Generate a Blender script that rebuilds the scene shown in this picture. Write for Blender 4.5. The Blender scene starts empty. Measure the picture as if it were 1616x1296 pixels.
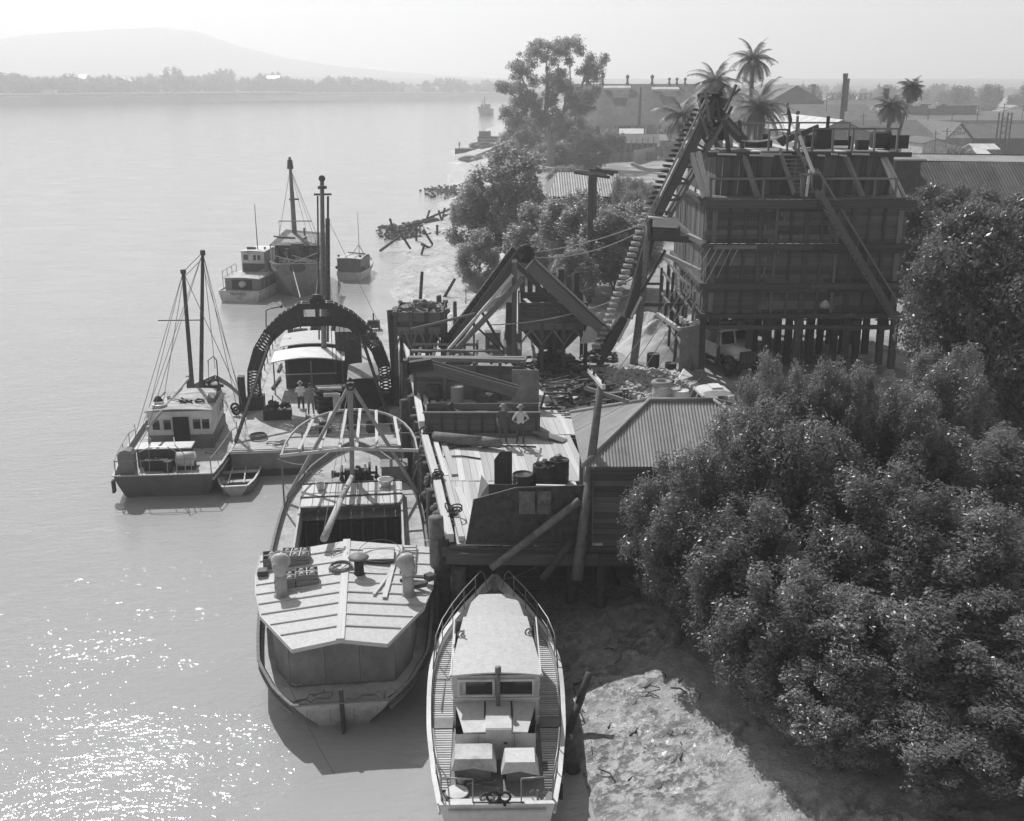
import bpy, math, random
import numpy as np
from mathutils import Vector, Matrix, Euler, noise
R = math.radians
random.seed(7); RNG = np.random.default_rng(7)
scene = bpy.context.scene
COL = scene.collection
# ------------------------------------------------------------------ camera
CAMH = 19.0; PITCH = R(17.0); FPX = 1700.0
cam_d = bpy.data.cameras.new('camera'); cam = bpy.data.objects.new('camera', cam_d); COL.objects.link(cam)
cam.location = (0, 0, CAMH); cam.rotation_euler = (R(90) - PITCH, 0, 0)
cam_d.sensor_width = 36.0; cam_d.lens = 36.0 * FPX / 1616.0
cam_d.clip_start = 0.3; cam_d.clip_end = 12000
scene.camera = cam
# ------------------------------------------------------------------ light
SUN_EL, SUN_AZ = R(45), R(-26)            # azimuth from +Y, negative = towards -X
sd = Vector((math.sin(SUN_AZ) * math.cos(SUN_EL), math.cos(SUN_AZ) * math.cos(SUN_EL), math.sin(SUN_EL)))
world = bpy.data.worlds.new('World'); scene.world = world; world.use_nodes = True
wn = world.node_tree; wn.nodes.clear()
wo = wn.nodes.new('ShaderNodeOutputWorld'); bg = wn.nodes.new('ShaderNodeBackground')
sky = wn.nodes.new('ShaderNodeTexSky'); sky.sky_type = 'NISHITA'; sky.sun_disc = False
sky.sun_elevation = SUN_EL; sky.sun_rotation = SUN_AZ
sky.air_density = 1.0; sky.dust_density = .5; sky.ozone_density = 1.0
bw = wn.nodes.new('ShaderNodeRGBToBW')    # black and white film
wn.links.new(sky.outputs[0], bw.inputs[0]); wn.links.new(bw.outputs[0], bg.inputs[0])
bg.inputs[1].default_value = 0.085
wn.links.new(bg.outputs[0], wo.inputs[0])
sun_d = bpy.data.lights.new('sun', 'SUN'); sun = bpy.data.objects.new('sun', sun_d); COL.objects.link(sun)
sun_d.energy = 3.7; sun_d.angle = R(0.53); sun_d.color = (1, 1, 1)
sun.rotation_euler = sd.to_track_quat('Z', 'Y').to_euler(); sun.location = (-100, 220, 200)
vs = scene.view_settings; vs.view_transform = 'Standard'; vs.look = 'None'; vs.gamma = 1; vs.use_curve_mapping = False
vs.exposure = 0.27
try:
    scene.cycles.max_bounces = 6; scene.cycles.diffuse_bounces = 3; scene.cycles.glossy_bounces = 3
    scene.cycles.volume_bounces = 1; scene.cycles.transmission_bounces = 4; scene.cycles.transparent_max_bounces = 6
    scene.cycles.use_denoising = True; scene.cycles.use_adaptive_sampling = True; scene.cycles.adaptive_threshold = 0.02
    scene.cycles.sample_clamp_indirect = 6
except Exception: pass

# ------------------------------------------------------------------ where a point of the photograph lies in the place
def ray(px, py):
    u = (px - 808) / FPX; v = (648 - py) / FPX
    return Vector((u, math.cos(PITCH) + v * math.sin(PITCH), -math.sin(PITCH) + v * math.cos(PITCH)))
def P(px, py, z=0.0):
    d = ray(px, py); t = (z - CAMH) / d.z; return Vector((d.x * t, d.y * t, z))
def PY(px, py, y):
    d = ray(px, py); t = y / d.y; return Vector((d.x * t, y, CAMH + d.z * t))

# ------------------------------------------------------------------ materials
MATS = {}
def mat(name, val, kind='plain', var=.25, scale=2.0, rough=.85, bump=.25, dirt=0., objvar=.12, metal=0., spec=.3, stripe=0., bdist=.02):
    if name in MATS: return MATS[name]
    m = bpy.data.materials.new(name); m.use_nodes = True; nt = m.node_tree; N = nt.nodes; L = nt.links
    b = N['Principled BSDF']; b.inputs['Roughness'].default_value = rough; b.inputs['Metallic'].default_value = metal
    b.inputs['Specular IOR Level'].default_value = spec
    tc = N.new('ShaderNodeTexCoord'); mp = N.new('ShaderNodeMapping'); L.new(tc.outputs['Object'], mp.inputs[0])
    if kind == 'wood': mp.inputs['Scale'].default_value = (scale * .8, scale * 5, scale * 5)       # pieces: unit bars, x = length
    elif kind == 'wood_z': mp.inputs['Scale'].default_value = (scale * 5, scale * 5, scale * .4)
    elif kind == 'wood_y': mp.inputs['Scale'].default_value = (scale * 6, scale * .5, scale * 6)
    else: mp.inputs['Scale'].default_value = (scale,) * 3
    oi = N.new('ShaderNodeObjectInfo')
    off = N.new('ShaderNodeVectorMath'); off.operation = 'ADD'
    mul = N.new('ShaderNodeMath'); mul.operation = 'MULTIPLY'; mul.inputs[1].default_value = 57.
    L.new(oi.outputs['Random'], mul.inputs[0]); L.new(mp.outputs[0], off.inputs[0]); L.new(mul.outputs[0], off.inputs[1])
    nz = N.new('ShaderNodeTexNoise'); nz.inputs['Scale'].default_value = 1; nz.inputs['Detail'].default_value = 6; nz.inputs['Roughness'].default_value = .68
    L.new(off.outputs[0], nz.inputs['Vector'])
    r1 = N.new('ShaderNodeMapRange'); r1.inputs[1].default_value = .3; r1.inputs[2].default_value = .7
    r1.inputs[3].default_value = 1 - var; r1.inputs[4].default_value = 1 + var; L.new(nz.outputs[0], r1.inputs[0])
    r2 = N.new('ShaderNodeMapRange'); r2.inputs[3].default_value = 1 - objvar; r2.inputs[4].default_value = 1 + objvar; L.new(oi.outputs['Random'], r2.inputs[0])
    m1 = N.new('ShaderNodeMath'); m1.operation = 'MULTIPLY'; L.new(r1.outputs[0], m1.inputs[0]); L.new(r2.outputs[0], m1.inputs[1])
    last = m1.outputs[0]
    if dirt > 0:                                               # stains with a shape of their own
        n2 = N.new('ShaderNodeTexNoise'); n2.inputs['Scale'].default_value = .9 if kind.startswith('wood') else scale * .45; n2.inputs['Detail'].default_value = 8; n2.inputs['Roughness'].default_value = .75
        L.new(tc.outputs['Object'], n2.inputs['Vector'])
        r3 = N.new('ShaderNodeMapRange'); r3.inputs[1].default_value = .46; r3.inputs[2].default_value = .62; r3.inputs[3].default_value = 1; r3.inputs[4].default_value = 1 - dirt
        L.new(n2.outputs[0], r3.inputs[0]); m3 = N.new('ShaderNodeMath'); m3.operation = 'MULTIPLY'; L.new(last, m3.inputs[0]); L.new(r3.outputs[0], m3.inputs[1]); last = m3.outputs[0]
    m2 = N.new('ShaderNodeMath'); m2.operation = 'MULTIPLY'; m2.inputs[1].default_value = val; m2.use_clamp = True; L.new(last, m2.inputs[0])
    L.new(m2.outputs[0], b.inputs['Base Color'])
    if bump > 0:
        bp = N.new('ShaderNodeBump'); bp.inputs['Strength'].default_value = bump; bp.inputs['Distance'].default_value = bdist
        L.new(nz.outputs[0], bp.inputs['Height']); L.new(bp.outputs[0], b.inputs['Normal'])
    MATS[name] = m; return m
M_white = mat('white_paint', .72, var=.08, scale=1.2, dirt=.25, rough=.45, bump=.1)
M_cream = mat('weathered_pale_paint', .55, var=.14, scale=2.5, dirt=.35, rough=.6, bump=.2)
M_deck = mat('pale_deck', .58, var=.16, scale=1.6, dirt=.35, rough=.8)
M_roofc = mat('canvas_roof_paint', .60, var=.12, scale=9, dirt=.10, rough=.75)
M_mid = mat('mid_grey_paint', .22, var=.15, scale=1.5, dirt=.3, rough=.55)
M_ply = mat('plywood_panel', .26, var=.25, scale=1.5, dirt=.3, rough=.7)
M_dark = mat('dark_paint', .07, var=.25, scale=2, dirt=.3, rough=.5)
M_black = mat('black_iron', .035, var=.4, scale=4, rough=.6, metal=.0)
M_rust = mat('rusty_iron', .075, var=.5, scale=5, dirt=.4, rough=.75)
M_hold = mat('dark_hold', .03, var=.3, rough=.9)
M_wood = mat('weathered_timber', .20, 'wood', var=.35, scale=2.2, rough=.9, bump=.6, objvar=.25)
M_woodm = mat('weathered_timber_joined', .18, var=.35, scale=5, rough=.9, bump=.5)
M_woodd = mat('dark_timber', .095, 'wood', var=.45, scale=2.4, rough=.85, bump=.6, objvar=.35)
M_bin = mat('bin_timber', .135, 'wood', var=.45, scale=2.4, rough=.85, bump=.6, objvar=.4)
M_wooddm = mat('dark_timber_joined', .075, var=.45, scale=5, rough=.85, bump=.5)
M_woodl = mat('bleached_timber', .60, 'wood', var=.22, scale=2.0, rough=.85, bump=.5, objvar=.2)
M_woodlm = mat('bleached_timber_joined', .45, var=.2, scale=4, rough=.85)
M_spar = mat('varnished_spar', .30, var=.2, scale=3, rough=.5, bump=.1)
M_glass = mat('window_glass', .03, var=.1, rough=.08, bump=0, spec=.7)
M_rope = mat('rope', .22, var=.3, scale=20, rough=.95)
M_ropel = mat('pale_rope', .45, var=.2, scale=20, rough=.95)
M_steel = mat('galvanised_steel', .34, var=.15, scale=1.6, dirt=.2, rough=.42, metal=.35, bump=.1)
M_corr = mat('corrugated_iron', .30, var=.14, scale=.9, dirt=.22, rough=.55, metal=.0, bump=.05)
M_corrd = mat('old_corrugated_iron', .115, var=.2, scale=.8, dirt=.35, rough=.7, bump=.05)
M_sand = mat('sand', .48, var=.15, scale=3, rough=.95, bump=.5, bdist=.05)
M_conc = mat('concrete', .33, var=.2, scale=2, rough=.9)
M_brick = mat('brickwork', .15, var=.15, scale=.5, dirt=.25, rough=.9)
M_tyre = mat('rubber', .035, var=.2, rough=.85)
M_skin = mat('skin', .35, var=.05, rough=.6, bump=0)
M_shirt = mat('white_shirt', .75, var=.05, rough=.9, bump=0)
M_shirtd = mat('dark_shirt', .10, var=.1, rough=.9, bump=0)
M_shirtm = mat('grey_shirt', .30, var=.1, rough=.9, bump=0)
M_trous = mat('dark_trousers', .09, var=.1, rough=.9, bump=0)
M_hat = mat('felt_hat', .30, var=.1, rough=.9, bump=0)
M_chrome = mat('headlamp_glass', .6, var=.05, rough=.2, bump=0, spec=.8)
M_bark = mat('bark', .16, var=.35, scale=4, rough=.95, bump=.6)
M_barkl = mat('smooth_gum_bark', .36, var=.3, scale=2, rough=.9, bump=.3)
def leafmat(name, val, rough=.45, var=.35, mixk=.42, cap=.34):
    m = mat(name, val, var=var, scale=.55, rough=rough, bump=0, spec=.5, objvar=.2)
    N = m.node_tree.nodes; L = m.node_tree.links; b = N['Principled BSDF']; t = N.new('ShaderNodeBsdfTranslucent'); t.inputs[0].default_value = (min(val * 2.4, cap),) * 3 + (1,)
    mx = N.new('ShaderNodeMixShader'); mx.inputs[0].default_value = mixk; L.new(b.outputs[0], mx.inputs[1]); L.new(t.outputs[0], mx.inputs[2]); L.new(mx.outputs[0], N['Material Output'].inputs[0])
    return m
M_leaf = leafmat('mangrove_leaf', .20, .34)
M_leafb = leafmat('pale_bush_leaf', .26, .4, mixk=.6, cap=.5)
M_leaf2 = leafmat('grey_green_leaf', .16, .5, mixk=.5, cap=.42)
M_leafd = leafmat('fig_leaf', .10, .36)
M_leafp = leafmat('pale_flowering_leaf', .24, .5)
M_palm = leafmat('palm_frond', .14, .45)
M_farleaf = leafmat('distant_leaf', .07, .8)

# ------------------------------------------------------------------ mesh building
def basis(d, up=(0, 0, 1)):
    d = Vector(d).normalized(); up = Vector(up)
    if abs(d.dot(up)) > .999: up = Vector((0, 1, 0))
    x = d.cross(up).normalized(); z = x.cross(d).normalized(); return d, x, z
class MB:
    def __init__(s): s.v = []; s.f = []
    def add(s, vs_, fs_):
        n = len(s.v); s.v.extend(tuple(v) for v in vs_); s.f.extend(tuple(i + n for i in f) for f in fs_)
    def box(s, c, size, rz=0., rx=0., ry=0.):
        sx, sy, sz = [k / 2 for k in size]; e = Euler((rx, ry, rz)).to_matrix(); c = Vector(c)
        s.add([c + e @ Vector((i * sx, j * sy, k * sz)) for i in (-1, 1) for j in (-1, 1) for k in (-1, 1)],
              [(0, 1, 3, 2), (4, 6, 7, 5), (0, 4, 5, 1), (2, 3, 7, 6), (0, 2, 6, 4), (1, 5, 7, 3)]); return s
    def bar(s, a, b, w, h=None, up=(0, 0, 1)):
        h = h or w; a = Vector(a); b = Vector(b); d, x, z = basis(b - a, up)
        s.add([p + x * i * w / 2 + z * k * h / 2 for p in (a, b) for i in (-1, 1) for k in (-1, 1)],
              [(0, 1, 3, 2), (4, 6, 7, 5), (0, 4, 5, 1), (2, 3, 7, 6), (0, 2, 6, 4), (1, 5, 7, 3)]); return s
    def tube(s, a, b, r0, r1=None, n=8, caps=True):
        r1 = r0 if r1 is None else r1; a = Vector(a); b = Vector(b); d, x, z = basis(b - a)
        vs_ = []
        for p, r in ((a, r0), (b, r1)):
            for i in range(n):
                t = 2 * math.pi * i / n; vs_.append(p + (x * math.cos(t) + z * math.sin(t)) * r)
        fs_ = [(i, (i + 1) % n, n + (i + 1) % n, n + i) for i in range(n)]
        if caps: fs_ += [tuple(range(n))[::-1], tuple(range(n, 2 * n))]
        s.add(vs_, fs_); return s
    def path(s, pts, r, n=5, closed=False):
        pts = [Vector(p) for p in pts]; k = len(pts); rr = r if isinstance(r, (list, tuple)) else [r] * k; vs_ = []
        for i, p in enumerate(pts):
            a = pts[(i - 1) % k] if (closed or i) else p; b = pts[(i + 1) % k] if (closed or i < k - 1) else p
            d, x, z = basis(b - a)
            for j in range(n):
                t = 2 * math.pi * j / n; vs_.append(p + (x * math.cos(t) + z * math.sin(t)) * rr[i])
        fs_ = []
        for i in range(k if closed else k - 1):
            a = i * n; b = ((i + 1) % k) * n
            for j in range(n): fs_.append((a + j, a + (j + 1) % n, b + (j + 1) % n, b + j))
        if not closed: fs_ += [tuple(range(n))[::-1], tuple(range((k - 1) * n, k * n))]
        s.add(vs_, fs_); return s
    def cable(s, a, b, sag=.3, r=.012, n=4, k=10):
        a = Vector(a); b = Vector(b)
        return s.path([a.lerp(b, i / k) - Vector((0, 0, sag * 4 * (i / k) * (1 - i / k))) for i in range(k + 1)], r, n)
    def lathe(s, c, prof, n=14, axis=None):
        c = Vector(c); vs_ = []; e = axis.to_matrix() if axis else Matrix.Identity(3)
        for r, z in prof:
            for i in range(n):
                t = 2 * math.pi * i / n; vs_.append(c + e @ Vector((r * math.cos(t), r * math.sin(t), z)))
        k = len(prof); fs_ = [(a * n + i, a * n + (i + 1) % n, (a + 1) * n + (i + 1) % n, (a + 1) * n + i) for a in range(k - 1) for i in range(n)]
        fs_ += [tuple(range(n))[::-1], tuple(range((k - 1) * n, k * n))]
        s.add(vs_, fs_); return s
    def ball(s, c, r, n=8, sc=(1, 1, 1)):
        m = n // 2 + 1; prof = []
        c = Vector(c); vs_ = []
        for j in range(m + 1):
            ph = math.pi * j / m
            for i in range(n):
                t = 2 * math.pi * i / n
                vs_.append(c + Vector((math.sin(ph) * math.cos(t) * r * sc[0], math.sin(ph) * math.sin(t) * r * sc[1], -math.cos(ph) * r * sc[2])))
        s.add(vs_, [(a * n + i, a * n + (i + 1) % n, (a + 1) * n + (i + 1) % n, (a + 1) * n + i) for a in range(m) for i in range(n)]); return s
    def prism(s, pts, z0, z1):
        n = len(pts); vs_ = [(p[0], p[1], z0 if not callable(z0) else z0(p)) for p in pts] + [(p[0], p[1], z1 if not callable(z1) else z1(p)) for p in pts]
        s.add(vs_, [tuple(range(n))[::-1], tuple(range(n, 2 * n))] + [(i, (i + 1) % n, n + (i + 1) % n, n + i) for i in range(n)]); return s
    def poly(s, pts, th=0.):
        pts = [Vector(p) for p in pts]; n = len(pts)
        if th == 0: s.add(pts, [tuple(range(n))]); return s
        nn = (pts[1] - pts[0]).cross(pts[2] - pts[1]).normalized() * th
        s.add(pts + [p - nn for p in pts], [tuple(range(n)), tuple(range(n, 2 * n))[::-1]] + [(i, n + i, n + (i + 1) % n, (i + 1) % n) for i in range(n)]); return s
    def torus(s, c, R_, r, n=16, m=6, axis=None, sq=1.):
        c = Vector(c); e = axis.to_matrix() if axis else Matrix.Identity(3); vs_ = []
        for i in range(n):
            t = 2 * math.pi * i / n
            for j in range(m):
                q = 2 * math.pi * j / m; rr = R_ + r * math.cos(q); vs_.append(c + e @ Vector((rr * math.cos(t), rr * math.sin(t), r * sq * math.sin(q))))
        s.add(vs_, [(i * m + j, ((i + 1) % n) * m + j, ((i + 1) % n) * m + (j + 1) % m, i * m + (j + 1) % m) for i in range(n) for j in range(m)]); return s
    def build(s, name, m, parent=None, smooth=False, label=None):
        off = OFF.get(parent.name, None) if parent is not None else None
        me = bpy.data.meshes.new(name)
        vv = [(v[0] - off[0], v[1] - off[1], v[2] - off[2]) for v in s.v] if off is not None else s.v
        me.from_pydata(vv, [], s.f); me.materials.append(m)
        if smooth: me.polygons.foreach_set('use_smooth', [True] * len(me.polygons))
        me.update()
        return link(name, me, parent, label)
OFF = {}
def link(name, me, parent=None, label=None):
    o = bpy.data.objects.new(name, me); COL.objects.link(o)
    if parent is not None:
        o.parent = parent
        if parent.name in OFF: OFF[o.name] = OFF[parent.name]
    if label: o['label'] = label
    return o
def thing(name, label, cat, loc=(0, 0, 0), rz=0., group=None, w=False, scale=1.):
    """An Empty at the thing's base; w=True: its parts are given in place (world) coordinates."""
    o = bpy.data.objects.new(name, None); COL.objects.link(o); o.location = loc; o.rotation_euler = (0, 0, rz); o.scale = (scale,) * 3
    o.empty_display_size = .3; o['label'] = label; o['category'] = cat
    if group: o['group'] = group
    if w: OFF[o.name] = Vector(loc)
    return o
def tag(o, label, cat, group=None):
    o['label'] = label; o['category'] = cat
    if group: o['group'] = group
    return o
def struct(o): o['kind'] = 'structure'; return o
def stuff(o): o['kind'] = 'stuff'; return o
def single(mb, name, m, label, cat, group=None, smooth=False, loc=None, rz=0.):
    """A thing that is one mesh; its origin is put at its own base when loc is given (verts then local)."""
    if loc is None:
        vs_ = mb.v; c = Vector((sum(v[0] for v in vs_) / len(vs_), sum(v[1] for v in vs_) / len(vs_), min(v[2] for v in vs_)))
        mb.v = [(v[0] - c.x, v[1] - c.y, v[2] - c.z) for v in vs_]; loc = c
    o = mb.build(name, m, None, smooth); o.location = loc; o.rotation_euler = (0, 0, rz)
    return tag(o, label, cat, group)
def copy_tree(o, parent=None, loc=None, rz=None, scale=None, label=None, group=None):
    c = o.copy(); COL.objects.link(c); c.parent = parent
    if loc is not None: c.location = loc
    if rz is not None: c.rotation_euler = (c.rotation_euler[0], c.rotation_euler[1], rz)
    if scale is not None: c.scale = scale if hasattr(scale, '__len__') else (scale,) * 3
    if label: c['label'] = label
    if group: c['group'] = group
    for ch in list(o.children): copy_tree(ch, c)
    return c
_unit = {}
def unit_bar(m):
    if m.name not in _unit:
        me = bpy.data.meshes.new('board')
        v = [(i * .5, j * .5, k * .5) for i in (-1, 1) for j in (-1, 1) for k in (-1, 1)]
        me.from_pydata(v, [], [(0, 1, 3, 2), (4, 6, 7, 5), (0, 4, 5, 1), (2, 3, 7, 6), (0, 2, 6, 4), (1, 5, 7, 3)]); me.materials.append(m); _unit[m.name] = me
    return _unit[m.name]
def piece(name, parent, m, a, b, w, h, up=(0, 0, 1), jit=0.):
    """One board, plank or beam from a to b: an object of its own on a shared mesh."""
    a = Vector(a); b = Vector(b)
    if parent is not None and parent.name in OFF: a = a - OFF[parent.name]; b = b - OFF[parent.name]
    d, x, z = basis(b - a, up); L_ = (b - a).length; c = (a + b) / 2
    if jit: c = c + z * random.uniform(-jit, jit); z = (z + x * random.uniform(-jit, jit) * .6).normalized(); x = d.cross(z).normalized()
    o = bpy.data.objects.new(name, unit_bar(m)); COL.objects.link(o); o.parent = parent
    mt = Matrix(((d.x * L_, x.x * w, z.x * h, c.x), (d.y * L_, x.y * w, z.y * h, c.y), (d.z * L_, x.z * w, z.z * h, c.z), (0, 0, 0, 1)))
    o.matrix_local = mt
    return o
def sheet_roof(parent, m, A, B, C, D, pitch=.115, amp=.022, sheet=.82, name='roof_sheet', th=.01, k=4):
    """Corrugated sheets over the panel A-B (eave), C-D (top; C above B, D above A). One object per sheet."""
    A, B, C, D = map(Vector, (A, B, C, D)); L_ = (B - A).length; eu = (B - A) / L_
    n = (B - A).cross(D - A)
    if n.length < 1e-6: n = (B - A).cross(C - A)
    n.normalize(); ev = n.cross(eu).normalized()
    if n.z < 0: n = -n
    du, dv = (D - A).dot(eu), (D - A).dot(ev); cu, cv = (C - A).dot(eu), (C - A).dot(ev)
    if dv < 0: ev = -ev; dv = -dv; cv = -cv
    def top(u):
        if u < du - 1e-6: return dv * max(u, 0) / du
        if u > cu + 1e-6: return cv * (L_ - u) / (L_ - cu)
        return dv if abs(cu - du) < 1e-6 else dv + (cv - dv) * (u - du) / (cu - du)
    u0 = 0.
    while u0 < L_ - .01:
        u1 = min(u0 + sheet, L_); mb = MB(); steps = max(2, int((u1 - u0) / (pitch / k))); vs_ = []; rise = random.uniform(0, .008)
        for i in range(steps + 1):
            u = u0 + (u1 - u0) * i / steps; hh = amp * math.cos(2 * math.pi * u / pitch) + rise; t = max(top(u), .02)
            p0 = A + eu * u + n * hh; p1 = p0 + ev * t; vs_ += [p0, p1]
        fs_ = [(2 * i, 2 * i + 2, 2 * i + 3, 2 * i + 1) for i in range(steps)]
        mb.add(vs_, fs_); mb.build(name, m, parent, smooth=True); u0 = u1
def textobj(body, parent, m, loc, size, rot, name='lettering', ext=.01, align='CENTER', sx=1.):
    cu = bpy.data.curves.new(name, 'FONT'); cu.body = body; cu.size = size; cu.extrude = ext; cu.align_x = align; cu.resolution_u = 2
    cu.materials.append(m); o = bpy.data.objects.new(name, cu); COL.objects.link(o); o.parent = parent
    l = Vector(loc)
    if parent is not None and parent.name in OFF: l = l - OFF[parent.name]
    o.parent = None; bpy.context.view_layer.update(); me = bpy.data.meshes.new_from_object(o.evaluated_get(bpy.context.evaluated_depsgraph_get())); bpy.data.objects.remove(o)
    if not me.materials: me.materials.append(m)
    o = bpy.data.objects.new(name, me); COL.objects.link(o); o.parent = parent
    o.location = l; o.rotation_euler = rot; o.scale = (sx, 1, 1); return o
def drum(mb_r=.29, h=.88):
    mb = MB(); pr = [(mb_r * .97, 0), (mb_r, .02), (mb_r, .28 * h / .88), (mb_r * 1.03, .30 * h / .88), (mb_r, .32 * h / .88), (mb_r, .57 * h / .88), (mb_r * 1.03, .59 * h / .88), (mb_r, .61 * h / .88), (mb_r, h - .02), (mb_r * .97, h), (mb_r * .92, h), (mb_r * .92, h - .025)]
    mb.lathe((0, 0, 0), pr, 16); return mb
def coil(c, r=.3, k=4, th=.02):
    mb = MB()
    for i in range(k):
        mb.torus(Vector(c) + Vector((random.uniform(-.02, .02), random.uniform(-.02, .02), th + i * th * 1.3)), r * random.uniform(.85, 1.05), th, 18, 5)
    return mb

# ------------------------------------------------------------------ hulls
def curve(pts, t):
    for i in range(len(pts) - 1):
        a, b = pts[i], pts[i + 1]
        if t <= b[0] + 1e-9:
            f = (t - a[0]) / (b[0] - a[0]); 
            # smooth (catmull)
            p0 = pts[i - 1][1] if i else a[1] - (b[1] - a[1]); p3 = pts[i + 2][1] if i + 2 < len(pts) else b[1] + (b[1] - a[1])
            return .5 * (2 * a[1] + (-p0 + b[1]) * f + (2 * p0 - 5 * a[1] + 4 * b[1] - p3) * f * f + (-p0 + 3 * a[1] - 3 * b[1] + p3) * f ** 3)
    return pts[-1][1]
class Hull:
    """y from the stern (0) to the bow (L). deck half beam, waterline factor, sheer, deck height as curves over t."""
    def __init__(s, L_, beam, wl, sheer, deck, rake=0., n=26, srake=0., keel=-.5, y0=0.):
        s.L = L_; s.beam = beam; s.wl = wl; s.sheer = sheer; s.deck = deck; s.rake = rake; s.n = n; s.srake = srake; s.keel = keel; s.y0 = y0
    def hb(s, y): return max(curve(s.beam, min(max(y / s.L, 0), 1)), 0.0)
    def sz(s, y): return curve(s.sheer, min(max(y / s.L, 0), 1))
    def dz(s, y): return curve(s.deck, min(max(y / s.L, 0), 1))
    def yy(s, t, z):
        sh = curve(s.sheer, t); k = (z - s.keel) / (sh - s.keel)
        return s.y0 + t * s.L + s.rake * (k - 1) * t ** 4 - s.srake * (k - 1) * (1 - t) ** 6
    def build(s, parent, m_hull, m_in, m_deck, m_gun, gun=.1, bulw=.06, m_low=None, name='hull', strake=True, hole=None):
        mb = MB(); low = MB(); dk = MB(); inn = MB(); n = s.n; prev = None
        ts = [i / n for i in range(n)] + [1 - .35 / n, 1.0]
        rows = []
        for t in ts:
            hb = max(curve(s.beam, t), .02); wf = curve(s.wl, t); sh = curve(s.sheer, t); dz = curve(s.deck, t); hw = hb * wf
            ring = [(0.0, s.keel), (hw * .75, s.keel + .12), (hw, .12), (hw + (hb - hw) * .6, .12 + (sh - .12) * .5), (hb, sh)]
            rows.append([Vector((x, s.yy(t, z), z)) for x, z in ring])
        for side in (1, -1):
            vs_ = [Vector((p.x * side, p.y, p.z)) for r in rows for p in r]; k = 5
            up_, lo_ = [], []
            for i in range(len(rows) - 1):
                for j in range(k - 1):
                    f = (i * k + j, (i + 1) * k + j, (i + 1) * k + j + 1, i * k + j + 1)
                    if side < 0: f = f[::-1]
                    (lo_ if j < 2 and m_low else up_).append(f)
            mb.add(vs_, up_)
            if lo_: low.add(vs_, lo_)
        r = rows[0]                                                # transom
        (mb).add([Vector((-p.x, p.y, p.z)) for p in r] + [p.copy() for p in r], [tuple(range(5)) + tuple(range(9, 4, -1))])
        gl, gr = [], []
        for i in range(len(ts) - 1):
            a, b = ts[i], ts[i + 1]
            def q(t, side, z_, ins):
                hb = max(curve(s.beam, t) - ins, .01); return Vector((side * hb, s.yy(t, z_) - (ins if t > .97 else 0) + (ins if t < .01 else 0), z_))
            da, db_ = curve(s.deck, a), curve(s.deck, b)
            if hole and hole[1] < s.y0 + (a + b) / 2 * s.L < hole[2]:
                for sd_ in (-1, 1):
                    dk.add([Vector((sd_ * hole[0], q(a, 1, da, 0).y, da)), q(a, sd_, da, bulw * .5), q(b, sd_, db_, bulw * .5), Vector((sd_ * hole[0], q(b, 1, db_, 0).y, db_))], [(0, 1, 2, 3)])
            else: dk.add([q(a, -1, da, bulw * .5), q(a, 1, da, bulw * .5), q(b, 1, db_, bulw * .5), q(b, -1, db_, bulw * .5)], [(0, 1, 2, 3)])
            for side in (1, -1):
                sa, sb = curve(s.sheer, a), curve(s.sheer, b)
                if sa - da > .05:
                    inn.add([q(a, side, da, bulw), q(b, side, db_, bulw), q(b, side, sb - .01, bulw), q(a, side, sa - .01, bulw)], [(0, 1, 2, 3)])
        for t in ts:
            hb = max(curve(s.beam, t), .02); sh = curve(s.sheer, t); y = s.yy(t, sh); gl.append((-hb, y, sh)); gr.append((hb, y, sh))
        h = mb.build(name, m_hull, parent)
        h.data.polygons.foreach_set('use_smooth', [len(p.vertices) == 4 for p in h.data.polygons])
        if low.v: low.build('bottom_paint', m_low, parent, True)
        dk.build('deck', m_deck, parent)
        if inn.f:
            z0, z1 = curve(s.deck, 0), curve(s.sheer, 0); hb = curve(s.beam, 0) - bulw
            inn.add([(-hb, bulw + s.yy(0, z0), z0), (hb, bulw + s.yy(0, z0), z0), (hb, bulw + s.yy(0, z1), z1 - .01), (-hb, bulw + s.yy(0, z1), z1 - .01)], [(0, 1, 2, 3)])
            inn.build('bulwark', m_in, parent)
        g = MB()
        for line in (gl, gr):
            for i in range(len(line) - 1): g.bar(line[i], line[i + 1], gun, gun * .45)
        g.bar(gl[0], gr[0], gun, gun * .45)
        g.build('gunwale', m_gun, parent)
        if strake:
            g = MB()
            for line in (gl, gr):
                for i in range(len(line) - 1):
                    a, b = Vector(line[i]), Vector(line[i + 1]); a.z -= .28; b.z -= .28; a.x *= .995; b.x *= .995; g.bar(a, b, .07, .09)
            g.build('rubbing_strake', m_gun, parent)
        return h
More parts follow.
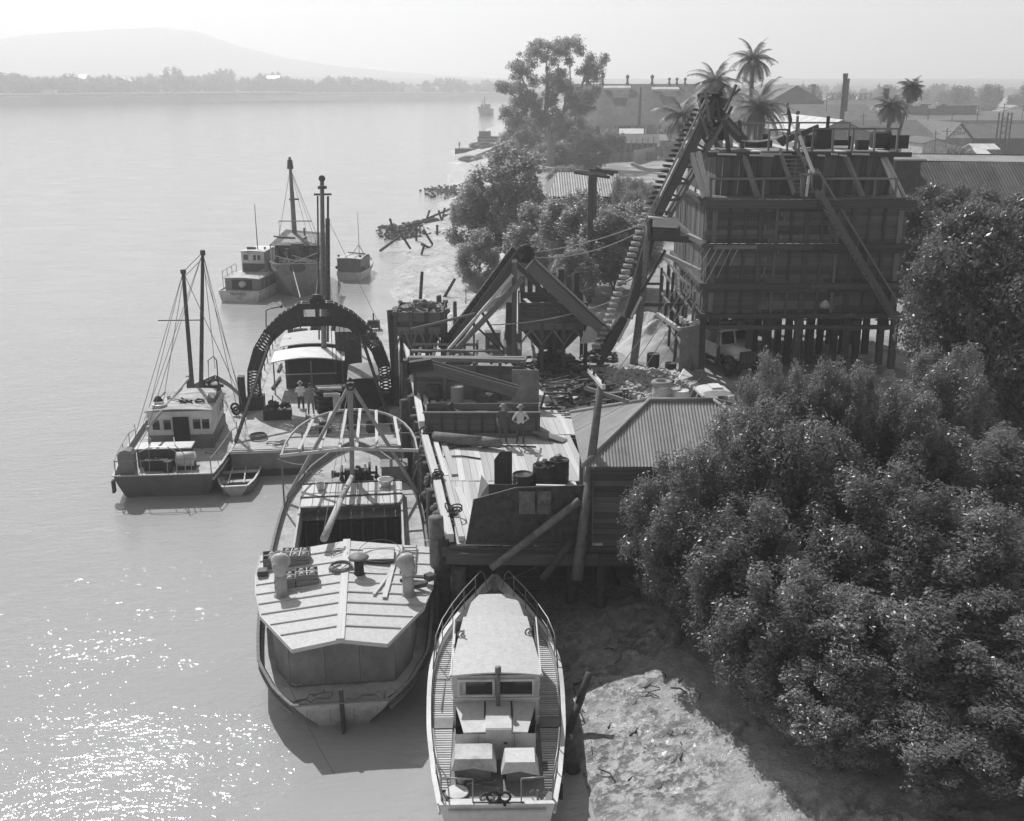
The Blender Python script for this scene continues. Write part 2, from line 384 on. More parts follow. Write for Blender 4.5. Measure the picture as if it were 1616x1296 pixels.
def house(parent, pts, z0, z1, m, name='cabin_wall', roof=None, over=.12, rh=.06, camber=.12, m_roof=None):
    """Walls on the plan pts (CCW), a thin roof with overhang."""
    b = MB(); n = len(pts)
    for i in range(n):
        a, c = pts[i], pts[(i + 1) % n]; b.add([(a[0], a[1], z0), (c[0], c[1], z0), (c[0], c[1], z1), (a[0], a[1], z1)], [(0, 1, 2, 3)])
    w = b.build(name, m, parent)
    if m_roof:
        cx = sum(p[0] for p in pts) / n; cy = sum(p[1] for p in pts) / n; r = MB()
        po = [(p[0] + over * (1 if p[0] > cx else -1), p[1] + over * (1 if p[1] > cy else -1)) for p in pts]
        hw = max(abs(p[0] - cx) for p in po); v = []; 
        # split across the width for camber
        y_at = {}
        K = 8; x0 = min(p[0] for p in po); x1 = max(p[0] for p in po)
        def span(x):
            ys = []
            for i in range(len(po)):
                a, c = po[i], po[(i + 1) % len(po)]
                if abs(a[0] - c[0]) < 1e-6:
                    if abs(a[0] - x) < 1e-6: ys += [a[1], c[1]]
                elif min(a[0], c[0]) - 1e-6 <= x <= max(a[0], c[0]) + 1e-6: ys.append(a[1] + (c[1] - a[1]) * (x - a[0]) / (c[0] - a[0]))
            return min(ys), max(ys)
        for i in range(K + 1):
            x = x0 + (x1 - x0) * i / K; a, c = span(x); zz = z1 + camber * (1 - ((x - cx) / hw) ** 2)
            v += [(x, a, zz), (x, c, zz), (x, a, zz + rh), (x, c, zz + rh)]
        f = [(4 * i + 2, 4 * i + 6, 4 * i + 7, 4 * i + 3) for i in range(K)] + [(4 * i, 4 * i + 1, 4 * i + 5, 4 * i + 4) for i in range(K)]
        f += [(4 * i, 4 * i + 4, 4 * i + 6, 4 * i + 2) for i in range(K)] + [(4 * i + 1, 4 * i + 3, 4 * i + 7, 4 * i + 5) for i in range(K)]
        f += [(0, 2, 3, 1), (4 * K, 4 * K + 1, 4 * K + 3, 4 * K + 2)]
        r.add(v, f); r.build('cabin_roof', m_roof, parent)
    return w
def window(parent, c, w, h, nrm, m_f=None, name='window', fr=.05):
    """frame with its pane, on a wall whose outward normal is nrm (horizontal)."""
    m_f = m_f or M_white; n = Vector(nrm).normalized(); u = Vector((-n.y, n.x, 0)); c = Vector(c); up = Vector((0, 0, 1)); b = MB()
    for s_ in (-1, 1):
        b.bar(c + u * s_ * (w / 2) - up * h / 2 + n * .02, c + u * s_ * (w / 2) + up * h / 2 + n * .02, fr, fr, up=n)
        b.bar(c + up * s_ * h / 2 - u * (w / 2 + fr / 2) + n * .022, c + up * s_ * h / 2 + u * (w / 2 + fr / 2) + n * .022, fr, fr, up=n)
    f = b.build(name, m_f, parent)
    g = MB(); g.add([c - u * w / 2 - up * h / 2 + n * .008, c + u * w / 2 - up * h / 2 + n * .008, c + u * w / 2 + up * h / 2 + n * .008, c - u * w / 2 + up * h / 2 + n * .008], [(0, 1, 2, 3)])
    g.build('pane', M_glass, f); return f
def railing(parent, pts, h=.9, r=.018, rails=(1., .5), m=None, name='railing', every=1.2):
    m = m or M_white; b = MB(); pts = [Vector(p) for p in pts]
    for k in rails: b.path([p + Vector((0, 0, h * k)) for p in pts], r, 5)
    for i, p in enumerate(pts): b.tube(p, p + Vector((0, 0, h)), r, r, 5)
    return b.build(name, m, parent)

# ------------------------------------------------------------------ people
def person(loc, rz, label, m_top, lean=0., arm='down', hat=True, h=1.74, legs=0.0, group=None, m_low=None):
    root = thing('person', label, 'person', loc, rz, group)
    k = h / 1.74; J = []; Ed = []
    def V(x, y, z, r): J.append((Vector((x * k, (y + lean * max(z - .9, 0)) * k, z * k)), r * k)); return len(J) - 1
    pel = V(0, 0, .95, .15); bel = V(0, 0, 1.12, .14); ch = V(0, .0, 1.32, .165); nk = V(0, 0, 1.49, .065); 
    Ed += [(pel, bel), (bel, ch), (ch, nk)]
    hd0 = V(0, .01, 1.56, .075); hd1 = V(0, .015, 1.66, .092); hd2 = V(0, .01, 1.73, .07); Ed += [(nk, hd0), (hd0, hd1), (hd1, hd2)]
    for s_ in (-1, 1):
        hip = V(s_ * .10, 0, .86, .105); kn = V(s_ * .12, .03 + s_ * legs, .49, .068); an = V(s_ * .13, -.02 + s_ * legs * 1.6, .09, .045); to = V(s_ * .15, .14 + s_ * legs * 1.6, .035, .042)
        Ed += [(pel, hip), (hip, kn), (kn, an), (an, to)]
        sh = V(s_ * .19, 0, 1.41, .07)
        if arm == 'down' or (arm == 'one' and s_ < 0): el = V(s_ * .25, -.04, 1.13, .045); wr = V(s_ * .25, .06, .89, .03); fd = Vector((0, .25, -1))
        elif arm == 'hips' : el = V(s_ * .36, -.05, 1.15, .045); wr = V(s_ * .2, .08, .99, .03); fd = Vector((-s_, .3, -.3))
        else: el = V(s_ * .26, .12, 1.17, .045); wr = V(s_ * .14, .36, 1.15, .03); fd = Vector((-s_ * .2, 1, .0))
        ha = len(J); w_ = J[wr][0] / k; f1 = w_ + fd.normalized() * .09; V(f1.x, f1.y - lean * max(f1.z - .9, 0), f1.z, .032)
        Ed += [(ch, sh), (sh, el), (el, wr), (wr, ha)]
    me = bpy.data.meshes.new('body'); me.from_pydata([j[0] for j in J], Ed, []); o = bpy.data.objects.new('body', me); COL.objects.link(o)
    md = o.modifiers.new('s', 'SKIN'); sv = me.skin_vertices[0].data
    for i, j in enumerate(J): sv[i].radius = (j[1], j[1] * (.72 if i in (pel, bel, ch) else 1)); sv[i].use_root = (i == pel)
    o.modifiers.new('u', 'SUBSURF').levels = 1
    dg = bpy.context.evaluated_depsgraph_get(); ev = bpy.data.meshes.new_from_object(o.evaluated_get(dg)); bpy.data.objects.remove(o)
    body = link('body', ev, root)
    low = m_low or M_trous
    ev.materials.clear()
    for m in (M_skin, m_top, low, M_black): ev.materials.append(m)
    for p in ev.polygons:
        p.use_smooth = True; z = p.center.z / k; x = abs(p.center.x / k)
        p.material_index = 3 if z < .10 else 2 if (z < .98 and x < .215) else (1 if z < 1.50 and not (x > .2 and z < 1.16) else 0)
    # five fingers to each hand, face and hat
    fg = MB()
    hands = [J[i][0] for i in range(len(J)) if abs(J[i][1] - .032 * k) < 1e-6]
    for hp in hands:
        s_ = 1 if hp.x > 0 else -1; dn = Vector((0, .25, -1)).normalized() if hp.z < 1.0 * k else Vector((-s_ * .2, 1, 0)).normalized()
        for q, ln in enumerate((.065, .08, .085, .075)):
            a = hp + Vector((0, (q - 1.5) * .017, 0)) + dn * .01; m_ = a + dn * ln * .55; fg.path([a, m_, m_ + (dn + Vector((-s_ * .6, 0, 0))).normalized() * ln * .45], [.009, .008, .006], 5)
        a = hp + Vector((0, .03, .02)); fg.path([a, a + Vector((0, .03, -.025)), a + Vector((0, .035, -.055))], [.011, .009, .007], 5)
    fg.build('fingers', M_skin, root)
    hy = lean * .75 * k
    fc = MB(); fc.ball((0, .105 * k + hy, 1.63 * k), .016, 6, (.8, 1.3, 1.2)).ball((-.09 * k, hy + .01, 1.63 * k), .022, 6, (.5, 1, 1.3)).ball((.09 * k, hy + .01, 1.63 * k), .022, 6, (.5, 1, 1.3)); fc.build('nose_and_ears', M_skin, root, True)
    ey = MB(); ey.ball((-.033 * k, .095 * k + hy, 1.655 * k), .011, 6).ball((.033 * k, .095 * k + hy, 1.655 * k), .011, 6).box((0, .098 * k + hy, 1.585 * k), (.05, .006, .008)); ey.build('eyes_and_mouth', M_black, root)
    if hat:
        hb = MB(); hb.lathe((0, hy + .01, 1.69 * k), [(.17, 0), (.175, .008), (.11, .02), (.105, .10), (.06, .13), (.01, .12)], 14); hb.build('hat', M_hat, root, True)
    else:
        hb = MB(); hb.ball((0, hy - .005, 1.69 * k), .107, 10, (.95, 1, .75)); hb.build('hair', M_black, root, True)
    return root
# ================================================================== SETTING: water, ground, far bank, hills, haze
SH = [(-60, 5.0), (10, 3.2), (22, 2.6), (26, 2.1), (29, 1.75), (33, 1.2), (38, -.6), (44, -2.4), (50, -3.6), (60, -5.6), (70, -7.6), (85, -9.6), (100, -10.3), (118, -12.2), (134, -13.6), (150, -12.2), (165, -10.4), (185, -10), (205, -11), (225, -12), (243, -12.6), (284, -15.4), (311, -16.2), (345, -14), (450, -9), (560, -4), (700, 6), (1000, 60), (1400, 160)]
def shore(y):
    for i in range(len(SH) - 1):
        if y <= SH[i + 1][0]:
            a, b = SH[i], SH[i + 1]; f = (y - a[0]) / (b[0] - a[0]); f = f * f * (3 - 2 * f) if abs(b[0] - a[0]) > 60 else f
            return a[1] + (b[1] - a[1]) * f + (noise.noise(Vector((y * .13, 5.5, 0))) * 1.6 + noise.noise(Vector((y * .6, 1.5, 0))) * .5) * min(1, max(0, (y - 40) / 30)) * (1 + y / 150)
    return SH[-1][1]
def sst(a, b, x): t = min(max((x - a) / (b - a), 0), 1); return t * t * (3 - 2 * t)
def lin(y, pts):
    if y <= pts[0][0]: return pts[0][1]
    for i in range(len(pts) - 1):
        if y <= pts[i + 1][0]: return pts[i][1] + (pts[i + 1][1] - pts[i][1]) * (y - pts[i][0]) / (pts[i + 1][0] - pts[i][0])
    return pts[-1][1]
LAND = 3.45
def ground(x, y):
    d = x - shore(y)
    w1 = lin(y, [(34, 8.5), (44, 5.0), (52, 1.5), (66, 1.5), (76, 5), (110, 7), (140, 9), (170, 4), (400, 4)])
    w2 = lin(y, [(34, 7), (44, 4.0), (52, 2), (66, 3), (80, 8), (140, 8), (400, 10)])
    n = noise.noise(Vector((x * .35, y * .35, 3.1))) * .25 + noise.noise(Vector((x * 1.3, y * 1.3, 7.7))) * .09
    if d < 0: return max(-2.2, .16 * d + n * .25 * min(1, -d))
    mud = lin(y, [(34, 1.9), (40, .95)]) * min(d / w1, 1.2) ** lin(y, [(34, .62), (40, .8)])
    k = sst(w1, w1 + w2, d)
    lump = 0
    if y < 48 and d < 14:
        p = Vector((x * 2.2, y * 2.6, 0)); q = noise.noise(p) ; q2 = noise.noise(p * 2.7); m_ = sst(.0, .35, noise.noise(Vector((x * .45, y * .5, 9.3))) + .12)
        q3 = noise.noise(p * 5.5); lump = m_ * (max(q, 0) * .20 + max(q2, 0) * .20 + max(q3, 0) * .12 - .04) * min(d * .5, 1)
    z = mud * (1 - k) + LAND * k + n * (1 - .8 * k) * min(1, d * .4) + lump * (1 - k)
    return z
def heightmesh(name, ys, offs, fz, m, base=shore):
    vs_ = []; nx = len(offs)
    for y in ys:
        b = base(y)
        for o_ in offs: vs_.append((b + o_, y, fz(b + o_, y)))
    f = [(j * nx + i, j * nx + i + 1, (j + 1) * nx + i + 1, (j + 1) * nx + i) for j in range(len(ys) - 1) for i in range(nx - 1)]
    me = bpy.data.meshes.new(name); me.from_pydata(vs_, [], f); me.materials.append(m); me.polygons.foreach_set('use_smooth', [True] * len(f))
    o = bpy.data.objects.new(name, me); COL.objects.link(o); return o
# ground material: wet grey mud low down, dry pale sandy earth higher up, worn patches
def ground_material():
    m = bpy.data.materials.new('mud_and_earth'); m.use_nodes = True; nt = m.node_tree; N = nt.nodes; L = nt.links; b = N['Principled BSDF']
    geo = N.new('ShaderNodeNewGeometry'); sp = N.new('ShaderNodeSeparateXYZ'); L.new(geo.outputs['Position'], sp.inputs[0])
    def nz(sc, det=6, ro=.65):
        n = N.new('ShaderNodeTexNoise'); n.inputs['Scale'].default_value = sc; n.inputs['Detail'].default_value = det; n.inputs['Roughness'].default_value = ro; L.new(geo.outputs['Position'], n.inputs['Vector']); return n
    n1, n2, n3 = nz(.22), nz(1.7, 8, .72), nz(9, 4)
    def mr(s, a, b_, c, d):
        r = N.new('ShaderNodeMapRange'); r.inputs[1].default_value = a; r.inputs[2].default_value = b_; r.inputs[3].default_value = c; r.inputs[4].default_value = d; L.new(s, r.inputs[0]); return r.outputs[0]
    def mt(op, a, b_):
        q = N.new('ShaderNodeMath'); q.operation = op
        for i, v in enumerate((a, b_)):
            if isinstance(v, (int, float)): q.inputs[i].default_value = v
            else: L.new(v, q.inputs[i])
        return q.outputs[0]
    dry = mr(sp.outputs[2], 1.6, 3.0, 0, 1)
    col_m = mt('MULTIPLY', mr(n2.outputs[0], .35, .6,   .28, .47), mr(n1.outputs[0], .35, .65, .85, 1.15))
    col_d = mt('MULTIPLY', mr(n2.outputs[0], .35, .65, .32, .48), mr(n1.outputs[0], .4, .6, .55, 1.1))
    n4 = nz(2.9, 9, .74); pm = mr(n1.outputs[0], .44, .56, 0, 1); col_m = mt('MULTIPLY', col_m, mt('ADD', mt('MULTIPLY', mt('SUBTRACT', mr(n4.outputs[0], .38, .5, .6, 1.0), 1), pm), 1.0))  # furrow shade put into the mud colour where the bump sinks
    c = mt('ADD', mt('MULTIPLY', col_m, mt('SUBTRACT', 1, dry)), mt('MULTIPLY', col_d, dry))
    L.new(c, b.inputs['Base Color'])
    wet = mr(n4.outputs[0], .42, .60, .62, .16); L.new(mt('MAXIMUM', wet, mr(dry, 0, 1, 0, .95)), b.inputs['Roughness'])
    h = mt('ADD', mt('ADD', mt('MULTIPLY', n2.outputs[0], 1.0), mt('MULTIPLY', n3.outputs[0], .35)), mt('MULTIPLY', mt('MULTIPLY', mr(n4.outputs[0], .38, .5, 0, 1), pm), .55))
    bp = N.new('ShaderNodeBump'); bp.inputs['Strength'].default_value = .9; bp.inputs['Distance'].default_value = .10; L.new(mr(dry, 0, 1, .9, .25), bp.inputs['Strength']); L.new(h, bp.inputs['Height']); L.new(bp.outputs[0], b.inputs['Normal'])
    return m
M_ground = ground_material()
ys = list(np.arange(-30, 18, 3.)) + list(np.arange(18, 36, .11)) + list(np.arange(36, 62, .4)) + list(np.arange(62, 150, 1.)) + list(np.arange(150, 340, 4.)) + list(np.arange(340, 3700, 60.))
offs = list(np.arange(-14, -1, 1.)) + list(np.arange(-1, 13, .12)) + list(np.arange(13, 24, .8)) + list(np.arange(24, 80, 6.)) + [90, 120, 170, 250, 400, 700, 1200, 2200]
struct(heightmesh('ground', ys, offs, ground, M_ground))
# water
def water_material():
    m = bpy.data.materials.new('river_water'); m.use_nodes = True; nt = m.node_tree; N = nt.nodes; L = nt.links; b = N['Principled BSDF']
    b.inputs['Base Color'].default_value = (.41, .41, .41, 1); b.inputs['Roughness'].default_value = .06; b.inputs['IOR'].default_value = 1.33
    b.inputs['Specular IOR Level'].default_value = .5
    geo = N.new('ShaderNodeNewGeometry'); hs = None
    for sc, st, ang, w in ((.13, 1, -.5, .45), (.8, 2.0, -.5, .14), (2.2, 1.8, -.35, .085), (5.5, 1.5, .1, .026)):
        mp = N.new('ShaderNodeMapping'); mp.inputs['Rotation'].default_value = (0, 0, ang); mp.inputs['Scale'].default_value = (sc, sc * st, sc); L.new(geo.outputs['Position'], mp.inputs[0])
        n = N.new('ShaderNodeTexNoise'); n.inputs['Scale'].default_value = 1; n.inputs['Detail'].default_value = 3; n.inputs['Roughness'].default_value = .55; L.new(mp.outputs[0], n.inputs['Vector'])
        k = N.new('ShaderNodeMath'); k.operation = 'MULTIPLY'; k.inputs[1].default_value = w; L.new(n.outputs[0], k.inputs[0])
        if hs is None: hs = k.outputs[0]
        else:
            a = N.new('ShaderNodeMath'); a.operation = 'ADD'; L.new(hs, a.inputs[0]); L.new(k.outputs[0], a.inputs[1]); hs = a.outputs[0]
    mp = N.new('ShaderNodeMapping'); mp.inputs['Rotation'].default_value = (0, 0, -.6); mp.inputs['Scale'].default_value = (.12, .3, .1); L.new(geo.outputs['Position'], mp.inputs[0])
    pn = N.new('ShaderNodeTexNoise'); pn.inputs['Scale'].default_value = 1; pn.inputs['Detail'].default_value = 5; pn.inputs['Roughness'].default_value = .6; L.new(mp.outputs[0], pn.inputs['Vector'])
    pr = N.new('ShaderNodeMapRange'); pr.inputs[1].default_value = .38; pr.inputs[2].default_value = .68; pr.inputs[3].default_value = .5; pr.inputs[4].default_value = 1.0; L.new(pn.outputs[0], pr.inputs[0])
    bp = N.new('ShaderNodeBump'); L.new(pr.outputs[0], bp.inputs['Strength']); bp.inputs['Distance'].default_value = .42; L.new(hs, bp.inputs['Height']); L.new(bp.outputs[0], b.inputs['Normal'])
    return m
me = bpy.data.meshes.new('river_water')
me.from_pydata([(-2600, -60, 0), (2600, -60, 0), (2600, 3700, 0), (-2600, 3700, 0)], [], [(0, 1, 2, 3)]); me.materials.append(water_material())
wt = bpy.data.objects.new('river_water', me); COL.objects.link(wt); struct(wt)
# far bank: sloping grassy bank, road terrace, land rising behind
fb = [(-2400, 500), (-900, 700), (-600, 768), (-370, 840), (-224, 1000), (-120, 1090), (-17, 1120), (150, 1130), (500, 1180), (2400, 1300)]
M_fbank = mat('dry_grass_bank', .075, var=.6, scale=.05, dirt=.5, rough=.95, bump=0)
M_road = mat('pale_gravel_road', .6, var=.1, scale=.2, bump=0)
def fprof(d):
    return [(0, -.3), (4, 2.2), (14, 6.5), (22, 8.2), (22.5, 9.0), (30, 9.1), (80, 9.5), (500, 14), (1500, 30), (2400, 34)]
vs_ = []; K = len(fprof(0)); xs = []
for i in range(len(fb) - 1):
    nseg = 14
    for j in range(nseg): 
        f = j / nseg; xs.append((fb[i][0] + (fb[i + 1][0] - fb[i][0]) * f, fb[i][1] + (fb[i + 1][1] - fb[i][1]) * f))
for x, y in xs:
    for d, z in fprof(0):
        jj = noise.noise(Vector((x * .02, d * .1, 0))) * (5 if d < 16 else 0); vs_.append((x - (d * .2 if x < -200 else 0), y + d + jj, z * (1. if x < -200 else .8) + noise.noise(Vector((x * .01, y * .01, d))) * (.6 if 0 < d < 20 else 0)))
f = [(i * K + j, (i + 1) * K + j, (i + 1) * K + j + 1, i * K + j + 1) for i in range(len(xs) - 1) for j in range(K - 1)]
me = bpy.data.meshes.new('far_bank'); me.from_pydata(vs_, [], f); me.materials.append(M_fbank); o = bpy.data.objects.new('far_bank', me); COL.objects.link(o); struct(o)
# road strip along the bank top
vs_ = []
for x, y in xs:
    for d in (23, 29): vs_.append((x - (d * .2 if x < -200 else 0), y + d, (9.2 if x < -200 else 7.4) + (.25 if x > -200 else .15)))
me = bpy.data.meshes.new('bank_road'); me.from_pydata(vs_, [], [(2 * i, 2 * i + 2, 2 * i + 3, 2 * i + 1) for i in range(len(xs) - 1)]); me.materials.append(M_road); o = bpy.data.objects.new('bank_road', me); COL.objects.link(o); struct(o)
vs_ = []
for x, y in xs:
    for z in (7.9, 10.2): vs_.append((x - (22.4 * .2 if x < -200 else 0), y + 22.4, z if x < -200 else z - 1.6))
me = bpy.data.meshes.new('bank_wall'); me.from_pydata(vs_, [], [(2 * i, 2 * i + 2, 2 * i + 3, 2 * i + 1) for i in range(len(xs) - 1)]); me.materials.append(M_white); o = bpy.data.objects.new('bank_wall', me); COL.objects.link(o); struct(o)
# hills
M_hill = mat('wooded_hill', .12, var=.3, scale=.02, bump=0)
def hill(name, prof, Y, depth, z0=0):
    vs_ = []; pts = []
    for px, py in prof: pts.append(PY(px, py, Y))
    K = 10
    for i in range(160):
        f = i / 159 * (len(pts) - 1); a = int(min(f, len(pts) - 2)); t = f - a; t = t * t * (3 - 2 * t); p = pts[a].lerp(pts[a + 1], t)
        for j in range(K + 1):
            u = j / K * 2 - 1; h = z0 + (p.z - z0) * max(0, 1 - abs(u) ** 1.7) + noise.noise(Vector((p.x * .01, u * 3, 1))) * 3 * (1 - abs(u))
            vs_.append((p.x, Y + u * depth, h))
    n = K + 1; f = [(i * n + j, (i + 1) * n + j, (i + 1) * n + j + 1, i * n + j + 1) for i in range(159) for j in range(K)]
    me = bpy.data.meshes.new(name); me.from_pydata(vs_, [], f); me.materials.append(M_hill); me.polygons.foreach_set('use_smooth', [True] * len(f)); o = bpy.data.objects.new(name, me); COL.objects.link(o); struct(o)
hill('hill', [(-500, 110), (-250, 85), (-60, 70), (60, 54), (160, 47), (250, 44), (310, 50), (370, 70), (440, 90), (520, 103), (620, 113), (760, 123), (950, 130)], 3100, 550)
hill('hill', [(560, 134), (700, 126), (860, 130), (1100, 134), (1300, 142), (1420, 143), (1500, 138), (1600, 146), (1800, 140), (2100, 138)], 1900, 260)
# haze
hz = MB(); hz.box((0, 1780, 66), (5400, 3860, 140)); ho = hz.build('haze', None) if False else None
me = bpy.data.meshes.new('haze'); bxx = MB().box((0, 1790, 92), (5500, 3980, 190)); me.from_pydata(bxx.v, [], bxx.f)
hm = bpy.data.materials.new('haze_air'); hm.use_nodes = True; nt = hm.node_tree
nt.nodes.remove(nt.nodes['Principled BSDF']); pv = nt.nodes.new('ShaderNodeVolumePrincipled'); pv.inputs['Color'].default_value = (1, 1, 1, 1)
pv.inputs['Density'].default_value = .00072; pv.inputs['Anisotropy'].default_value = .38; nt.links.new(pv.outputs[0], nt.nodes['Material Output'].inputs['Volume'])
me.materials.append(hm); ho = bpy.data.objects.new('haze', me); COL.objects.link(ho); stuff(ho)

# ================================================================== TREES
def leafmesh(name, cen, nrm, size, asp, m, seed=0, droop=0.):
    """Many leaf-sized diamonds at cen facing roughly nrm (numpy arrays n x 3)."""
    rg = np.random.default_rng(seed); n = len(cen)
    nn = nrm / np.maximum(np.linalg.norm(nrm, axis=1, keepdims=True), 1e-6)
    r = rg.normal(size=(n, 3)); u = np.cross(nn, r); u /= np.maximum(np.linalg.norm(u, axis=1, keepdims=True), 1e-6)
    u[:, 2] -= droop; u /= np.linalg.norm(u, axis=1, keepdims=True)
    w = np.cross(nn, u); w /= np.maximum(np.linalg.norm(w, axis=1, keepdims=True), 1e-6)
    s_ = (size * rg.uniform(.45, 1.5, n))[:, None]; a = s_ * .5; b = s_ * .5 * asp
    V_ = np.stack([cen - u * a, cen + w * b, cen + u * a, cen - w * b], 1).reshape(-1, 3)
    me = bpy.data.meshes.new(name); me.vertices.add(4 * n); me.vertices.foreach_set('co', V_.astype(np.float32).ravel())
    me.loops.add(4 * n); me.loops.foreach_set('vertex_index', np.arange(4 * n, dtype=np.int32)); me.polygons.add(n)
    me.polygons.foreach_set('loop_start', np.arange(0, 4 * n, 4, dtype=np.int32)); me.polygons.foreach_set('loop_total', np.full(n, 4, np.int32))
    me.materials.append(m); me.update(calc_edges=True); return me
def crown_points(seed, hull, npuff, rp, nleaf, shell=.35, outk=.7, upk=.35, rnd=.9, vs=(.9, .9, 1.35)):
    """hull: function(rg,n)-> puff centres. Leaves sit on the outsides of puffs."""
    rg = np.random.default_rng(seed); pc = hull(rg, npuff); k = len(pc); cen0 = pc.mean(0)
    pr = rg.uniform(rp[0], rp[1], k); per = (nleaf * pr ** 2 / (pr ** 2).sum()).astype(int); C_, N_ = [], []
    for i in range(k):
        d = rg.normal(size=(per[i], 3)); d /= np.linalg.norm(d, axis=1, keepdims=True)
        rad = pr[i] * (1 - shell * rg.random(per[i]) ** 1.5)[:, None]; lob = 1 + .22 * np.sin(d @ rg.normal(size=3) * 5 + rg.random() * 6)[:, None]
        p = pc[i] + d * rad * lob * np.array(vs); C_.append(p)
        o_ = p - cen0; o_ /= np.maximum(np.linalg.norm(o_, axis=1, keepdims=True), 1e-6)
        N_.append(d * outk + o_ * .25 + np.array([0, 0, upk]) + rg.normal(size=d.shape) * rnd * .5)
    return np.concatenate(C_), np.concatenate(N_), pc
def hull_egg(rx, ry, rz, zc, lumps=5, flat=0., hollow=.45, tops=0):
    def f(rg, n):
        ld = rg.normal(size=(lumps, 3)); ld[:, 2] = np.abs(ld[:, 2]) * .7; ld /= np.linalg.norm(ld, axis=1, keepdims=True)
        d = rg.normal(size=(n, 3)); d /= np.linalg.norm(d, axis=1, keepdims=True)
        g = 1 + .22 * np.max(np.clip(d @ ld.T, 0, 1) ** 6, axis=1) - .1
        r = (hollow + (1 - hollow) * rg.random(n) ** .5) * g
        p = d * r[:, None] * np.array([rx, ry, rz]); p[:, 2] += zc
        if tops:
            t = rg.uniform(-1, 1, (tops, 2)) * np.array([rx, ry]) * .6; zt = zc + rz * np.sqrt(np.maximum(0, 1 - (t[:, 0] / rx) ** 2 - (t[:, 1] / ry) ** 2)) + rg.uniform(.1, .9, tops)
            p = np.concatenate([p, np.column_stack([t, zt])])
        return p
    return f
def trunk_mesh(h, r, lean=(0, 0), limbs=5, spread=1.5, seed=1, top=.8, n=7):
    rg = random.Random(seed); b = MB(); pts = [Vector((lean[0] * t * t, lean[1] * t * t, h * t * top)) + Vector((rg.uniform(-1, 1), rg.uniform(-1, 1), 0)) * r * .5 * t for t in [i / 6 for i in range(7)]]
    b.path(pts, [r * (1.25 if i == 0 else 1 - .75 * i / 6) for i in range(7)], n)
    for i in range(limbs):
        k = rg.randint(1, 5); p = pts[k]; a = rg.uniform(0, 6.28); q = Vector((math.cos(a) * spread, math.sin(a) * spread, h * (.25 + .2 * rg.random())))
        l = [p, p + q * .4 + Vector((0, 0, .1)), p + q * .75, p + q]; b.path(l, [r * .5, r * .35, r * .22, r * .08], 5)
        for s in range(2):
            o_ = l[2]; e = o_ + Vector((rg.uniform(-1, 1), rg.uniform(-1, 1), rg.uniform(.3, 1))) * spread * .5; b.path([o_, o_.lerp(e, .5), e], [r * .2, r * .12, r * .04], 4)
    for i in range(9 if limbs > 10 else 0):
        a = rg.uniform(0, 6.28); p = pts[rg.randint(3, 6)]; e = p + Vector((math.cos(a) * rg.uniform(1.2, 2.2), math.sin(a) * rg.uniform(1.2, 2.2), rg.uniform(.6, 2.6))); b.path([p, p.lerp(e, .5) + Vector((0, 0, .25)), e], [.03, .02, .008], 4)
    return b
def make_tree(name, label, cat, loc, crown_me, trunk_mb, m_bark, rz=0., sc=1., group=None):
    t = thing(name, label, cat, loc, rz, group); t.scale = sc if hasattr(sc, '__len__') else (sc,) * 3
    trunk_mb.build('trunk', m_bark, t, True); link('crown', crown_me, t); return t

# --- mangroves along the near bank
mang = []
for sd_ in range(3):
    c, n, pc = crown_points(20 + sd_, hull_egg(2.1, 2.0, 2.7, 4.0, 7, hollow=.45, tops=9), 150, (.26, .62), 74000, shell=.8, rnd=1.2)
    mang.append(leafmesh('mangrove_crown', c, n, .125, .42, M_leaf, 40 + sd_))
mtrunk = [trunk_mesh(5.6, .12, (.5 * k - .5, .3), 14, 1.7, 11 + k) for k in range(3)]
mtr = []
bush = {}
for sd_ in range(3):
    c, n, pc = crown_points(30 + sd_, hull_egg(2.1, 2.0, 2.7, 4.0, 7, hollow=.55, tops=9), 120, (.26, .6), 22000, shell=.6, rnd=1.1)
    bush[sd_] = leafmesh('bush_crown', c, n, .2, .5, M_leafb, 45 + sd_)
btr = {}
def mangrove(x, y, top, w, rz, k, label, group='mangroves on the near bank'):
    """top: height of the crown above sea level; w: width factor."""
    z = ground(x, y) - .1; s = (top - z) / 7.2
    if 'bushy' in group:
        if k not in btr: btr[k] = make_tree('bushy_tree', label, 'tree', (x, y, z), bush[k], mtrunk[k], M_bark, rz, (w, w, s), group); return btr[k]
        return copy_tree(btr[k], None, (x, y, z), rz, (w, w, s), label, group)
    if len(mtr) <= k:
        t = make_tree('mangrove_tree', label, 'tree', (x, y, z), mang[k], mtrunk[k], M_bark, rz, (w, w, s), group); mtr.append(t); return t
    return copy_tree(mtr[k], None, (x, y, z), rz, (w, w, s), label, group)
def mtree(px, py_top, Y, w, rz, k, label, **kw):
    p = PY(px, py_top, Y); return mangrove(p.x, Y, p.z, w, rz, k, label, **kw)
mtree(1222, 572, 35.6, .66, .3, 0, 'pointed mangrove crown just below the yard truck parked by the rubble')
mtree(1318, 588, 35.4, .58, 1.3, 1, 'slim mangrove crown in front of the open ground before the bin')
mtree(1352, 598, 34.8, .55, 2.3, 2, 'second slim mangrove crown close beside the slimmest one')
mtree(1085, 728, 31.8, .88, 2.2, 2, 'mangrove overhanging the corner of the hip roofed shed')
mtree(1160, 662, 33.6, .88, 4.2, 1, 'mangrove leaning over the corrugated shed roof')
mtree(1440, 628, 34.0, .8, .8, 2, 'broad mangrove between the slim crown and the dark fig')
mtree(1500, 560, 38.5, .85, 2.8, 0, 'tall mangrove standing against the base of the fig tree')
mtree(1270, 655, 32.6, 1.0, 5.2, 0, 'bushy mangrove in the middle of the bank thicket')
mtree(1560, 690, 33.5, 1.2, 3.3, 1, 'mangrove in front of the row of pale drums')
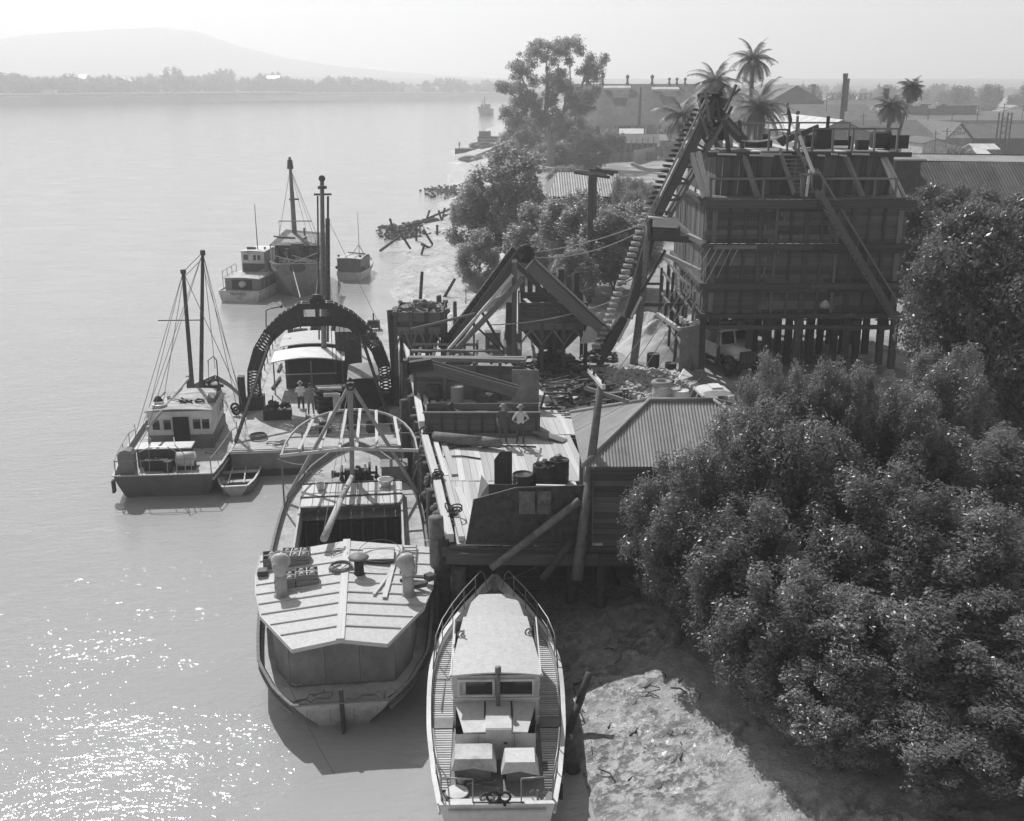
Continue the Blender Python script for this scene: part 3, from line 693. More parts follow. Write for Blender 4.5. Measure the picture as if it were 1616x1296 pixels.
mtree(1165, 800, 29.6, .95, 1.9, 0, 'mangrove hanging over the dark mud beside the shed')
mtree(1390, 765, 29.5, 1.15, 4.6, 2, 'large rounded mangrove at the centre of the thicket')
mtree(1540, 800, 29.0, 1.2, .4, 2, 'large mangrove at the edge of the picture below the drums')
mtree(1240, 900, 27.2, .98, 3.7, 1, 'mangrove whose shadow falls on the sunlit mud flat')
mtree(1390, 940, 26.0, 1.15, 1.1, 0, 'low leafy mangrove with dark gaps between its branches')
mtree(1570, 960, 25.4, 1.2, 5.7, 1, 'mangrove with bare stems showing low down')
mtree(1330, 1060, 24.6, .85, 5.0, 2, 'low mangrove at the edge of the mud near the bottom')
mtree(1500, 1110, 23.4, .95, 2.0, 0, 'lowest mangrove in the shade at the bottom of the bank')
mtree(1650, 1130, 23.0, 1.0, .9, 2, 'small mangrove in the bottom corner of the bank')
# --- mangrove bushes by the beach
mtree(800, 240, 100, 1.9, .9, 1, 'tall bushy tree leaning over the beach behind the A frame elevator', group='bushy trees behind the yard')
mtree(756, 300, 101, 1.3, 2.9, 2, 'lower bushy tree at the edge of the beach', group='bushy trees behind the yard')
mtree(842, 330, 92, 1.35, 4.9, 0, 'dense bushy tree just behind the A frame elevator', group='bushy trees behind the yard')
mtree(760, 372, 88, 1.0, 1.9, 0, 'small bushy tree with its foot on the pale beach', group='bushy trees behind the yard')
mtree(915, 312, 84, 1.6, 3.5, 1, 'bushy tree in front of the low iron roofed shed', group='bushy trees behind the yard')
mtree(972, 335, 80, 1.5, 5.9, 2, 'bushy tree beside the foot of the tall bucket elevator', group='bushy trees behind the yard')
mtree(1010, 330, 84, 1.0, 2.4, 0, 'pale bush behind the platform of the bucket elevator', group='bushy trees behind the yard')
mtree(905, 400, 76, .9, .3, 0, 'low bush behind the square timber hopper', group='bushy trees behind the yard')
# --- fig at the right
c, n, pc = crown_points(61, hull_egg(5.0, 4.6, 5.0, 6.4, 9, hollow=.62), 150, (.55, 1.15), 85000, shell=.45, rnd=1.0, vs=(1.1, 1.1, .8))
figc = leafmesh('fig_crown', c, n, .24, .42, M_leafd, 62, droop=.5)
p = PY(1560, 292, 47); fg_ = make_tree('fig_tree', 'huge dark leaved fig tree standing beside the tall timber bin', 'tree', (p.x + 1.3, 46.5, ground(p.x, 47) - .1), figc, trunk_mesh(7, .5, (0, 0), 8, 3, 5), M_bark, .4, (.86, .9, (p.z - 3.4) / 11.6))
p = PY(1680, 330, 44); copy_tree(fg_, None, (p.x, 44, 3.3), 2.2, (.8, .8, .85), 'second dark fig filling the shade at the edge of the yard')
p = PY(1545, 262, 66); copy_tree(fg_, None, (p.x, 68, 3.3), 4.0, (.95, .8, .85), 'dull green fig behind the bin in front of the long iron roof')
p = PY(1600, 262, 66); copy_tree(fg_, None, (p.x + 1, 64, 3.3), 1.0, (.8, .8, .85), 'dark fig crown below the long iron roof at the picture edge')
# --- eucalyptus
def hull_euc(rg, n):
    ns = [(-4.5, 0, 12, 3.2, 3.4), (-6.5, 1, 8.5, 2.6, 2.5), (-1, 0, 19.0, 3.6, 2.6), (3.4, 0, 19.6, 3.0, 2.2), (6.5, 0, 16.5, 2.7, 2.4), (-5.6, 0, 17.0, 2.7, 2.4), (1.5, 0, 14.0, 4.0, 3.0), (5.5, 0, 11.0, 3.0, 2.6), (-1.5, 0, 9.0, 3.6, 3.0), (9.3, 0, 18.2, 1.0, 1.0), (-8.2, 0, 13.0, 1.5, 1.5), (3, 0, 7, 3.6, 2.2), (7.6, 0, 13.2, 1.8, 1.4)]
    out = []
    for x, y, z, r, h in ns:
        k = int(n * (r * h) / sum(a[3] * a[4] for a in ns)) + 1; d = rg.normal(size=(k, 3)); d /= np.linalg.norm(d, axis=1, keepdims=True)
        out.append(d * (rg.random(k) ** .45)[:, None] * np.array([r, r * 1.2, h]) + np.array([x, y, z]))
    return np.concatenate(out)
c, n, pc = crown_points(71, hull_euc, 270, (.5, 1.25), 66000, shell=.9, rnd=1.4, vs=(1.1, 1.1, .9))
eucme = leafmesh('gum_crown', c, n, .36, .36, M_leaf2, 72, droop=.8)
tb = MB()
tb.path([(0, 0, -.3), (.1, 0, 3), (-.3, 0, 6), (-.8, 0, 10), (-.6, 0, 15), (-.9, 0, 19)], [.95, .7, .6, .4, .25, .08], 9)
for l in (((-.2, 0, 5), (2, 0, 9), (3.4, .4, 14), (3.2, 0, 20)), ((-.4, 0, 7), (-3, .3, 11), (-5, 0, 15), (-5.8, 0, 18.5)), ((2, 0, 9), (5, 0, 12.5), (6.4, .3, 17)), ((6, 0, 14.5), (8, 0, 16.5), (9.3, 0, 18.4)), ((-.6, 0, 9), (-4, -.4, 10.5), (-7, 0, 12.5), (-8.2, 0, 13.3)), ((-.7, 0, 10), (1.6, 0, 13), (1.2, 0, 17.5)), ((-.1, 0, 3.8), (3, .5, 6), (5.6, 0, 10.5)), ((-.3, 0, 5.5), (-4, 0, 7.5), (-6.4, 0, 8.5))):
    tb.path(l, [.34, .26, .16, .06][:len(l)], 6)
p = P(868, 262, 3.5); eu = make_tree('gum_tree', 'tall spreading gum tree towering over the river bank', 'tree', (p.x, p.y, 3.3), eucme, tb, M_barkl, 0, 1.0); eu.scale = (p.y / 200 * 1.02,) * 3
# layered darker shrubs below the gum
c, n, pc = crown_points(81, hull_egg(3.2, 3.0, 2.6, 2.9, 6, hollow=.5), 60, (.5, .95), 15000, shell=.6)
shr = leafmesh('shrub_crown', c, n, .26, .45, M_leaf2, 82); shrT = trunk_mesh(3, .14, (0, 0), 5, 1.4, 9)
first = None
SHR = [(815, 205, 235, 1.5, 'layered shrub on the headland below the gum'), (838, 175, 240, 1.9, 'tall shrub beside the gum tree towards the river'), (905, 185, 225, 1.6, 'dark shrub at the foot of the gum towards the factory'), (800, 230, 205, 1.2, 'spreading shrub over the river side of the gum trunk'),
       (930, 215, 200, 1.2, 'dark bush beside the pale flowering bush'), (760, 232, 270, 1.1, 'scrubby bush on the headland above the far barge'), (985, 278, 125, .55, 'small round garden bush behind the low iron roofed shed'), (1012, 282, 122, .6, 'round garden bush beside the elevator slope'), (1000, 300, 112, .5, 'third small garden bush near the shed wall'),
       (870, 225, 215, 1.3, 'bush hiding the base of the gum trunk'), (1395, 222, 150, .9, 'shrub between the palms and the gabled shed'), (1515, 232, 150, .75, 'shrub in front of the gabled workshop'), (745, 258, 262, .9, 'reedy bush by the water of the headland'), (890, 262, 165, .9, 'low bush behind the ridge of the low shed')]
for i, (px, py, Y, s, lb) in enumerate(SHR):
    p = PY(px, py, Y); z = 3.2 if p.x > shore(Y) + 6 else ground(p.x, Y); s2 = max((p.z - z) / 5.6, .3)
    if first is None: first = make_tree('shrub', lb, 'shrub', (p.x, Y, z), shr, shrT, M_bark, .3, (s, s, s2), 'shrubs on the river bank')
    else: copy_tree(first, None, (p.x, Y, z), i * 1.3, (s, s, s2), lb)
c, n, pc = crown_points(91, hull_egg(2.6, 2.2, 1.9, 2.2, 5, hollow=.6), 50, (.5, .8), 9000, shell=.4)
flo = leafmesh('flowering_crown', c, n, .26, .6, M_leafp, 92)
p = P(968, 252, 3.5); fl = make_tree('flowering_bush', 'round bush covered in pale blossom beside the yard fence', 'bush', p, flo, trunk_mesh(2, .1, (0, 0), 4, 1, 4), M_bark, 0, 1.25)
p = P(1030, 350, 3.5); copy_tree(fl, None, p + Vector((-.6, 0, 0)), 1, (.75, .75, .9), 'pale leaved climber massed behind the tall bucket elevator')
# --- palms
def frond(L_, droop, m_, w=.40, nl=34, seed=0):
    """one feather frond along +x"""
    rg = random.Random(seed); b = MB(); pts = []
    for i in range(nl + 1):
        t = i / nl; a = .85 - droop * t; pts.append(Vector((L_ * (t - .12 * t * t), 0, L_ * (.55 * t - droop * .62 * t * t))))
    b.path(pts[::3], [.035 * (1 - .8 * i / 8) for i in range(len(pts[::3]))], 4)
    for i in range(2, nl + 1):
        t = i / nl; ln = w * (1.1 - .75 * abs(t - .45)) * 1.45; d = (pts[i] - pts[i - 1]).normalized()
        for s_ in (-1, 1):
            for q in range(2):
                p0 = pts[i] - d * q * L_ / nl / 2; tip = p0 + Vector((d.x * .45 * ln, s_ * ln * .8, -ln * (.35 + rg.random() * .35))); 
                b.add([p0, p0 + d * .05, tip], [(0, 1, 2)])
    return b
def palm(px, py, Y, zb, label, sc=1., n=26, L_=3.0, trunk_lean=0., hang=1.0, tr=.2, cnt=None):
    top = PY(px, py, Y); x0 = top.x + trunk_lean; t = thing('palm_tree', label, 'palm', (x0, Y, zb)); h = top.z - zb - L_ * .35
    b = MB(); b.path([(-trunk_lean * (i / 8) ** 1.4, 0, h * i / 8) for i in range(9)], [tr * 1.3] + [tr] * 8, 8); b.build('trunk', M_bark, t, True)
    cr = frond(L_, .9, M_palm, seed=3).build('frond', M_palm, t); me0 = cr.data
    cr2 = frond(L_, 1.35 * hang, M_palm, seed=5); me1 = bpy.data.meshes.new('frond'); me1.from_pydata(cr2.v, [], cr2.f); me1.materials.append(M_palm)
    rg = random.Random(int(px))
    for i in range(n):
        o = cr if i == 0 else link('frond', me0 if i % 2 else me1, t)
        tilt = R(-60 + 125 * (i / n) ** .8); o.location = (-trunk_lean, 0, h); o.rotation_euler = (rg.uniform(-.3, .3), tilt, i * 2.399); o.scale = (rg.uniform(.8, 1.1),) * 3
    return t
palm(1190, 78, 112, 3.4, 'tallest feather palm rising behind the bin', L_=2.8, n=30)
palm(1130, 112, 104, 3.4, 'ragged feather palm beside the head of the elevator', L_=2.9, n=32)
palm(1200, 148, 96, 3.4, 'dense drooping palm clump behind the bin roof', L_=3.5, n=52, hang=1.3, tr=.35)
palm(1078, 165, 98, 3.4, 'shorter palm behind the slope of the bucket elevator', L_=2.9, n=30)
palm(1440, 130, 120, 3.4, 'palm with a compact round head by the workshops', L_=1.6, n=40, trunk_lean=-2.2)
palm(1408, 155, 112, 3.4, 'lower palm with drooping head beside the round headed one', L_=2.2, n=38, trunk_lean=-.4)
# --- far trees
c, n, pc = crown_points(101, hull_egg(5.6, 5, 4.4, 5.2, 6, hollow=.4), 34, (1.0, 2.3), 1500, shell=.7)
ft1 = leafmesh('far_crown', c, n, 1.25, .6, M_farleaf, 102)
c, n, pc = crown_points(111, hull_egg(3.8, 3.4, 5.6, 6.5, 6, hollow=.4), 30, (.9, 2.0), 1300, shell=.7)
ft2 = leafmesh('far_crown', c, n, 1.15, .6, M_farleaf, 112)
ftt = trunk_mesh(9, .35, (0, 0), 4, 2.5, 3, n=5)
protos = [make_tree('bank_tree', 'hazy round crowned tree along the road of the far bank', 'tree', (-380, 880, 9), ft1, ftt, M_bark, 0, 1., 'round trees on the far bank'),
          make_tree('bank_tree', 'hazy tall narrow tree along the road of the far bank', 'tree', (-360, 885, 9), ft2, ftt, M_bark, 0, 1., 'tall trees on the far bank')]
rg = random.Random(5)
def fbY(x):
    for i in range(len(fb) - 1):
        if fb[i][0] <= x < fb[i + 1][0]: return fb[i][1] + (fb[i + 1][1] - fb[i][1]) * (x - fb[i][0]) / (fb[i + 1][0] - fb[i][0])
    return 1100
for i in range(210):
    row = i % 3; px = -40 + (i // 3) * 12.5 + rg.uniform(-9, 9)
    if px > 800: px = 400 + rg.uniform(-380, 390)
    u = (px - 808) / FPX; Y = 900.
    for _ in range(6): Y = fbY(u * Y) + (36 + row * 45 + (90 if row == 2 else 0))
    s = rg.uniform(.7, 1.5) * (1.15 if row else .85) * (1.25 if 290 < px < 460 and rg.random() < .6 else 1) * (1 if px < 480 else .85); k = rg.random() < .35
    copy_tree(protos[k], None, (u * Y, Y, 8.6 if px < 560 else 6.8), rg.uniform(0, 6), (s * rg.uniform(.9, 1.35), s, s * rg.uniform(.8, 1.05)))
for i in range(120):                                     # trees of the suburb to the right, beyond the works
    px = 1060 + i * 4.8 + rg.uniform(-12, 12); Y = rg.uniform(520, 1150); u = (px - 808) / FPX
    copy_tree(protos[i % 2], None, (u * Y, Y, 2.8), rg.uniform(0, 6), rg.uniform(.7, 1.25), 'hazy tree of the suburb beyond the factory sheds', 'trees beyond the factory')
# ================================================================== BOATS
X, Y_, Z = Vector((1, 0, 0)), Vector((0, 1, 0)), Vector((0, 0, 1))
DO = P(372, 786, 0)
# ---------------------------------------------------------------- big wooden lighter in the foreground
BRZ = R(6.8); BO = Vector((-5.2, 29.1, 0))
def BW(x, y, z): return BO + Matrix.Rotation(BRZ, 3, 'Z') @ Vector((x, y, z))
bg_ = thing('lighter', 'broad wooden lighter with pale battened stern roof moored beside the wharf', 'barge', BO, BRZ)
Hb = Hull(21.4, [(0, 1.45), (.04, 2.05), (.12, 2.7), (.3, 3.02), (.6, 3.0), (.76, 2.75), (.88, 1.95), (.96, .95), (1, .04)], [(0, .55), (.1, .8), (.3, .93), (.8, .8), (1, .3)],
          [(0, 1.2), (.15, 1.38), (.5, 1.52), (.8, 1.82), (1, 2.35)], [(0, .85), (.15, 1.0), (.5, 1.3), (.8, 1.58), (1, 2.08)], rake=.9, srake=.95, n=42, y0=-.8)
Hb.build(bg_, M_cream, M_mid, M_deck, M_wood, gun=.10, bulw=.10, m_low=M_dark, hole=(2.03, 8.6, 12.8))
mb = MB(); mb.tube((0, -.3, -.3), (0, -.95, 1.75), .07).box((0, -.45, .0), (.08, .4, .8)); mb.build('rudder_stock', M_wooddm, bg_)
mb = MB()
for x_ in (-1.05, -.35, .35, 1.05): mb.box((x_, -.66, .8), (.01, .02, .6), rx=-.4)
mb.build('transom_seam', M_dark, bg_)
def ins(p, k=.0): return p
wp = [(-1.62, .72), (1.62, .72), (2.15, 1.8), (2.35, 3.2), (2.4, 6.9), (-2.4, 6.9), (-2.35, 3.2), (-2.15, 1.8)]
for i in range(len(wp)):
    a, b_ = wp[i], wp[(i + 1) % len(wp)]; n_ = max(1, round(math.hypot(b_[0] - a[0], b_[1] - a[1]) / 1.0))
    for j in range(n_):
        p = [a[0] + (b_[0] - a[0]) * j / n_, a[1] + (b_[1] - a[1]) * j / n_]; q = [a[0] + (b_[0] - a[0]) * (j + 1) / n_, a[1] + (b_[1] - a[1]) * (j + 1) / n_]
        piece('wall_panel', bg_, M_ply, (p[0], p[1], 1.72), (q[0] - (q[0] - p[0]) * .012, q[1] - (q[1] - p[1]) * .012, 1.72), .04, 1.52)
rp = [(-1.42, -.05), (0, .15), (1.42, -.05), (2.68, 2.2), (3.05, 3.7), (3.12, 5.4), (3.12, 7.25), (0, 7.55), (-3.12, 7.25), (-3.12, 5.6), (-2.95, 4.3), (-2.62, 2.55)]
def rz_(x): return 2.80 - .30 * abs(x) / 3.1
left_ = [(0, .15), (-1.42, -.05), (-2.62, 2.45), (-2.95, 4.1), (-3.12, 5.6), (-3.12, 7.25), (0, 7.55)]
right_ = [(0, .15), (0, 7.55), (3.12, 7.25), (3.12, 5.4), (3.0, 3.9), (2.62, 2.35), (1.42, -.05)]
for pts in (left_, right_):
    pp = [Vector((p[0], p[1], rz_(p[0]))) for p in pts]
    if (pp[1] - pp[0]).cross(pp[2] - pp[1]).z < 0: pp = pp[::-1]
    MB().poly(pp, .05).build('roof_panel', M_roofc, bg_)
def roof_x(y):
    prof = [(-.05, 1.42), (2.4, 2.62), (4.0, 2.97), (5.5, 3.12), (9, 3.12)]; return lin(y, prof)
for y in (.95, 1.75, 2.55, 3.3, 4.05, 4.8, 5.75, 6.7):
    for s_ in (-1, 1):
        xo = roof_x(y) - .05; piece('roof_batten', bg_, M_woodl, (s_ * .12, y + .04, rz_(.1) + .02), (s_ * xo, y - .02, rz_(xo) + .02), .07, .05)
piece('ridge_board', bg_, M_woodl, (0, .12, 2.825), (0, 7.6, 2.825), .26, .03)
ol = [(0, .15)] + [(-a, b_) for a, b_ in ((1.42, -.05), (2.62, 2.45), (2.95, 4.1), (3.12, 5.6), (3.12, 7.25))]
for s_ in (-1, 1):
    for i in range(5):
        a, b_ = ol[i], ol[i + 1]; piece('fascia_board', bg_, M_woodl, (a[0] * s_, a[1] - .02, rz_(a[0]) - .05), (b_[0] * s_, b_[1] - .02, rz_(b_[0]) - .05), .04, .13)
# hold, coaming, covers
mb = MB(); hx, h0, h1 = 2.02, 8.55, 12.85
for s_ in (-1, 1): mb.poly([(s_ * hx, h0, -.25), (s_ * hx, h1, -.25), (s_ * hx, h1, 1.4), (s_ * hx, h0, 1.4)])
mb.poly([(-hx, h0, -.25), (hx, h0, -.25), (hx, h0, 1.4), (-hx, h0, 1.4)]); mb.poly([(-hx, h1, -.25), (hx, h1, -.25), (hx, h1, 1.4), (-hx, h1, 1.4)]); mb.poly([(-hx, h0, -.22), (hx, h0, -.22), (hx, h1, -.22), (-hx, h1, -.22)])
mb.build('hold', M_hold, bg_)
for i in range(9): piece('hold_frame', bg_, M_woodd, (-1.9 + i * .47, 12.8, -.2), (-1.9 + i * .47, 12.8, 1.35), .09, .07, up=(0, 1, 0))
for s_ in (-1, 1): piece('hatch_coaming', bg_, M_cream, (s_ * 2.08, 7.6, 1.65), (s_ * 2.12, 15.4, 1.78), .08, .62)
piece('hatch_coaming', bg_, M_cream, (-2.1, 15.42, 1.78), (2.1, 15.42, 1.78), .08, .62)
piece('hatch_beam', bg_, M_woodd, (-2.1, 12.85, 2.0), (2.1, 12.85, 2.0), .16, .14)
for i in range(9):
    x_ = -1.86 + i * .465; piece('hatch_board', bg_, M_woodl, (x_, 12.95, 2.03), (x_, 15.38, 2.08), .44, .05, jit=.012)
for y in (13.9, 15.45): piece('hatch_batten', bg_, M_woodd, (-2.15, y, 2.1 + (y - 13.9) * .01), (2.15, y, 2.1 + (y - 13.9) * .01), .07, .05)
# mast, sheer legs, boom
mtop = Vector((.1, 15.6, 6.55))
mb = MB(); mb.bar((-.02, 15.75, 1.5), mtop, .2, .24); mb.build('mast', M_spar, bg_)
for s_ in (-1, 1): mb = MB(); mb.bar(mtop + Vector((s_ * .08, 0, -.12)), (s_ * 2.86, 14.9, 1.65), .13, .13); mb.build('sheer_leg', M_spar, bg_)
mb = MB(); mb.tube((0, 15.45, 2.35), (-.35, 11.2, 2.95), .13, .12); mb.tube((-.35, 11.2, 2.95), (-.78, 6.9, 3.2), .12, .15); mb.build('boom', M_woodlm, bg_, True)
mb = MB(); mb.torus(mtop + Vector((0, -.1, -.1)), .14, .05, 10, 5, Euler((R(90), 0, 0))).box(mtop, (.3, .3, .12)).ball(mtop + Vector((0, 0, .2)), .09); mb.build('masthead_block', M_black, bg_)
mb = MB()
mb.path([mtop, (-.45, 9.5, 3.2)], .012).path([mtop + Vector((-.1, -.1, -.2)), (-.8, 7.1, 3.35)], .012).path([mtop + Vector((-.15, 0, 0)), (-2.6, 13.2, 1.8)], .008).path([mtop, (.35, 20.3, 2.9)], .01)
mb.path([(-.25, 15.7, 3), (-.5, 15.4, 4.4), mtop], .02); mb.build('rigging', M_rope, bg_)
# awning frame over the bow
AZ = 3.95; arc = []
for i in range(17):
    t = math.pi * i / 16; arc.append(Vector((-math.cos(t) * 2.85, 14.0 + math.sin(t) ** .8 * 5.6, AZ + .25 * math.sin(t))))
for side_ in (arc[:9], arc[8:]):
    mb = MB()
    for i in range(len(side_) - 1): mb.bar(side_[i], side_[i + 1], .07, .10)
    mb.build('awning_bow_rail', M_woodlm, bg_)
piece('awning_beam', bg_, M_woodl, (-2.9, 14.0, AZ + .02), (0, 14.0, AZ + .22), .08, .13); piece('awning_beam', bg_, M_woodl, (0, 14.0, AZ + .22), (2.9, 14.0, AZ + .02), .08, .13)
def arcy(x): return 14.0 + (max(0, 1 - (x / 2.85) ** 2)) ** .4 * 5.6
for x_ in (-2.1, -1.22, -.42, .3, 1.15, 2.1): piece('awning_slat', bg_, M_woodl, (x_, 14.02, AZ + .27), (x_ * .88 + .1, arcy(x_) - .02, AZ + .30), .13, .035)
for y in (16.2, 17.6): xx = 2.85 * (1 - ((y - 14) / 5.6) ** 2.5) ** .5; piece('awning_crossbar', bg_, M_wood, (-xx, y, AZ + .1), (xx, y, AZ + .1), .06, .05)
for x_, y in ((-2.85, 14.05), (2.85, 14.05), (-2.2, 17.2), (2.2, 17.2)): piece('awning_post', bg_, M_wood, (x_, y, 1.7), (x_, y, AZ), .07, .07, up=(0, 1, 0))
# winch and engine box on the fore deck
mb = MB()
for x_ in (-.5, .55): mb.box((x_, 16.7, 1.95), (.1, .9, .75))
mb.tube((-.7, 16.6, 2.1), (1.1, 16.6, 2.1), .07).tube((-.35, 16.6, 2.1), (.4, 16.6, 2.1), .24, n=12).tube((.7, 16.6, 2.15), (.8, 16.6, 2.15), .45, n=16).tube((1.0, 16.9, 2.0), (1.1, 16.9, 2.0), .3, n=14).tube((-.75, 16.6, 2.1), (-.95, 16.6, 2.1), .14, .2).box((.2, 17.1, 1.85), (1.2, .4, .5))
for i in range(10): mb.box((random.uniform(-.8, 1.1), random.uniform(16.2, 17.3), random.uniform(1.8, 2.3)), (.12, .15, .2), random.random() * 3)
mb.build('winch', M_black, bg_)
mb = MB(); mb.box((1.85, 17.0, 1.95), (1.15, .95, .8)).box((1.85, 17.0, 2.37), (1.25, 1.05, .05)); mb.build('engine_box', M_mid, bg_)
mb = MB(); mb.lathe((-1.5, 16.6, 2.12), [(.12, 0), (.2, .24), (.19, .24), (.1, .03)], 12); single_ = None
# items on the lighter's roof (each its own thing)
def put(t, x, y, z, rz=0):
    p = BW(x, y, z); t.location = p; t.rotation_euler = (0, 0, BRZ + rz); return t
M_vent = mat('vent_paint', .42, var=.2, scale=3, dirt=.3, rough=.5)
def ventilator(label, x, y, z, rz, h=1.25):
    t = thing('cowl_ventilator', label, 'ventilator', (0, 0, 0), 0, 'cowl ventilators on the stern roof'); mb = MB()
    mb.lathe((0, 0, 0), [(.26, 0), (.26, .03), (.2, .05), (.19, .5), (.2, .75)], 18); mb.build('vent_pipe', M_vent, t, True)
    hd = MB(); pts = []; rr = []
    for i in range(7):
        a = i / 6 * R(95); pts.append((0, -.02 + .28 * (1 - math.cos(a)) * 1.0, .74 + .30 * math.sin(a) + .1 * i / 6)); rr.append(.2 + .12 * (i / 6) ** 1.2)
    hd.path(pts, rr, 18); hd.ball((0, .06, 1.02), .28, 14, (1, .9, .9)); hd.build('cowl', M_vent, t, True)
    mo = MB(); e = Euler((R(-95), 0, 0)); mo.torus(Vector(pts[-1]) + Vector((0, .02, 0)), .31, .025, 18, 5, e); mo.build('cowl_rim', M_vent, t, True)
    put(t, x, y, z, rz); return t
ventilator('mushroom headed ventilator at the river side of the stern roof', -2.05, 3.75, rz_(2.05), 0)
ventilator('mushroom headed ventilator at the wharf side of the stern roof', 2.15, 3.3, rz_(2.15), .3)
t = thing('mushroom_vent', 'small black stack with a round flat cap on the roof ridge', 'ventilator'); MB().lathe((0, 0, 0), [(.2, 0), (.17, .05), (.16, .5)], 14).build('vent_pipe', M_black, t, True); MB().lathe((0, 0, .62), [(.36, 0), (.3, .05), (.02, .13)], 18).build('vent_cap', M_mid, t, True); put(t, .5, 4.75, 2.76)
def crate(name, label, x, y, w, l, h, rz, group, nx=2, ny=2, bottles=True):
    t = thing(name, label, 'crate', (0, 0, 0), 0, group)
    for s_ in (-1, 1):
        for z in (h * .25, h * .75): piece('slat', t, M_wood, (-w / 2, s_ * l / 2, z), (w / 2, s_ * l / 2, z), .02, h * .42); piece('slat', t, M_wood, (s_ * w / 2, -l / 2, z), (s_ * w / 2, l / 2, z), .02, h * .42)
    piece('base_board', t, M_wood, (-w / 2, 0, .01), (w / 2, 0, .01), l, .02)
    for i in range(1, nx): piece('divider', t, M_woodl, (-w / 2 + w * i / nx, -l / 2, h * .9), (-w / 2 + w * i / nx, l / 2, h * .9), .035, .05)
    piece('divider', t, M_woodl, (-w / 2, 0, h * .92), (w / 2, 0, h * .92), .035, .05)
    if bottles:
        for i in range(nx):
            for j in range(ny):
                MB().lathe((-w / 2 + w * (i + .5) / nx, -l / 2 + l * (j + .5) / ny, .02), [(.12, 0), (.125, .05), (.125, h * .7), (.07, h * .95), (.035, h)], 10).build('jar', M_cream, t, True)
    put(t, x, y, rz_(x) + .02, rz); return t
crate('carboy_crate', 'open crate of pale jars nearest the vent by the ridge', -1.25, 4.45, .72, .62, .42, .08, 'crates of jars on the stern roof')
crate('carboy_crate', 'open crate of pale jars between the vent and its neighbour crate', -1.98, 4.35, .66, .62, .42, .05, 'crates of jars on the stern roof')
crate('carboy_crate', 'larger divided crate of jars further up the stern roof', -1.75, 6.2, .95, .72, .42, -.05, 'crates of jars on the stern roof', 3)
crate('carboy_crate', 'crate at the far river corner of the stern roof', -2.6, 6.3, .6, .7, .38, .1, 'crates of jars on the stern roof', 1)
mb = MB(); mb.box((0, 0, .08), (.35, .3, .16)).box((0, .0, .18), (.3, .34, .04)); o = single(mb, 'tool_box', M_dark, 'small dark box at the river edge of the stern roof', 'box', loc=BW(-2.85, 5.5, rz_(2.85) + .03), rz=BRZ)
mb = MB()
for k in range(5): mb.torus((random.uniform(-.03, .03), random.uniform(-.03, .03), .03 + .028 * k), .42 - .015 * k, .02, 24, 5)
mb.path([(.3, .1, .05), (0, -.2, .06), (-.3, .2, .06)], .018).path([(-.1, -.3, .05), (.25, .25, .07)], .018)
single(mb, 'hose_coil', M_rope, 'large coil of dark hose lying on the roof ridge', 'hose', loc=BW(-.15, 5.15, 2.78), rz=BRZ)
def tangle(c, r, n, th, m, name, label, cat, seed, flat=.12, **k):
    rg = random.Random(seed); mb = MB(); p = Vector((0, 0, .03)); pts = [p]; a = 0
    for i in range(n): a += rg.uniform(-1.3, 1.8); p = p + Vector((math.cos(a), math.sin(a), 0)) * r * .33; p = Vector((max(-r, min(r, p.x)), max(-r * .6, min(r * .6, p.y)), .02 + rg.random() * flat)); pts.append(p)
    mb.path(pts, th, 5); return single(mb, name, m, label, cat, loc=c, rz=BRZ, **k)
tangle(BW(-.4, 6.6, 2.75), .5, 26, .015, M_rope, 'rope_tangle', 'loose rope tangle near the hold edge of the stern roof', 'rope', 3)
t = thing('skylight', 'low slatted skylight near the middle of the stern roof', 'skylight')
for i in range(2): piece('skylight_side', t, M_woodd, (-.55, -.5 + i * 1.0, .09), (.55, -.5 + i * 1.0, .09), .05, .16)
for s_ in (-1, 1): piece('skylight_side', t, M_woodd, (s_ * .55, -.5, .09), (s_ * .55, .5, .09), .05, .16)
piece('skylight_lid', t, M_deck, (-.56, 0, .16), (.56, 0, .16), .9, .03); put(t, 1.15, 6.1, rz_(1.15), -.05)
mb = MB(); mb.torus((0, 0, .12), .75, .012, 26, 4, Euler((R(14), 0, 0))).torus((.1, -.2, .1), .7, .012, 26, 4, Euler((R(-6), 0, 0))); single(mb, 'wire_hoop', M_rope, 'thin wire hoops lying over the skylight', 'wire', loc=BW(1.2, 6.0, rz_(1.2) + .15), rz=BRZ)
for (x0, y0, x1, y1, lb) in ((1.85, 6.9, 1.35, 2.9, 'long pale plank lying across the stern roof'), (1.62, 5.0, 1.0, 3.1, 'short pale batten beside the long plank on the stern roof')):
    a = BW(x0, y0, rz_(x0) + .06); b_ = BW(x1, y1, rz_(x1) + .07); t = piece('plank', None, M_woodl, a, b_, .16 if x0 > 1.7 else .1, .04); tag(t, lb, 'plank')
def ladder(label, a, b_, w, n, m, r=.035, cat='ladder', sidew=None):
    a = Vector(a); b_ = Vector(b_); t = thing('ladder', label, cat, a, w=True); d, x, z = basis(b_ - a, sidew or (0, 0, 1))
    for s_ in (-1, 1): piece('ladder_rail', t, m, a + x * s_ * w / 2, b_ + x * s_ * w / 2, r * 1.2, r * 2.2)
    for i in range(n): c = a.lerp(b_, (i + .5) / n); piece('rung', t, m, c - x * w / 2, c + x * w / 2, r, r)
    return t
ladder('wooden ladder lying on the wharf side of the stern roof', BW(2.15, 4.8, rz_(2.15) + .08), BW(2.3, 7.1, rz_(2.3) + .08), .5, 8, M_wood)
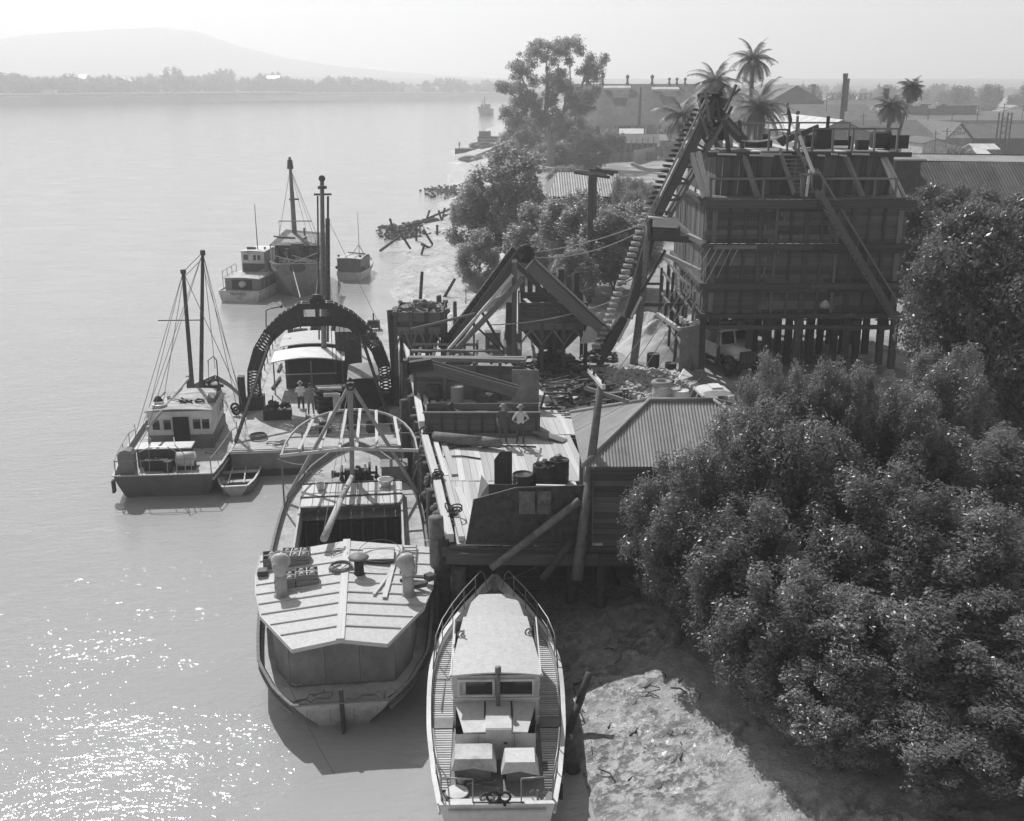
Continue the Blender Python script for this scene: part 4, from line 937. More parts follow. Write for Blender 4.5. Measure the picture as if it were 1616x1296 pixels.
mb = MB(); mb.bar((0, 0, 0), (.9, -.5, .1), .1).bar((.1, .3, 0), (.95, -.1, .08), .06).box((.6, -.6, .08), (.5, .2, .15), .3).box((1.0, -.1, .12), (.3, .3, .2), .6); single(mb, 'timber_scraps', M_wooddm, 'dark timber scraps beside the wharf side ventilator', 'timber', loc=BW(1.9, 4.2, rz_(1.9) + .08), rz=BRZ)
tangle(BW(-1.8, 2.0 - 1.1, 1.0), .5, 30, .02, M_ropel, 'rope_tangle', 'heap of pale rope in the river side stern corner', 'rope', 9)
tangle(BW(-.9, .0, .95), .6, 30, .02, M_rope, 'rope_tangle', 'dark rope heaped below the stern wall', 'rope', 12)
tangle(BW(.7, -.1, .95), .6, 26, .018, M_rope, 'rope_tangle', 'thin dark line strewn along the stern bulwark', 'rope', 14)
tangle(BW(-1.6, 17.6, 1.8), .6, 22, .02, M_rope, 'rope_tangle', 'rope strewn on the fore deck by the mast', 'rope', 17)
mb = MB(); mb.lathe((0, 0, 0), [(.13, 0), (.2, .3), (.18, .3), (.1, .04)], 14); single(mb, 'bucket', M_cream, 'pale bucket standing on the hatch boards by the boom', 'bucket', loc=BW(-1.35, 14.7, 2.11))
mb = MB(); mb.lathe((0, 0, 0), [(.2, 0), (.33, .25), (.36, .26), (.36, .3), (.3, .3), (.2, .05)], 16); single(mb, 'wash_tub', M_white, 'wide white tub at the wharf side corner of the hatch', 'tub', loc=BW(1.45, 14.9, 2.11))
bow_tip = BW(0, 20.9, 2.75)
mb = MB(); 
for a, b_, s in ((BW(-2.0, 17.5, 2.3), DO + Vector((0, 5.4, .7)), .3),): mb.cable(a, b_, s, .02)
single(mb, 'mooring_line', M_rope, 'mooring line from the lighter bow towards the dinghy', 'rope')
mb = MB(); mb.cable(BW(-1.9, .9, 1.55), BW(-.2, -2.6, .0), .2, .012); single(mb, 'stern_line', M_rope, 'line trailing from the stern corner of the lighter into the water', 'rope')

# ---------------------------------------------------------------- white launch at the bottom
LO = Vector((-.38, 23.45, 0)); la = thing('motor_launch', 'white motor launch with pale cabin roof lying on the mud at the wharf', 'boat', LO, R(1.2))
def LW(x, y, z): return LO + Matrix.Rotation(R(1.2), 3, 'Z') @ Vector((x, y, z))
Hl = Hull(11.5, [(0, 1.48), (.1, 1.68), (.3, 1.93), (.55, 2.0), (.7, 1.72), (.84, 1.05), (.94, .42), (1, .03)], [(0, .8), (.5, .85), (.9, .5), (1, .3)],
          [(0, 1.3), (.4, 1.42), (.7, 1.7), (1, 2.2)], [(0, 1.02), (.4, 1.16), (.7, 1.45), (1, 1.95)], rake=.9, n=34, keel=-.3)
Hl.build(la, M_white, M_white, M_mid, M_white, gun=.13, bulw=.09, m_low=M_mid)
# side deck gratings
for s_ in (-1, 1):
    y = .9
    while y < 9.0:
        hb = Hl.hb(y) - .12; xi = 1.26 if y < 6.9 else 1.26 - (y - 6.9) * .17; z = Hl.dz(y) + .035
        if hb - xi > .05 and not (3.55 < y < 4.1): piece('grating_slat', la, M_woodl if (y > 2 or s_ < 0) else M_wood, (s_ * xi, y, z), (s_ * hb, y, z), .062, .035)
        y += .108
for s_ in (-1, 1): 
    MB().poly([(s_ * 1.25, 3.55, 1.2), (s_ * 1.85, 3.55, 1.2), (s_ * 1.87, 4.1, 1.2), (s_ * 1.25, 4.1, 1.2)][::s_], .02).build('deck_step', M_mid, la)
house(la, [(-1.12, 2.25), (1.08, 2.25), (1.12, 3.75), (-1.16, 3.75)], 1.0, 1.86, M_white, 'aft_cabin_wall', over=.03, rh=.04, camber=.05, m_roof=M_roofc)
house(la, [(-1.24, 3.75), (1.24, 3.75), (1.22, 7.0), (-1.22, 7.0)], 1.05, 2.78, M_white, 'cabin_wall', over=.1, rh=.05, camber=.1, m_roof=M_roofc)
house(la, [(-1.0, 7.0), (1.0, 7.0), (.66, 9.15), (-.66, 9.15)], 1.3, 2.48, M_white, 'fore_cabin_wall', over=.05, rh=.05, camber=.08, m_roof=M_roofc)
window(la, (-.57, 3.735, 2.40), 1.0, .5, (0, -1, 0), M_white, fr=.07); window(la, (.57, 3.735, 2.40), 1.0, .5, (0, -1, 0), M_white, fr=.07)
for s_ in (-1, 1):
    for y in (4.5, 5.4, 6.3): window(la, (s_ * 1.245, y, 2.3), .6, .45, (s_, 0, 0), M_white)
    window(la, (s_ * .86, 7.9, 2.15), .4, .25, (s_, -.17, 0), M_white)
mb = MB(); mb.tube((.06, 3.5, 1.9), (.06, 3.62, 2.95), .06, n=10).tube((.06, 3.62, 2.95), (.06, 3.62, 3.12), .09, n=10); mb.build('exhaust_pipe', M_mid, la, True)
mb = MB(); mb.box((.06, 2.55, 1.99), (.72, .62, .10)).box((.06, 2.23, 1.55), (.7, .05, .95)); mb.build('companion_hatch', M_white, la)
for x_ in (-.32, .44): piece('hatch_slide', la, M_woodd, (x_, 2.9, 1.95), (x_, 3.7, 1.95), .05, .04)
for x_, y in ((-1.05, 5.9), (1.0, 6.0)): MB().torus((x_, y, 2.93), .1, .03, 10, 5, Euler((R(90), 0, .4))).tube((x_, y, 2.86), (x_ + .1, y - .1, 3.1), .03).build('roof_cleat', M_steel, la)
for x_ in (-.5, .5): piece('panel_seam', la, M_mid, (x_, 2.235, 1.05), (x_, 2.235, 1.84), .012, .012, up=(0, 1, 0))
for z in (1.45, 2.05): piece('moulding', la, M_white, (-1.26, 3.72, z), (1.26, 3.72, z), .04, .05)
for s_ in (-1, 1):
    for y in (2.6, 3.2): MB().torus((s_ * 1.12, y, 1.55), .09, .02, 12, 5, Euler((0, R(90), 0))).build('porthole', M_steel, la)
piece('curtain', la, M_cream, (-.95, 3.715, 2.18), (-.95, 3.715, 2.62), .16, .01, up=(0, 1, 0))
piece('door_bolt', la, M_black, (.2, 2.19, 1.6), (.3, 2.19, 1.6), .04, .04)
for y in (1.6, 3.0, 4.8, 6.2): MB().tube((-Hl.hb(y) + .12, y, Hl.dz(y) + .03), (-Hl.hb(y) + .12, y + .22, Hl.dz(y) + .1), .03).build('deck_cleat', M_steel, la)
for x_ in (-.45, .45): piece('roof_seam', la, M_roofc, (x_, 3.7, 2.905), (x_, 7.05, 2.905), .035, .012)
for x_ in (-1.28, 1.28): piece('roof_edge_strip', la, M_white, (x_, 3.66, 2.83), (x_, 7.08, 2.83), .04, .07)

def locker(x0, x1, y0, y1, z1, label, col, capm):
    t = thing('covered_locker', label, 'locker', LW(0, 0, 0), R(1.2), 'lockers on the launch after deck')
    MB().box(((x0 + x1) / 2, (y0 + y1) / 2, (1.04 + z1) / 2), (x1 - x0 - .08, y1 - y0 - .08, z1 - 1.04)).build('locker_box', col, t)
    mb = MB(); zl = z1 + .02; f = z1 - .32
    mb.add([(x0, y0, zl), (x1, y0, zl), (x1, y1, zl), (x0, y1, zl), (x0 - .1, y0 - .06, f), (x1 + .12, y0 - .06, f - .05), (x1 + .1, y1, f), (x0 - .12, y1, f - .15), ((x0 + x1) / 2, y0 - .07, f + .1)],
           [(0, 1, 2, 3), (0, 4, 8), (0, 8, 1), (8, 5, 1), (1, 5, 6, 2), (2, 6, 7, 3), (3, 7, 4, 0)]); mb.build('canvas_cover', capm, t); return t
locker(-1.12, -.12, 1.28, 1.98, 1.72, 'longer canvas covered locker on the river side of the launch deck', M_mid, M_cream)
locker(.22, 1.02, 1.2, 1.85, 1.66, 'smaller patched canvas covered locker beside the longer one', M_mid, M_roofc)
def lrail(pts, h=.75, name='guard_rail', posts=None, mid=True):
    mb = MB(); pp = [Vector(p) for p in pts]; top = [p + Vector((0, 0, h)) for p in pp]
    mb.path(top, .022, 6)
    if mid: mb.path([p + Vector((0, 0, h * .52)) for p in pp[1:]], .016, 5)
    for i, p in enumerate(pp): mb.path([p, top[i]], .02, 5)
    return mb.build(name, M_steel, la, True)
for s_ in (-1, 1):
    pts = []
    for y in (10.75, 10.2, 9.5, 8.7, 7.8, 6.9): pts.append((s_ * max(Hl.hb(y) - .08, .25), y, Hl.sz(y)))
    mb = MB(); top = [Vector((s_ * .25, 10.6, Hl.sz(10.6)))] + [Vector((s_ * .36, 10.75, Hl.sz(10.6) + .5)), Vector((s_ * .48, 10.6, Hl.sz(10.6) + .72))] + [Vector(p) + Vector((0, 0, .75)) for p in pts[1:]] + [Vector((s_ * (Hl.hb(6.2) - .06), 6.2, Hl.sz(6.2)))]
    mb.path(top, .022, 6); mb.path([Vector(p) + Vector((0, 0, .4)) for p in pts[1:]], .015, 5)
    for p in pts[1:]: mb.path([p, Vector(p) + Vector((0, 0, .75))], .018, 5)
    mb.build('bow_rail', M_steel, la, True)
    lrail([(s_ * (Hl.hb(y) - .07), y, Hl.sz(y)) for y in (2.2, 1.2, .15)], .72)
    lrail([(s_ * (Hl.hb(.1) - .07), .1, 1.3), (s_ * .62, .02, 1.3)], .72)
mb = MB(); mb.box((0, 10.75, 2.2), (.13, .16, .5)).box((0, 11.15, 2.05), (.1, .5, .1)); mb.build('samson_post', M_mid, la)
mb = MB(); mb.box((0, .15, 1.13), (2.5, .5, .06)); mb.build('stern_seat', M_white, la)
mb = MB(); mb.lathe((0, 0, 0), [(.3, 0), (.3, .02), (.28, .03)], 20); single(mb, 'round_hatch_cover', M_white, 'round white lid on the after deck of the launch', 'lid', loc=LW(-1.05, .75, 1.1))
tangle(LW(-.35, .95, 1.07), .45, 26, .018, M_rope, 'rope_tangle', 'rope lying loose on the after deck of the launch', 'rope', 21)
mb = MB(); mb.torus((0, 0, .05), .18, .035, 14, 6).tube((.1, -.1, .08), (.4, -.3, .1), .03).ball((.45, -.32, .1), .06); single(mb, 'anchor', M_black, 'small anchor and ring on the stern seat of the launch', 'anchor', loc=LW(-.25, .3, 1.2))
mb = MB()
for q in range(5): mb.path([(0, 0, 0), (.1 * q - .2, .1, .25), (.15 * q - .3, .25, .05)], .02)
mb.tube((-.1, 0, 0), (-.1, 0, .3), .03); single(mb, 'mooring_rope', M_rope, 'knotted mooring rope on the stern quarter of the launch', 'rope', loc=LW(1.15, .25, 1.2))
mb = MB(); mb.torus((0, 0, .3), .16, .035, 10, 5, Euler((R(90), 0, 0))).torus((.3, 0, .3), .14, .035, 10, 5, Euler((R(90), .5, 0))).ball((.15, 0, .2), .08).bar((-.5, 0, .12), (.8, 0, .12), .05); single(mb, 'stern_fairlead', M_black, 'iron fairlead in the middle of the launch stern', 'fitting', loc=LW(-.1, .0, 1.2))
for yy_ in (1.9, .8):
    mb = MB(); mb.torus((0, 0, 0), .17, .06, 14, 6, Euler((0, R(90), 0))); single(mb, 'tyre_fender', M_tyre, 'rubber fender hanging %s on the mud side of the launch' % ('forward' if yy_ > 1 else 'at the stern quarter'), 'fender', loc=LW(Hl.hb(yy_) + .07, yy_, 1.05))

single(coil((0, 0, 0), .22, 4, .022), 'rope_coil', M_ropel, 'small neat rope coil on the fore deck of the launch', 'rope', loc=LW(.0, 9.8, 1.95))
mb = MB(); mb.path([(0, 0, 0), (.04, 1.4, .02), (0, 2.9, .05)], .022); single(mb, 'boat_hook', M_wood, 'boat hook lying along the side deck of the launch', 'pole', loc=LW(-1.62, 4.4, 1.27))
mb = MB(); mb.lathe((0, 0, 0), [(.1, 0), (.14, .24), (.125, .24), (.08, .03)], 12); single(mb, 'bucket', M_steel, 'tin bucket on the launch deck behind the round lid', 'bucket', loc=LW(-.95, 1.15, 1.08))
mb = MB(); mb.cable(LW(.25, 10.9, 2.3), Vector((2.4, 36.5, 3.2)), .35, .018); single(mb, 'bow_line', M_rope, 'slack bow line from the launch up to the wharf', 'rope')
# ---------------------------------------------------------------- dark fishing boat with two masts
FO = Vector((-16.45, 47.7, 0)); FRZ = R(5); fi = thing('fishing_boat', 'dark hulled work boat with two bare masts and white wheelhouse', 'boat', FO, FRZ)
def FW(x, y, z): return FO + Matrix.Rotation(FRZ, 3, 'Z') @ Vector((x, y, z))
M_fh = mat('slate_hull_paint', .13, var=.15, scale=1, dirt=.25, rough=.5)
Hf = Hull(14.6, [(0, 2.3), (.1, 2.48), (.35, 2.68), (.6, 2.6), (.8, 1.95), (.92, 1.0), (1, .05)], [(0, .86), (.5, .92), (.9, .5), (1, .3)],
          [(0, 1.25), (.4, 1.35), (.7, 1.6), (1, 2.2)], [(0, 1.0), (.4, 1.05), (.7, 1.38), (1, 1.95)], rake=1., srake=.6, n=30)
Hf.build(fi, M_fh, M_mid, M_deck, M_cream, gun=.1, bulw=.08, m_low=M_dark)
mb = MB(); mb.box((-2.32, .0, .75), (.12, .3, .6)); mb.build('quarter_post', M_wooddm, fi)
w = house(fi, [(-1.62, 4.5), (1.55, 4.5), (1.5, 8.2), (-1.57, 8.2)], .95, 3.0, M_white, 'wheelhouse_wall', over=.1, rh=.06, camber=.1, m_roof=M_deck)
MB().box((-.03, 4.47, 1.35), (3.2, .04, .8)).box((1.55, 6.35, 1.35), (.04, 3.7, .8)).box((-1.62, 6.35, 1.35), (.04, 3.7, .8)).build('dado_panel', M_mid, fi)
MB().poly([(-.38, 4.44, 1.05), (.42, 4.44, 1.05), (.42, 4.44, 2.72), (-.38, 4.44, 2.72)], .01).build('doorway_shade_sheet', M_hold, fi)  # near-black sheet on the unbroken wall, shade of the entrance as colour
for x_ in (-1.22, -.66, .80, 1.25): window(fi, (x_, 4.49, 2.32), .42, .58, (0, -1, 0), M_white)
for y in (5.1, 5.8, 6.5, 7.2, 7.8):
    for s_ in (-1, 1): window(fi, (s_ * 1.55 - .04, y, 2.4), .45, .5, (s_, 0, 0), M_white)
# masts
b1 = Vector((-.5, 10.2, 1.4)); t1 = Vector((-.42, 10.2, 9.15)); b2 = Vector((-.2, 10.6, 1.4)); t2 = Vector((.58, 10.8, 10.1))
MB().tube(b1, t1, .13, .10, 10).build('mast', M_wooddm, fi, True); MB().tube(b2, t2, .13, .09, 10).build('mast', M_wooddm, fi, True)
mb = MB(); mb.bar((-2.0, 10.2, 6.5), (.35, 10.6, 6.4), .05).tube(t1 + Vector((0, 0, -.1)), t1 + Vector((0, 0, .12)), .15, n=8).tube(t2 + Vector((0, 0, -.15)), t2 + Vector((0, 0, .12)), .14, n=8); mb.box(b1 + Vector((-.12, -.1, 1.6)), (.25, .2, .7)); mb.build('crosstree', M_wooddm, fi)
mb = MB(); mb.tube((-.6, 9.8, 3.3), (-1.0, 2.2, 2.95), .09, .075, 8).tube((-1.0, 2.2, 2.95), (-1.02, 1.9, 2.93), .1, .1, 8); mb.build('boom', M_woodlm, fi, True)
mb = MB()
for a, b_ in ((t2, (-2.5, 6.5, 1.5)), (t1, (-2.5, 4.8, 1.4)), (t1, (-2.55, 7.6, 1.5)), (t1 + Vector((0, 0, -.2)), (-.95, 5, 3.1)), (t2, (2.45, 7.4, 1.6)), (t2, (2.3, 9.4, 1.8)), (t2 + Vector((0, 0, -1)), (2.2, 10.2, 1.8)), (t1, (2.1, 10.4, 1.9)), (t1, t2), (t1 + Vector((0, 0, -.3)), t2 + Vector((0, 0, -.3))), (t2, (-1.0, 2.1, 3.0)), (t2, (0, 14.6, 2.6)), ((-1.0, 2.1, 2.9), (-1.9, .9, 1.3)), ((-1.0, 2.1, 2.9), (-.7, .3, 1.25))):
    mb.path([a, b_], .018, 4)
mb.build('stay', M_rope, fi)
mb = MB(); mb.tube((-1.0, 2.05, 2.9), (-1.0, 2.05, 1.8), .02).tube((-1.0, 2.05, 2.4), (-1.0, 2.05, 2.15), .07); mb.build('tackle', M_cream, fi)
# aft structures
mb = MB(); mb.box((-.35, 2.25, 1.45), (2.5, .85, .9)); mb.build('engine_casing', M_dark, fi); MB().box((-.35, 2.3, 1.93), (2.7, 1.0, .05)).build('casing_top', M_white, fi)
mb = MB(); mb.tube((.35, 1.45, 1.5), (1.2, 1.45, 1.5), .36, n=16); mb.build('winch_drum', M_cream, fi, True)
mb = MB(); mb.box((-.6, 1.4, 1.3), (1.1, .5, .5)).tube((-.9, 1.3, 1.1), (-.9, 1.3, 2.0), .03).torus((-.6, 1.2, 1.6), .2, .03, 12, 5).box((.8, 1.4, 1.2), (.9, .3, .35)).tube((.0, 1.1, 1.0), (.0, 1.1, 1.55), .2, n=10); mb.build('deck_machinery', M_black, fi)
mb = MB(); pts = [(-.35, 0), (.35, 0), (.35, 1.15), (.25, 1.32), (0, 1.4), (-.25, 1.32), (-.35, 1.15)]
mb.add([(-1.75 + x_, .35, 1.0 + z) for x_, z in pts] + [(-1.75 + x_, .95, 1.0 + z) for x_, z in pts], [tuple(range(7))[::-1], tuple(range(7, 14))] + [(i, (i + 1) % 7, 7 + (i + 1) % 7, 7 + i) for i in range(7)]); mb.build('locker', M_mid, fi)
mb = MB()
for s_ in (-1, 1):
    pts = [Vector((s_ * (Hf.hb(y) - .1), y, Hf.sz(y))) for y in (.1, 1.2, 2.6, 4.2, 5.6)]; mb.path([p + Vector((0, 0, .7 if i < 4 else .4)) for i, p in enumerate(pts)], .025, 5)
    for p in pts: mb.path([p, p + Vector((0, 0, .7))], .02, 4)
mb.path([(-2.2, .1, 1.95), (2.2, .1, 1.95)], .025, 5)
for x_ in (-2.2, -1, 0.2, 1.3, 2.2): mb.path([(x_, .1, 1.25), (x_, .1, 1.95)], .02, 4)
mb.path([(.6, .2, 1.2), (.6, .3, 2.3), (.2, .4, 2.5), (-.6, .4, 2.5), (-1.1, .3, 2.3)], .025, 5).path([(1.0, .2, 1.2), (1.0, .2, 2.2), (.6, .3, 2.6), (.3, 1.5, 2.6)], .025, 5)
mb.build('pipe_rail', M_steel, fi)
mb = MB(); mb.tube((-.3, 12.4, 1.9), (-.3, 12.4, 2.5), .1).box((.2, 12.3, 2.0), (.9, .4, .5)).torus((.3, 12.2, 2.3), .28, .05, 14, 5, Euler((R(90), 0, 0))).tube((.5, 12.6, 1.9), (.5, 12.6, 3.6), .035).path([(.5, 12.6, 3.6), (.4, 12.3, 3.9), (.1, 12.2, 3.7), (.05, 12.2, 2.3)], .03)
for i in range(8): mb.box((random.uniform(-.5, .9), random.uniform(11.6, 12.9), random.uniform(1.9, 2.4)), (.12, .2, .16), random.random() * 3)
mb.build('windlass', M_black, fi)
RF = 'gear on the wheelhouse roof'
def onroof(o, x, y): o.location = FW(x, y, 3.17 - .06 * abs(x)); return o
mb = MB(); mb.torus((0, 0, .07), .32, .075, 20, 7); single(mb, 'life_ring', M_white, 'white life ring lying on the near corner of the wheelhouse roof', 'life ring', loc=FW(-1.1, 5.05, 3.14))
mb = MB(); mb.tube((0, 0, .05), (1.0, -.7, .12), .045).ball((0, 0, .08), .12).ball((1.05, -.72, .1), .08); single(mb, 'boat_hook', M_cream, 'pale pole with knob lying across the wheelhouse roof', 'pole', loc=FW(-.9, 6.3, 3.16))
mb = MB(); mb.box((0, 0, .1), (.35, 1.1, .2), .2); single(mb, 'fish_box', M_woodm, 'long open box at the wharf edge of the wheelhouse roof', 'box', loc=FW(1.3, 6.2, 3.12))
mb = MB()
for i in range(7): mb.tube((random.uniform(-.5, .5), random.uniform(-.3, .3), .04), (random.uniform(-.5, .5), random.uniform(-.3, .3), .14), .05)
mb.torus((.5, 0, .06), .22, .05, 14, 5); single(mb, 'gear_heap', M_rust, 'dark heap of tackle in the middle of the wheelhouse roof', 'fishing gear', loc=FW(.3, 5.7, 3.15))
mb = MB(); mb.ball((0, 0, .15), .2, 10).torus((0, 0, .1), .22, .04, 12, 5); single(mb, 'fender_ball', M_tyre, 'dark float at the river side of the wheelhouse roof', 'float', loc=FW(-1.35, 5.9, 3.1))
tangle(FW(1.7, 3.0, 1.15), .3, 20, .025, M_rope, 'rope_tangle', 'rope heap on the side deck of the dark fishing boat', 'rope', 41)
for k, y in enumerate((9.2, 9.9)): mb = MB(); mb.torus((0, 0, .0), .2, .07, 12, 6, Euler((R(70), 0, 0))); single(mb, 'tyre_fender', M_tyre, 'tyre on the fore deck of the fishing boat, %s of two' % ('nearer' if k == 0 else 'farther'), 'fender', loc=FW(2.0 - k * .2, y, 1.55))

# ---------------------------------------------------------------- dinghy
di = thing('dinghy', 'open clinker dinghy with three thwarts moored astern of the work boats', 'dinghy', DO, R(9)); di.scale = (1.16, 1.62, 1.1); 
Hd = Hull(4.0, [(0, .5), (.15, .74), (.45, .88), (.75, .7), (.92, .34), (1, .03)], [(0, .6), (.5, .7), (1, .3)], [(0, .55), (.5, .5), (1, .72)], [(0, .08), (.5, .05), (1, .3)], rake=.3, srake=.2, n=14, keel=-.1)
Hd.build(di, M_cream, M_ply, M_ply, M_white, gun=.08, bulw=.04, strake=False)
for y in (.75, 1.6, 2.4): hb = Hd.hb(y) - .04; piece('thwart', di, M_woodl, (-hb, y, .36), (hb, y, .36), .2, .035)
for i in range(9): y = .3 + i * .38; hb = Hd.hb(y) - .07; mb = MB(); mb.path([(-hb, y, .45), (-hb * .8, y, .12), (0, y, .1), (hb * .8, y, .12), (hb, y, .45)], .018, 4); mb.build('rib', M_wood, di)
for x_ in (-.35, .3): piece('oar', di, M_woodl, (x_, .5, .42), (x_ * .7, 3.0, .5), .05, .05)
mb = MB(); mb.cable(DO + Vector((.3, 5.5, .7)), FW(2.5, 5.2, 1.4), .3, .015); single(mb, 'painter', M_rope, 'painter rope tying the dinghy to the fishing boat', 'rope')

# ---------------------------------------------------------------- bucket dredge with the lattice arch
GO = Vector((-9.95, 51.2, 0)); GRZ = R(7); dr = thing('sheerleg_dredge', 'flat decked dredge with a tall riveted lattice arch over the deck', 'dredge', GO, GRZ)
def GW(x, y, z): return GO + Matrix.Rotation(GRZ, 3, 'Z') @ Vector((x, y, z))
def Gl(p): return Matrix.Rotation(-GRZ, 3, 'Z') @ (Vector(p) - GO)
mb = MB(); pts = [(-4.1, 0), (4.4, 0), (4.4, 26), (2.6, 31), (-2.4, 31), (-4.1, 26)]; mb.prism(pts, -.5, 1.25); mb.build('pontoon_hull', M_mid, dr)
MB().prism([(p[0] * 1.01, p[1] * 1.001 - .03) for p in pts], -.45, .35).build('boot_topping', M_dark, dr)
MB().prism([(p[0] * 1.015, p[1] * 1.003 - .05) for p in pts], 1.22, 1.36).build('rubbing_band', M_cream, dr)
MB().prism([(p[0] * .985, p[1] * .995 + .06) for p in pts], 1.33, 1.40).build('deck', M_deck, dr)
# arch: outer and inner rings in the plane y = AY, box girder with lattice
AY = 7.3; AXc = .05
outer = [(-3.95, 1.4), (-3.98, 2.6), (-3.9, 3.7), (-3.5, 4.9), (-2.85, 5.9), (-1.95, 6.75), (-.9, 7.35), (.9, 7.35), (1.95, 6.75), (2.85, 5.9), (3.5, 4.9), (3.9, 3.7), (3.98, 2.6), (3.95, 1.4)]
inner = [(-3.3, 1.4), (-3.35, 2.6), (-3.28, 3.6), (-2.95, 4.55), (-2.4, 5.35), (-1.7, 5.95), (-.9, 6.12), (.9, 6.12), (1.7, 5.95), (2.4, 5.35), (2.95, 4.55), (3.28, 3.6), (3.35, 2.6), (3.3, 1.4)]
def V3(p, y): return Vector((p[0] + AXc, y, p[1]))
for face in (-1, 1):
    y = AY + face * .28; mb = MB()
    for ring in (outer, inner):
        for i in range(13): mb.bar(V3(ring[i], y), V3(ring[i + 1], y), .06, .14, up=(0, 1, 0))
    mb.build('arch_chord', M_black, dr)
    mb = MB()
    for i in range(13):
        if 4 <= i <= 8: 
            if i != 6:
                mb.poly([V3(outer[i], y), V3(outer[i + 1], y), V3(inner[i + 1], y), V3(inner[i], y)], .015)
            else:
                a0, a1, c0, c1 = outer[6], outer[7], inner[6], inner[7]     # crown plate with the two openings left in it
                for x0, x1 in ((-.9, -.72), (-.06, .06), (.72, .9)): mb.poly([V3((x0, 6.12), y), V3((x1, 6.12), y), V3((x1, 7.35), y), V3((x0, 7.35), y)], .015)
                mb.poly([V3((-.9, 6.12), y), V3((.9, 6.12), y), V3((.9, 6.5), y), V3((-.9, 6.5), y)], .012); mb.poly([V3((-.9, 7.02), y), V3((.9, 7.02), y), V3((.9, 7.35), y), V3((-.9, 7.35), y)], .012)
        elif i in (2, 10): mb.poly([V3(outer[i], y), V3(outer[i + 1], y), V3(inner[i + 1], y), V3(inner[i], y)], .015)
    mb.build('web_plate', M_black, dr)
    for i in (0, 1, 3, 9, 11, 12):
        for q in range(6):
            f0, f1 = q / 6, (q + 1) / 6
            o0, o1 = V3(outer[i], y).lerp(V3(outer[i + 1], y), f0), V3(outer[i], y).lerp(V3(outer[i + 1], y), f1); i0, i1 = V3(inner[i], y).lerp(V3(inner[i + 1], y), f0), V3(inner[i], y).lerp(V3(inner[i + 1], y), f1)
            piece('lattice_bar', dr, M_black, o0, i1, .03, .1, up=(0, 1, 0)); piece('lattice_bar', dr, M_black, i0, o1, .03, .1, up=(0, 1, 0))
mb = MB()
for i in range(13):
    a, b_ = outer[i], outer[i + 1]
    for q in range(4):
        f = (q + .25) / 4; p = V3((a[0] + (b_[0] - a[0]) * f, a[1] + (b_[1] - a[1]) * f), AY); mb.box(p, (.05, .62, .08))
mb.build('cross_tie', M_cream, dr)
mb = MB()
for i in range(13): mb.bar(V3(outer[i], AY) + Vector((0, 0, .03)), V3(outer[i + 1], AY) + Vector((0, 0, .03)), .05, .06, up=(0, 1, 0))
mb.build('arch_top_flange', M_rust, dr)
for s_ in (-1, 1):
    MB().box((s_ * 3.62 + .05, AY, 1.75), (.95, .9, .8)).build('arch_foot', M_black, dr)
    MB().box((s_ * 4.28, AY - .1, 2.35), (.35, .5, 1.95)).build('fender_box', M_black, dr)
    MB().bar((s_ * 2.3, AY, 5.9), (s_ * 4.0, 1.2 if s_ < 0 else 1.8, 1.45), .13, .16).build('back_stay', M_rust, dr)
mb = MB(); mb.ball((.1, AY, 7.6), .3, 8, (1.3, .8, .8)).box((.1, AY, 7.48), (.8, .5, .25)); mb.build('sheave_block', M_black, dr)
mb = MB()
for x_ in (.8, 1.0, 1.25, 1.5): mb.path([(x_, AY, 6.1), (x_, AY + .3, 2.0)], .018, 4)
mb.tube((1.95, AY, 5.9), (1.95, AY, 5.2), .02).box((1.95, AY, 5.05), (.2, .2, .35)); mb.build('hoisting_wire', M_black, dr)
mb = MB(); mb.path([Gl(P(420, 520, 3.2)), Gl(P(420, 490, 4.6)), Gl(P(428, 487, 5.2)), Gl(P(444, 484, 5.4))], .04).ball(Gl(P(444, 484, 5.4)), .1); mb.build('davit', M_black, dr)
# cabin with curved roof behind the arch
def rooflet(y0, y1, x0, x1, z, m, k=.25, th=.06):
    mb = MB(); K = 8; v = []
    for i in range(K + 1):
        x_ = x0 + (x1 - x0) * i / K; zz = z + k * (1 - ((i / K) * 2 - 1) ** 2); v += [(x_, y0, zz), (x_, y1, zz), (x_, y0, zz + th), (x_, y1, zz + th)]
    f = [(4 * i + 2, 4 * i + 6, 4 * i + 7, 4 * i + 3) for i in range(K)] + [(4 * i, 4 * i + 1, 4 * i + 5, 4 * i + 4) for i in range(K)] + [(4 * i, 4 * i + 4, 4 * i + 6, 4 * i + 2) for i in range(K)] + [(4 * i + 1, 4 * i + 3, 4 * i + 7, 4 * i + 5) for i in range(K)] + [(0, 2, 3, 1), (4 * K, 4 * K + 1, 4 * K + 3, 4 * K + 2)]
    mb.add(v, f); return mb.build('cabin_roof', m, dr)
house(dr, [(-2.2, 11.2), (.85, 11.2), (.85, 15.4), (-2.2, 15.4)], 1.4, 3.35, M_dark, 'cabin_wall')
rooflet(9.9, 12.6, -2.9, 1.35, 3.3, M_white); rooflet(12.7, 16.2, -2.6, 1.2, 3.55, M_roofc, .2)
MB().poly([(-2.0, 11.17, 2.35), (.6, 11.17, 2.35), (.6, 11.17, 3.2), (-2.0, 11.17, 3.2)], .01).build('cabin_shade_sheet', M_hold, dr)  # flat near-black sheet puts the cabin's inner shade into colour
piece('cabin_rail', dr, M_woodl, (-2.2, 11.1, 2.3), (.8, 11.1, 2.3), .06, .06)
for x_ in (-2.75, -.6, 1.2): piece('roof_post', dr, M_wood, (x_, 10.0, 1.4), (x_, 10.0, 3.35), .08, .08, up=(0, 1, 0))
mb = MB(); mb.box((1.55, 13.0, 3.0), (1.5, 2.0, 3.2)); mb.build('boiler_house', M_dark, dr)
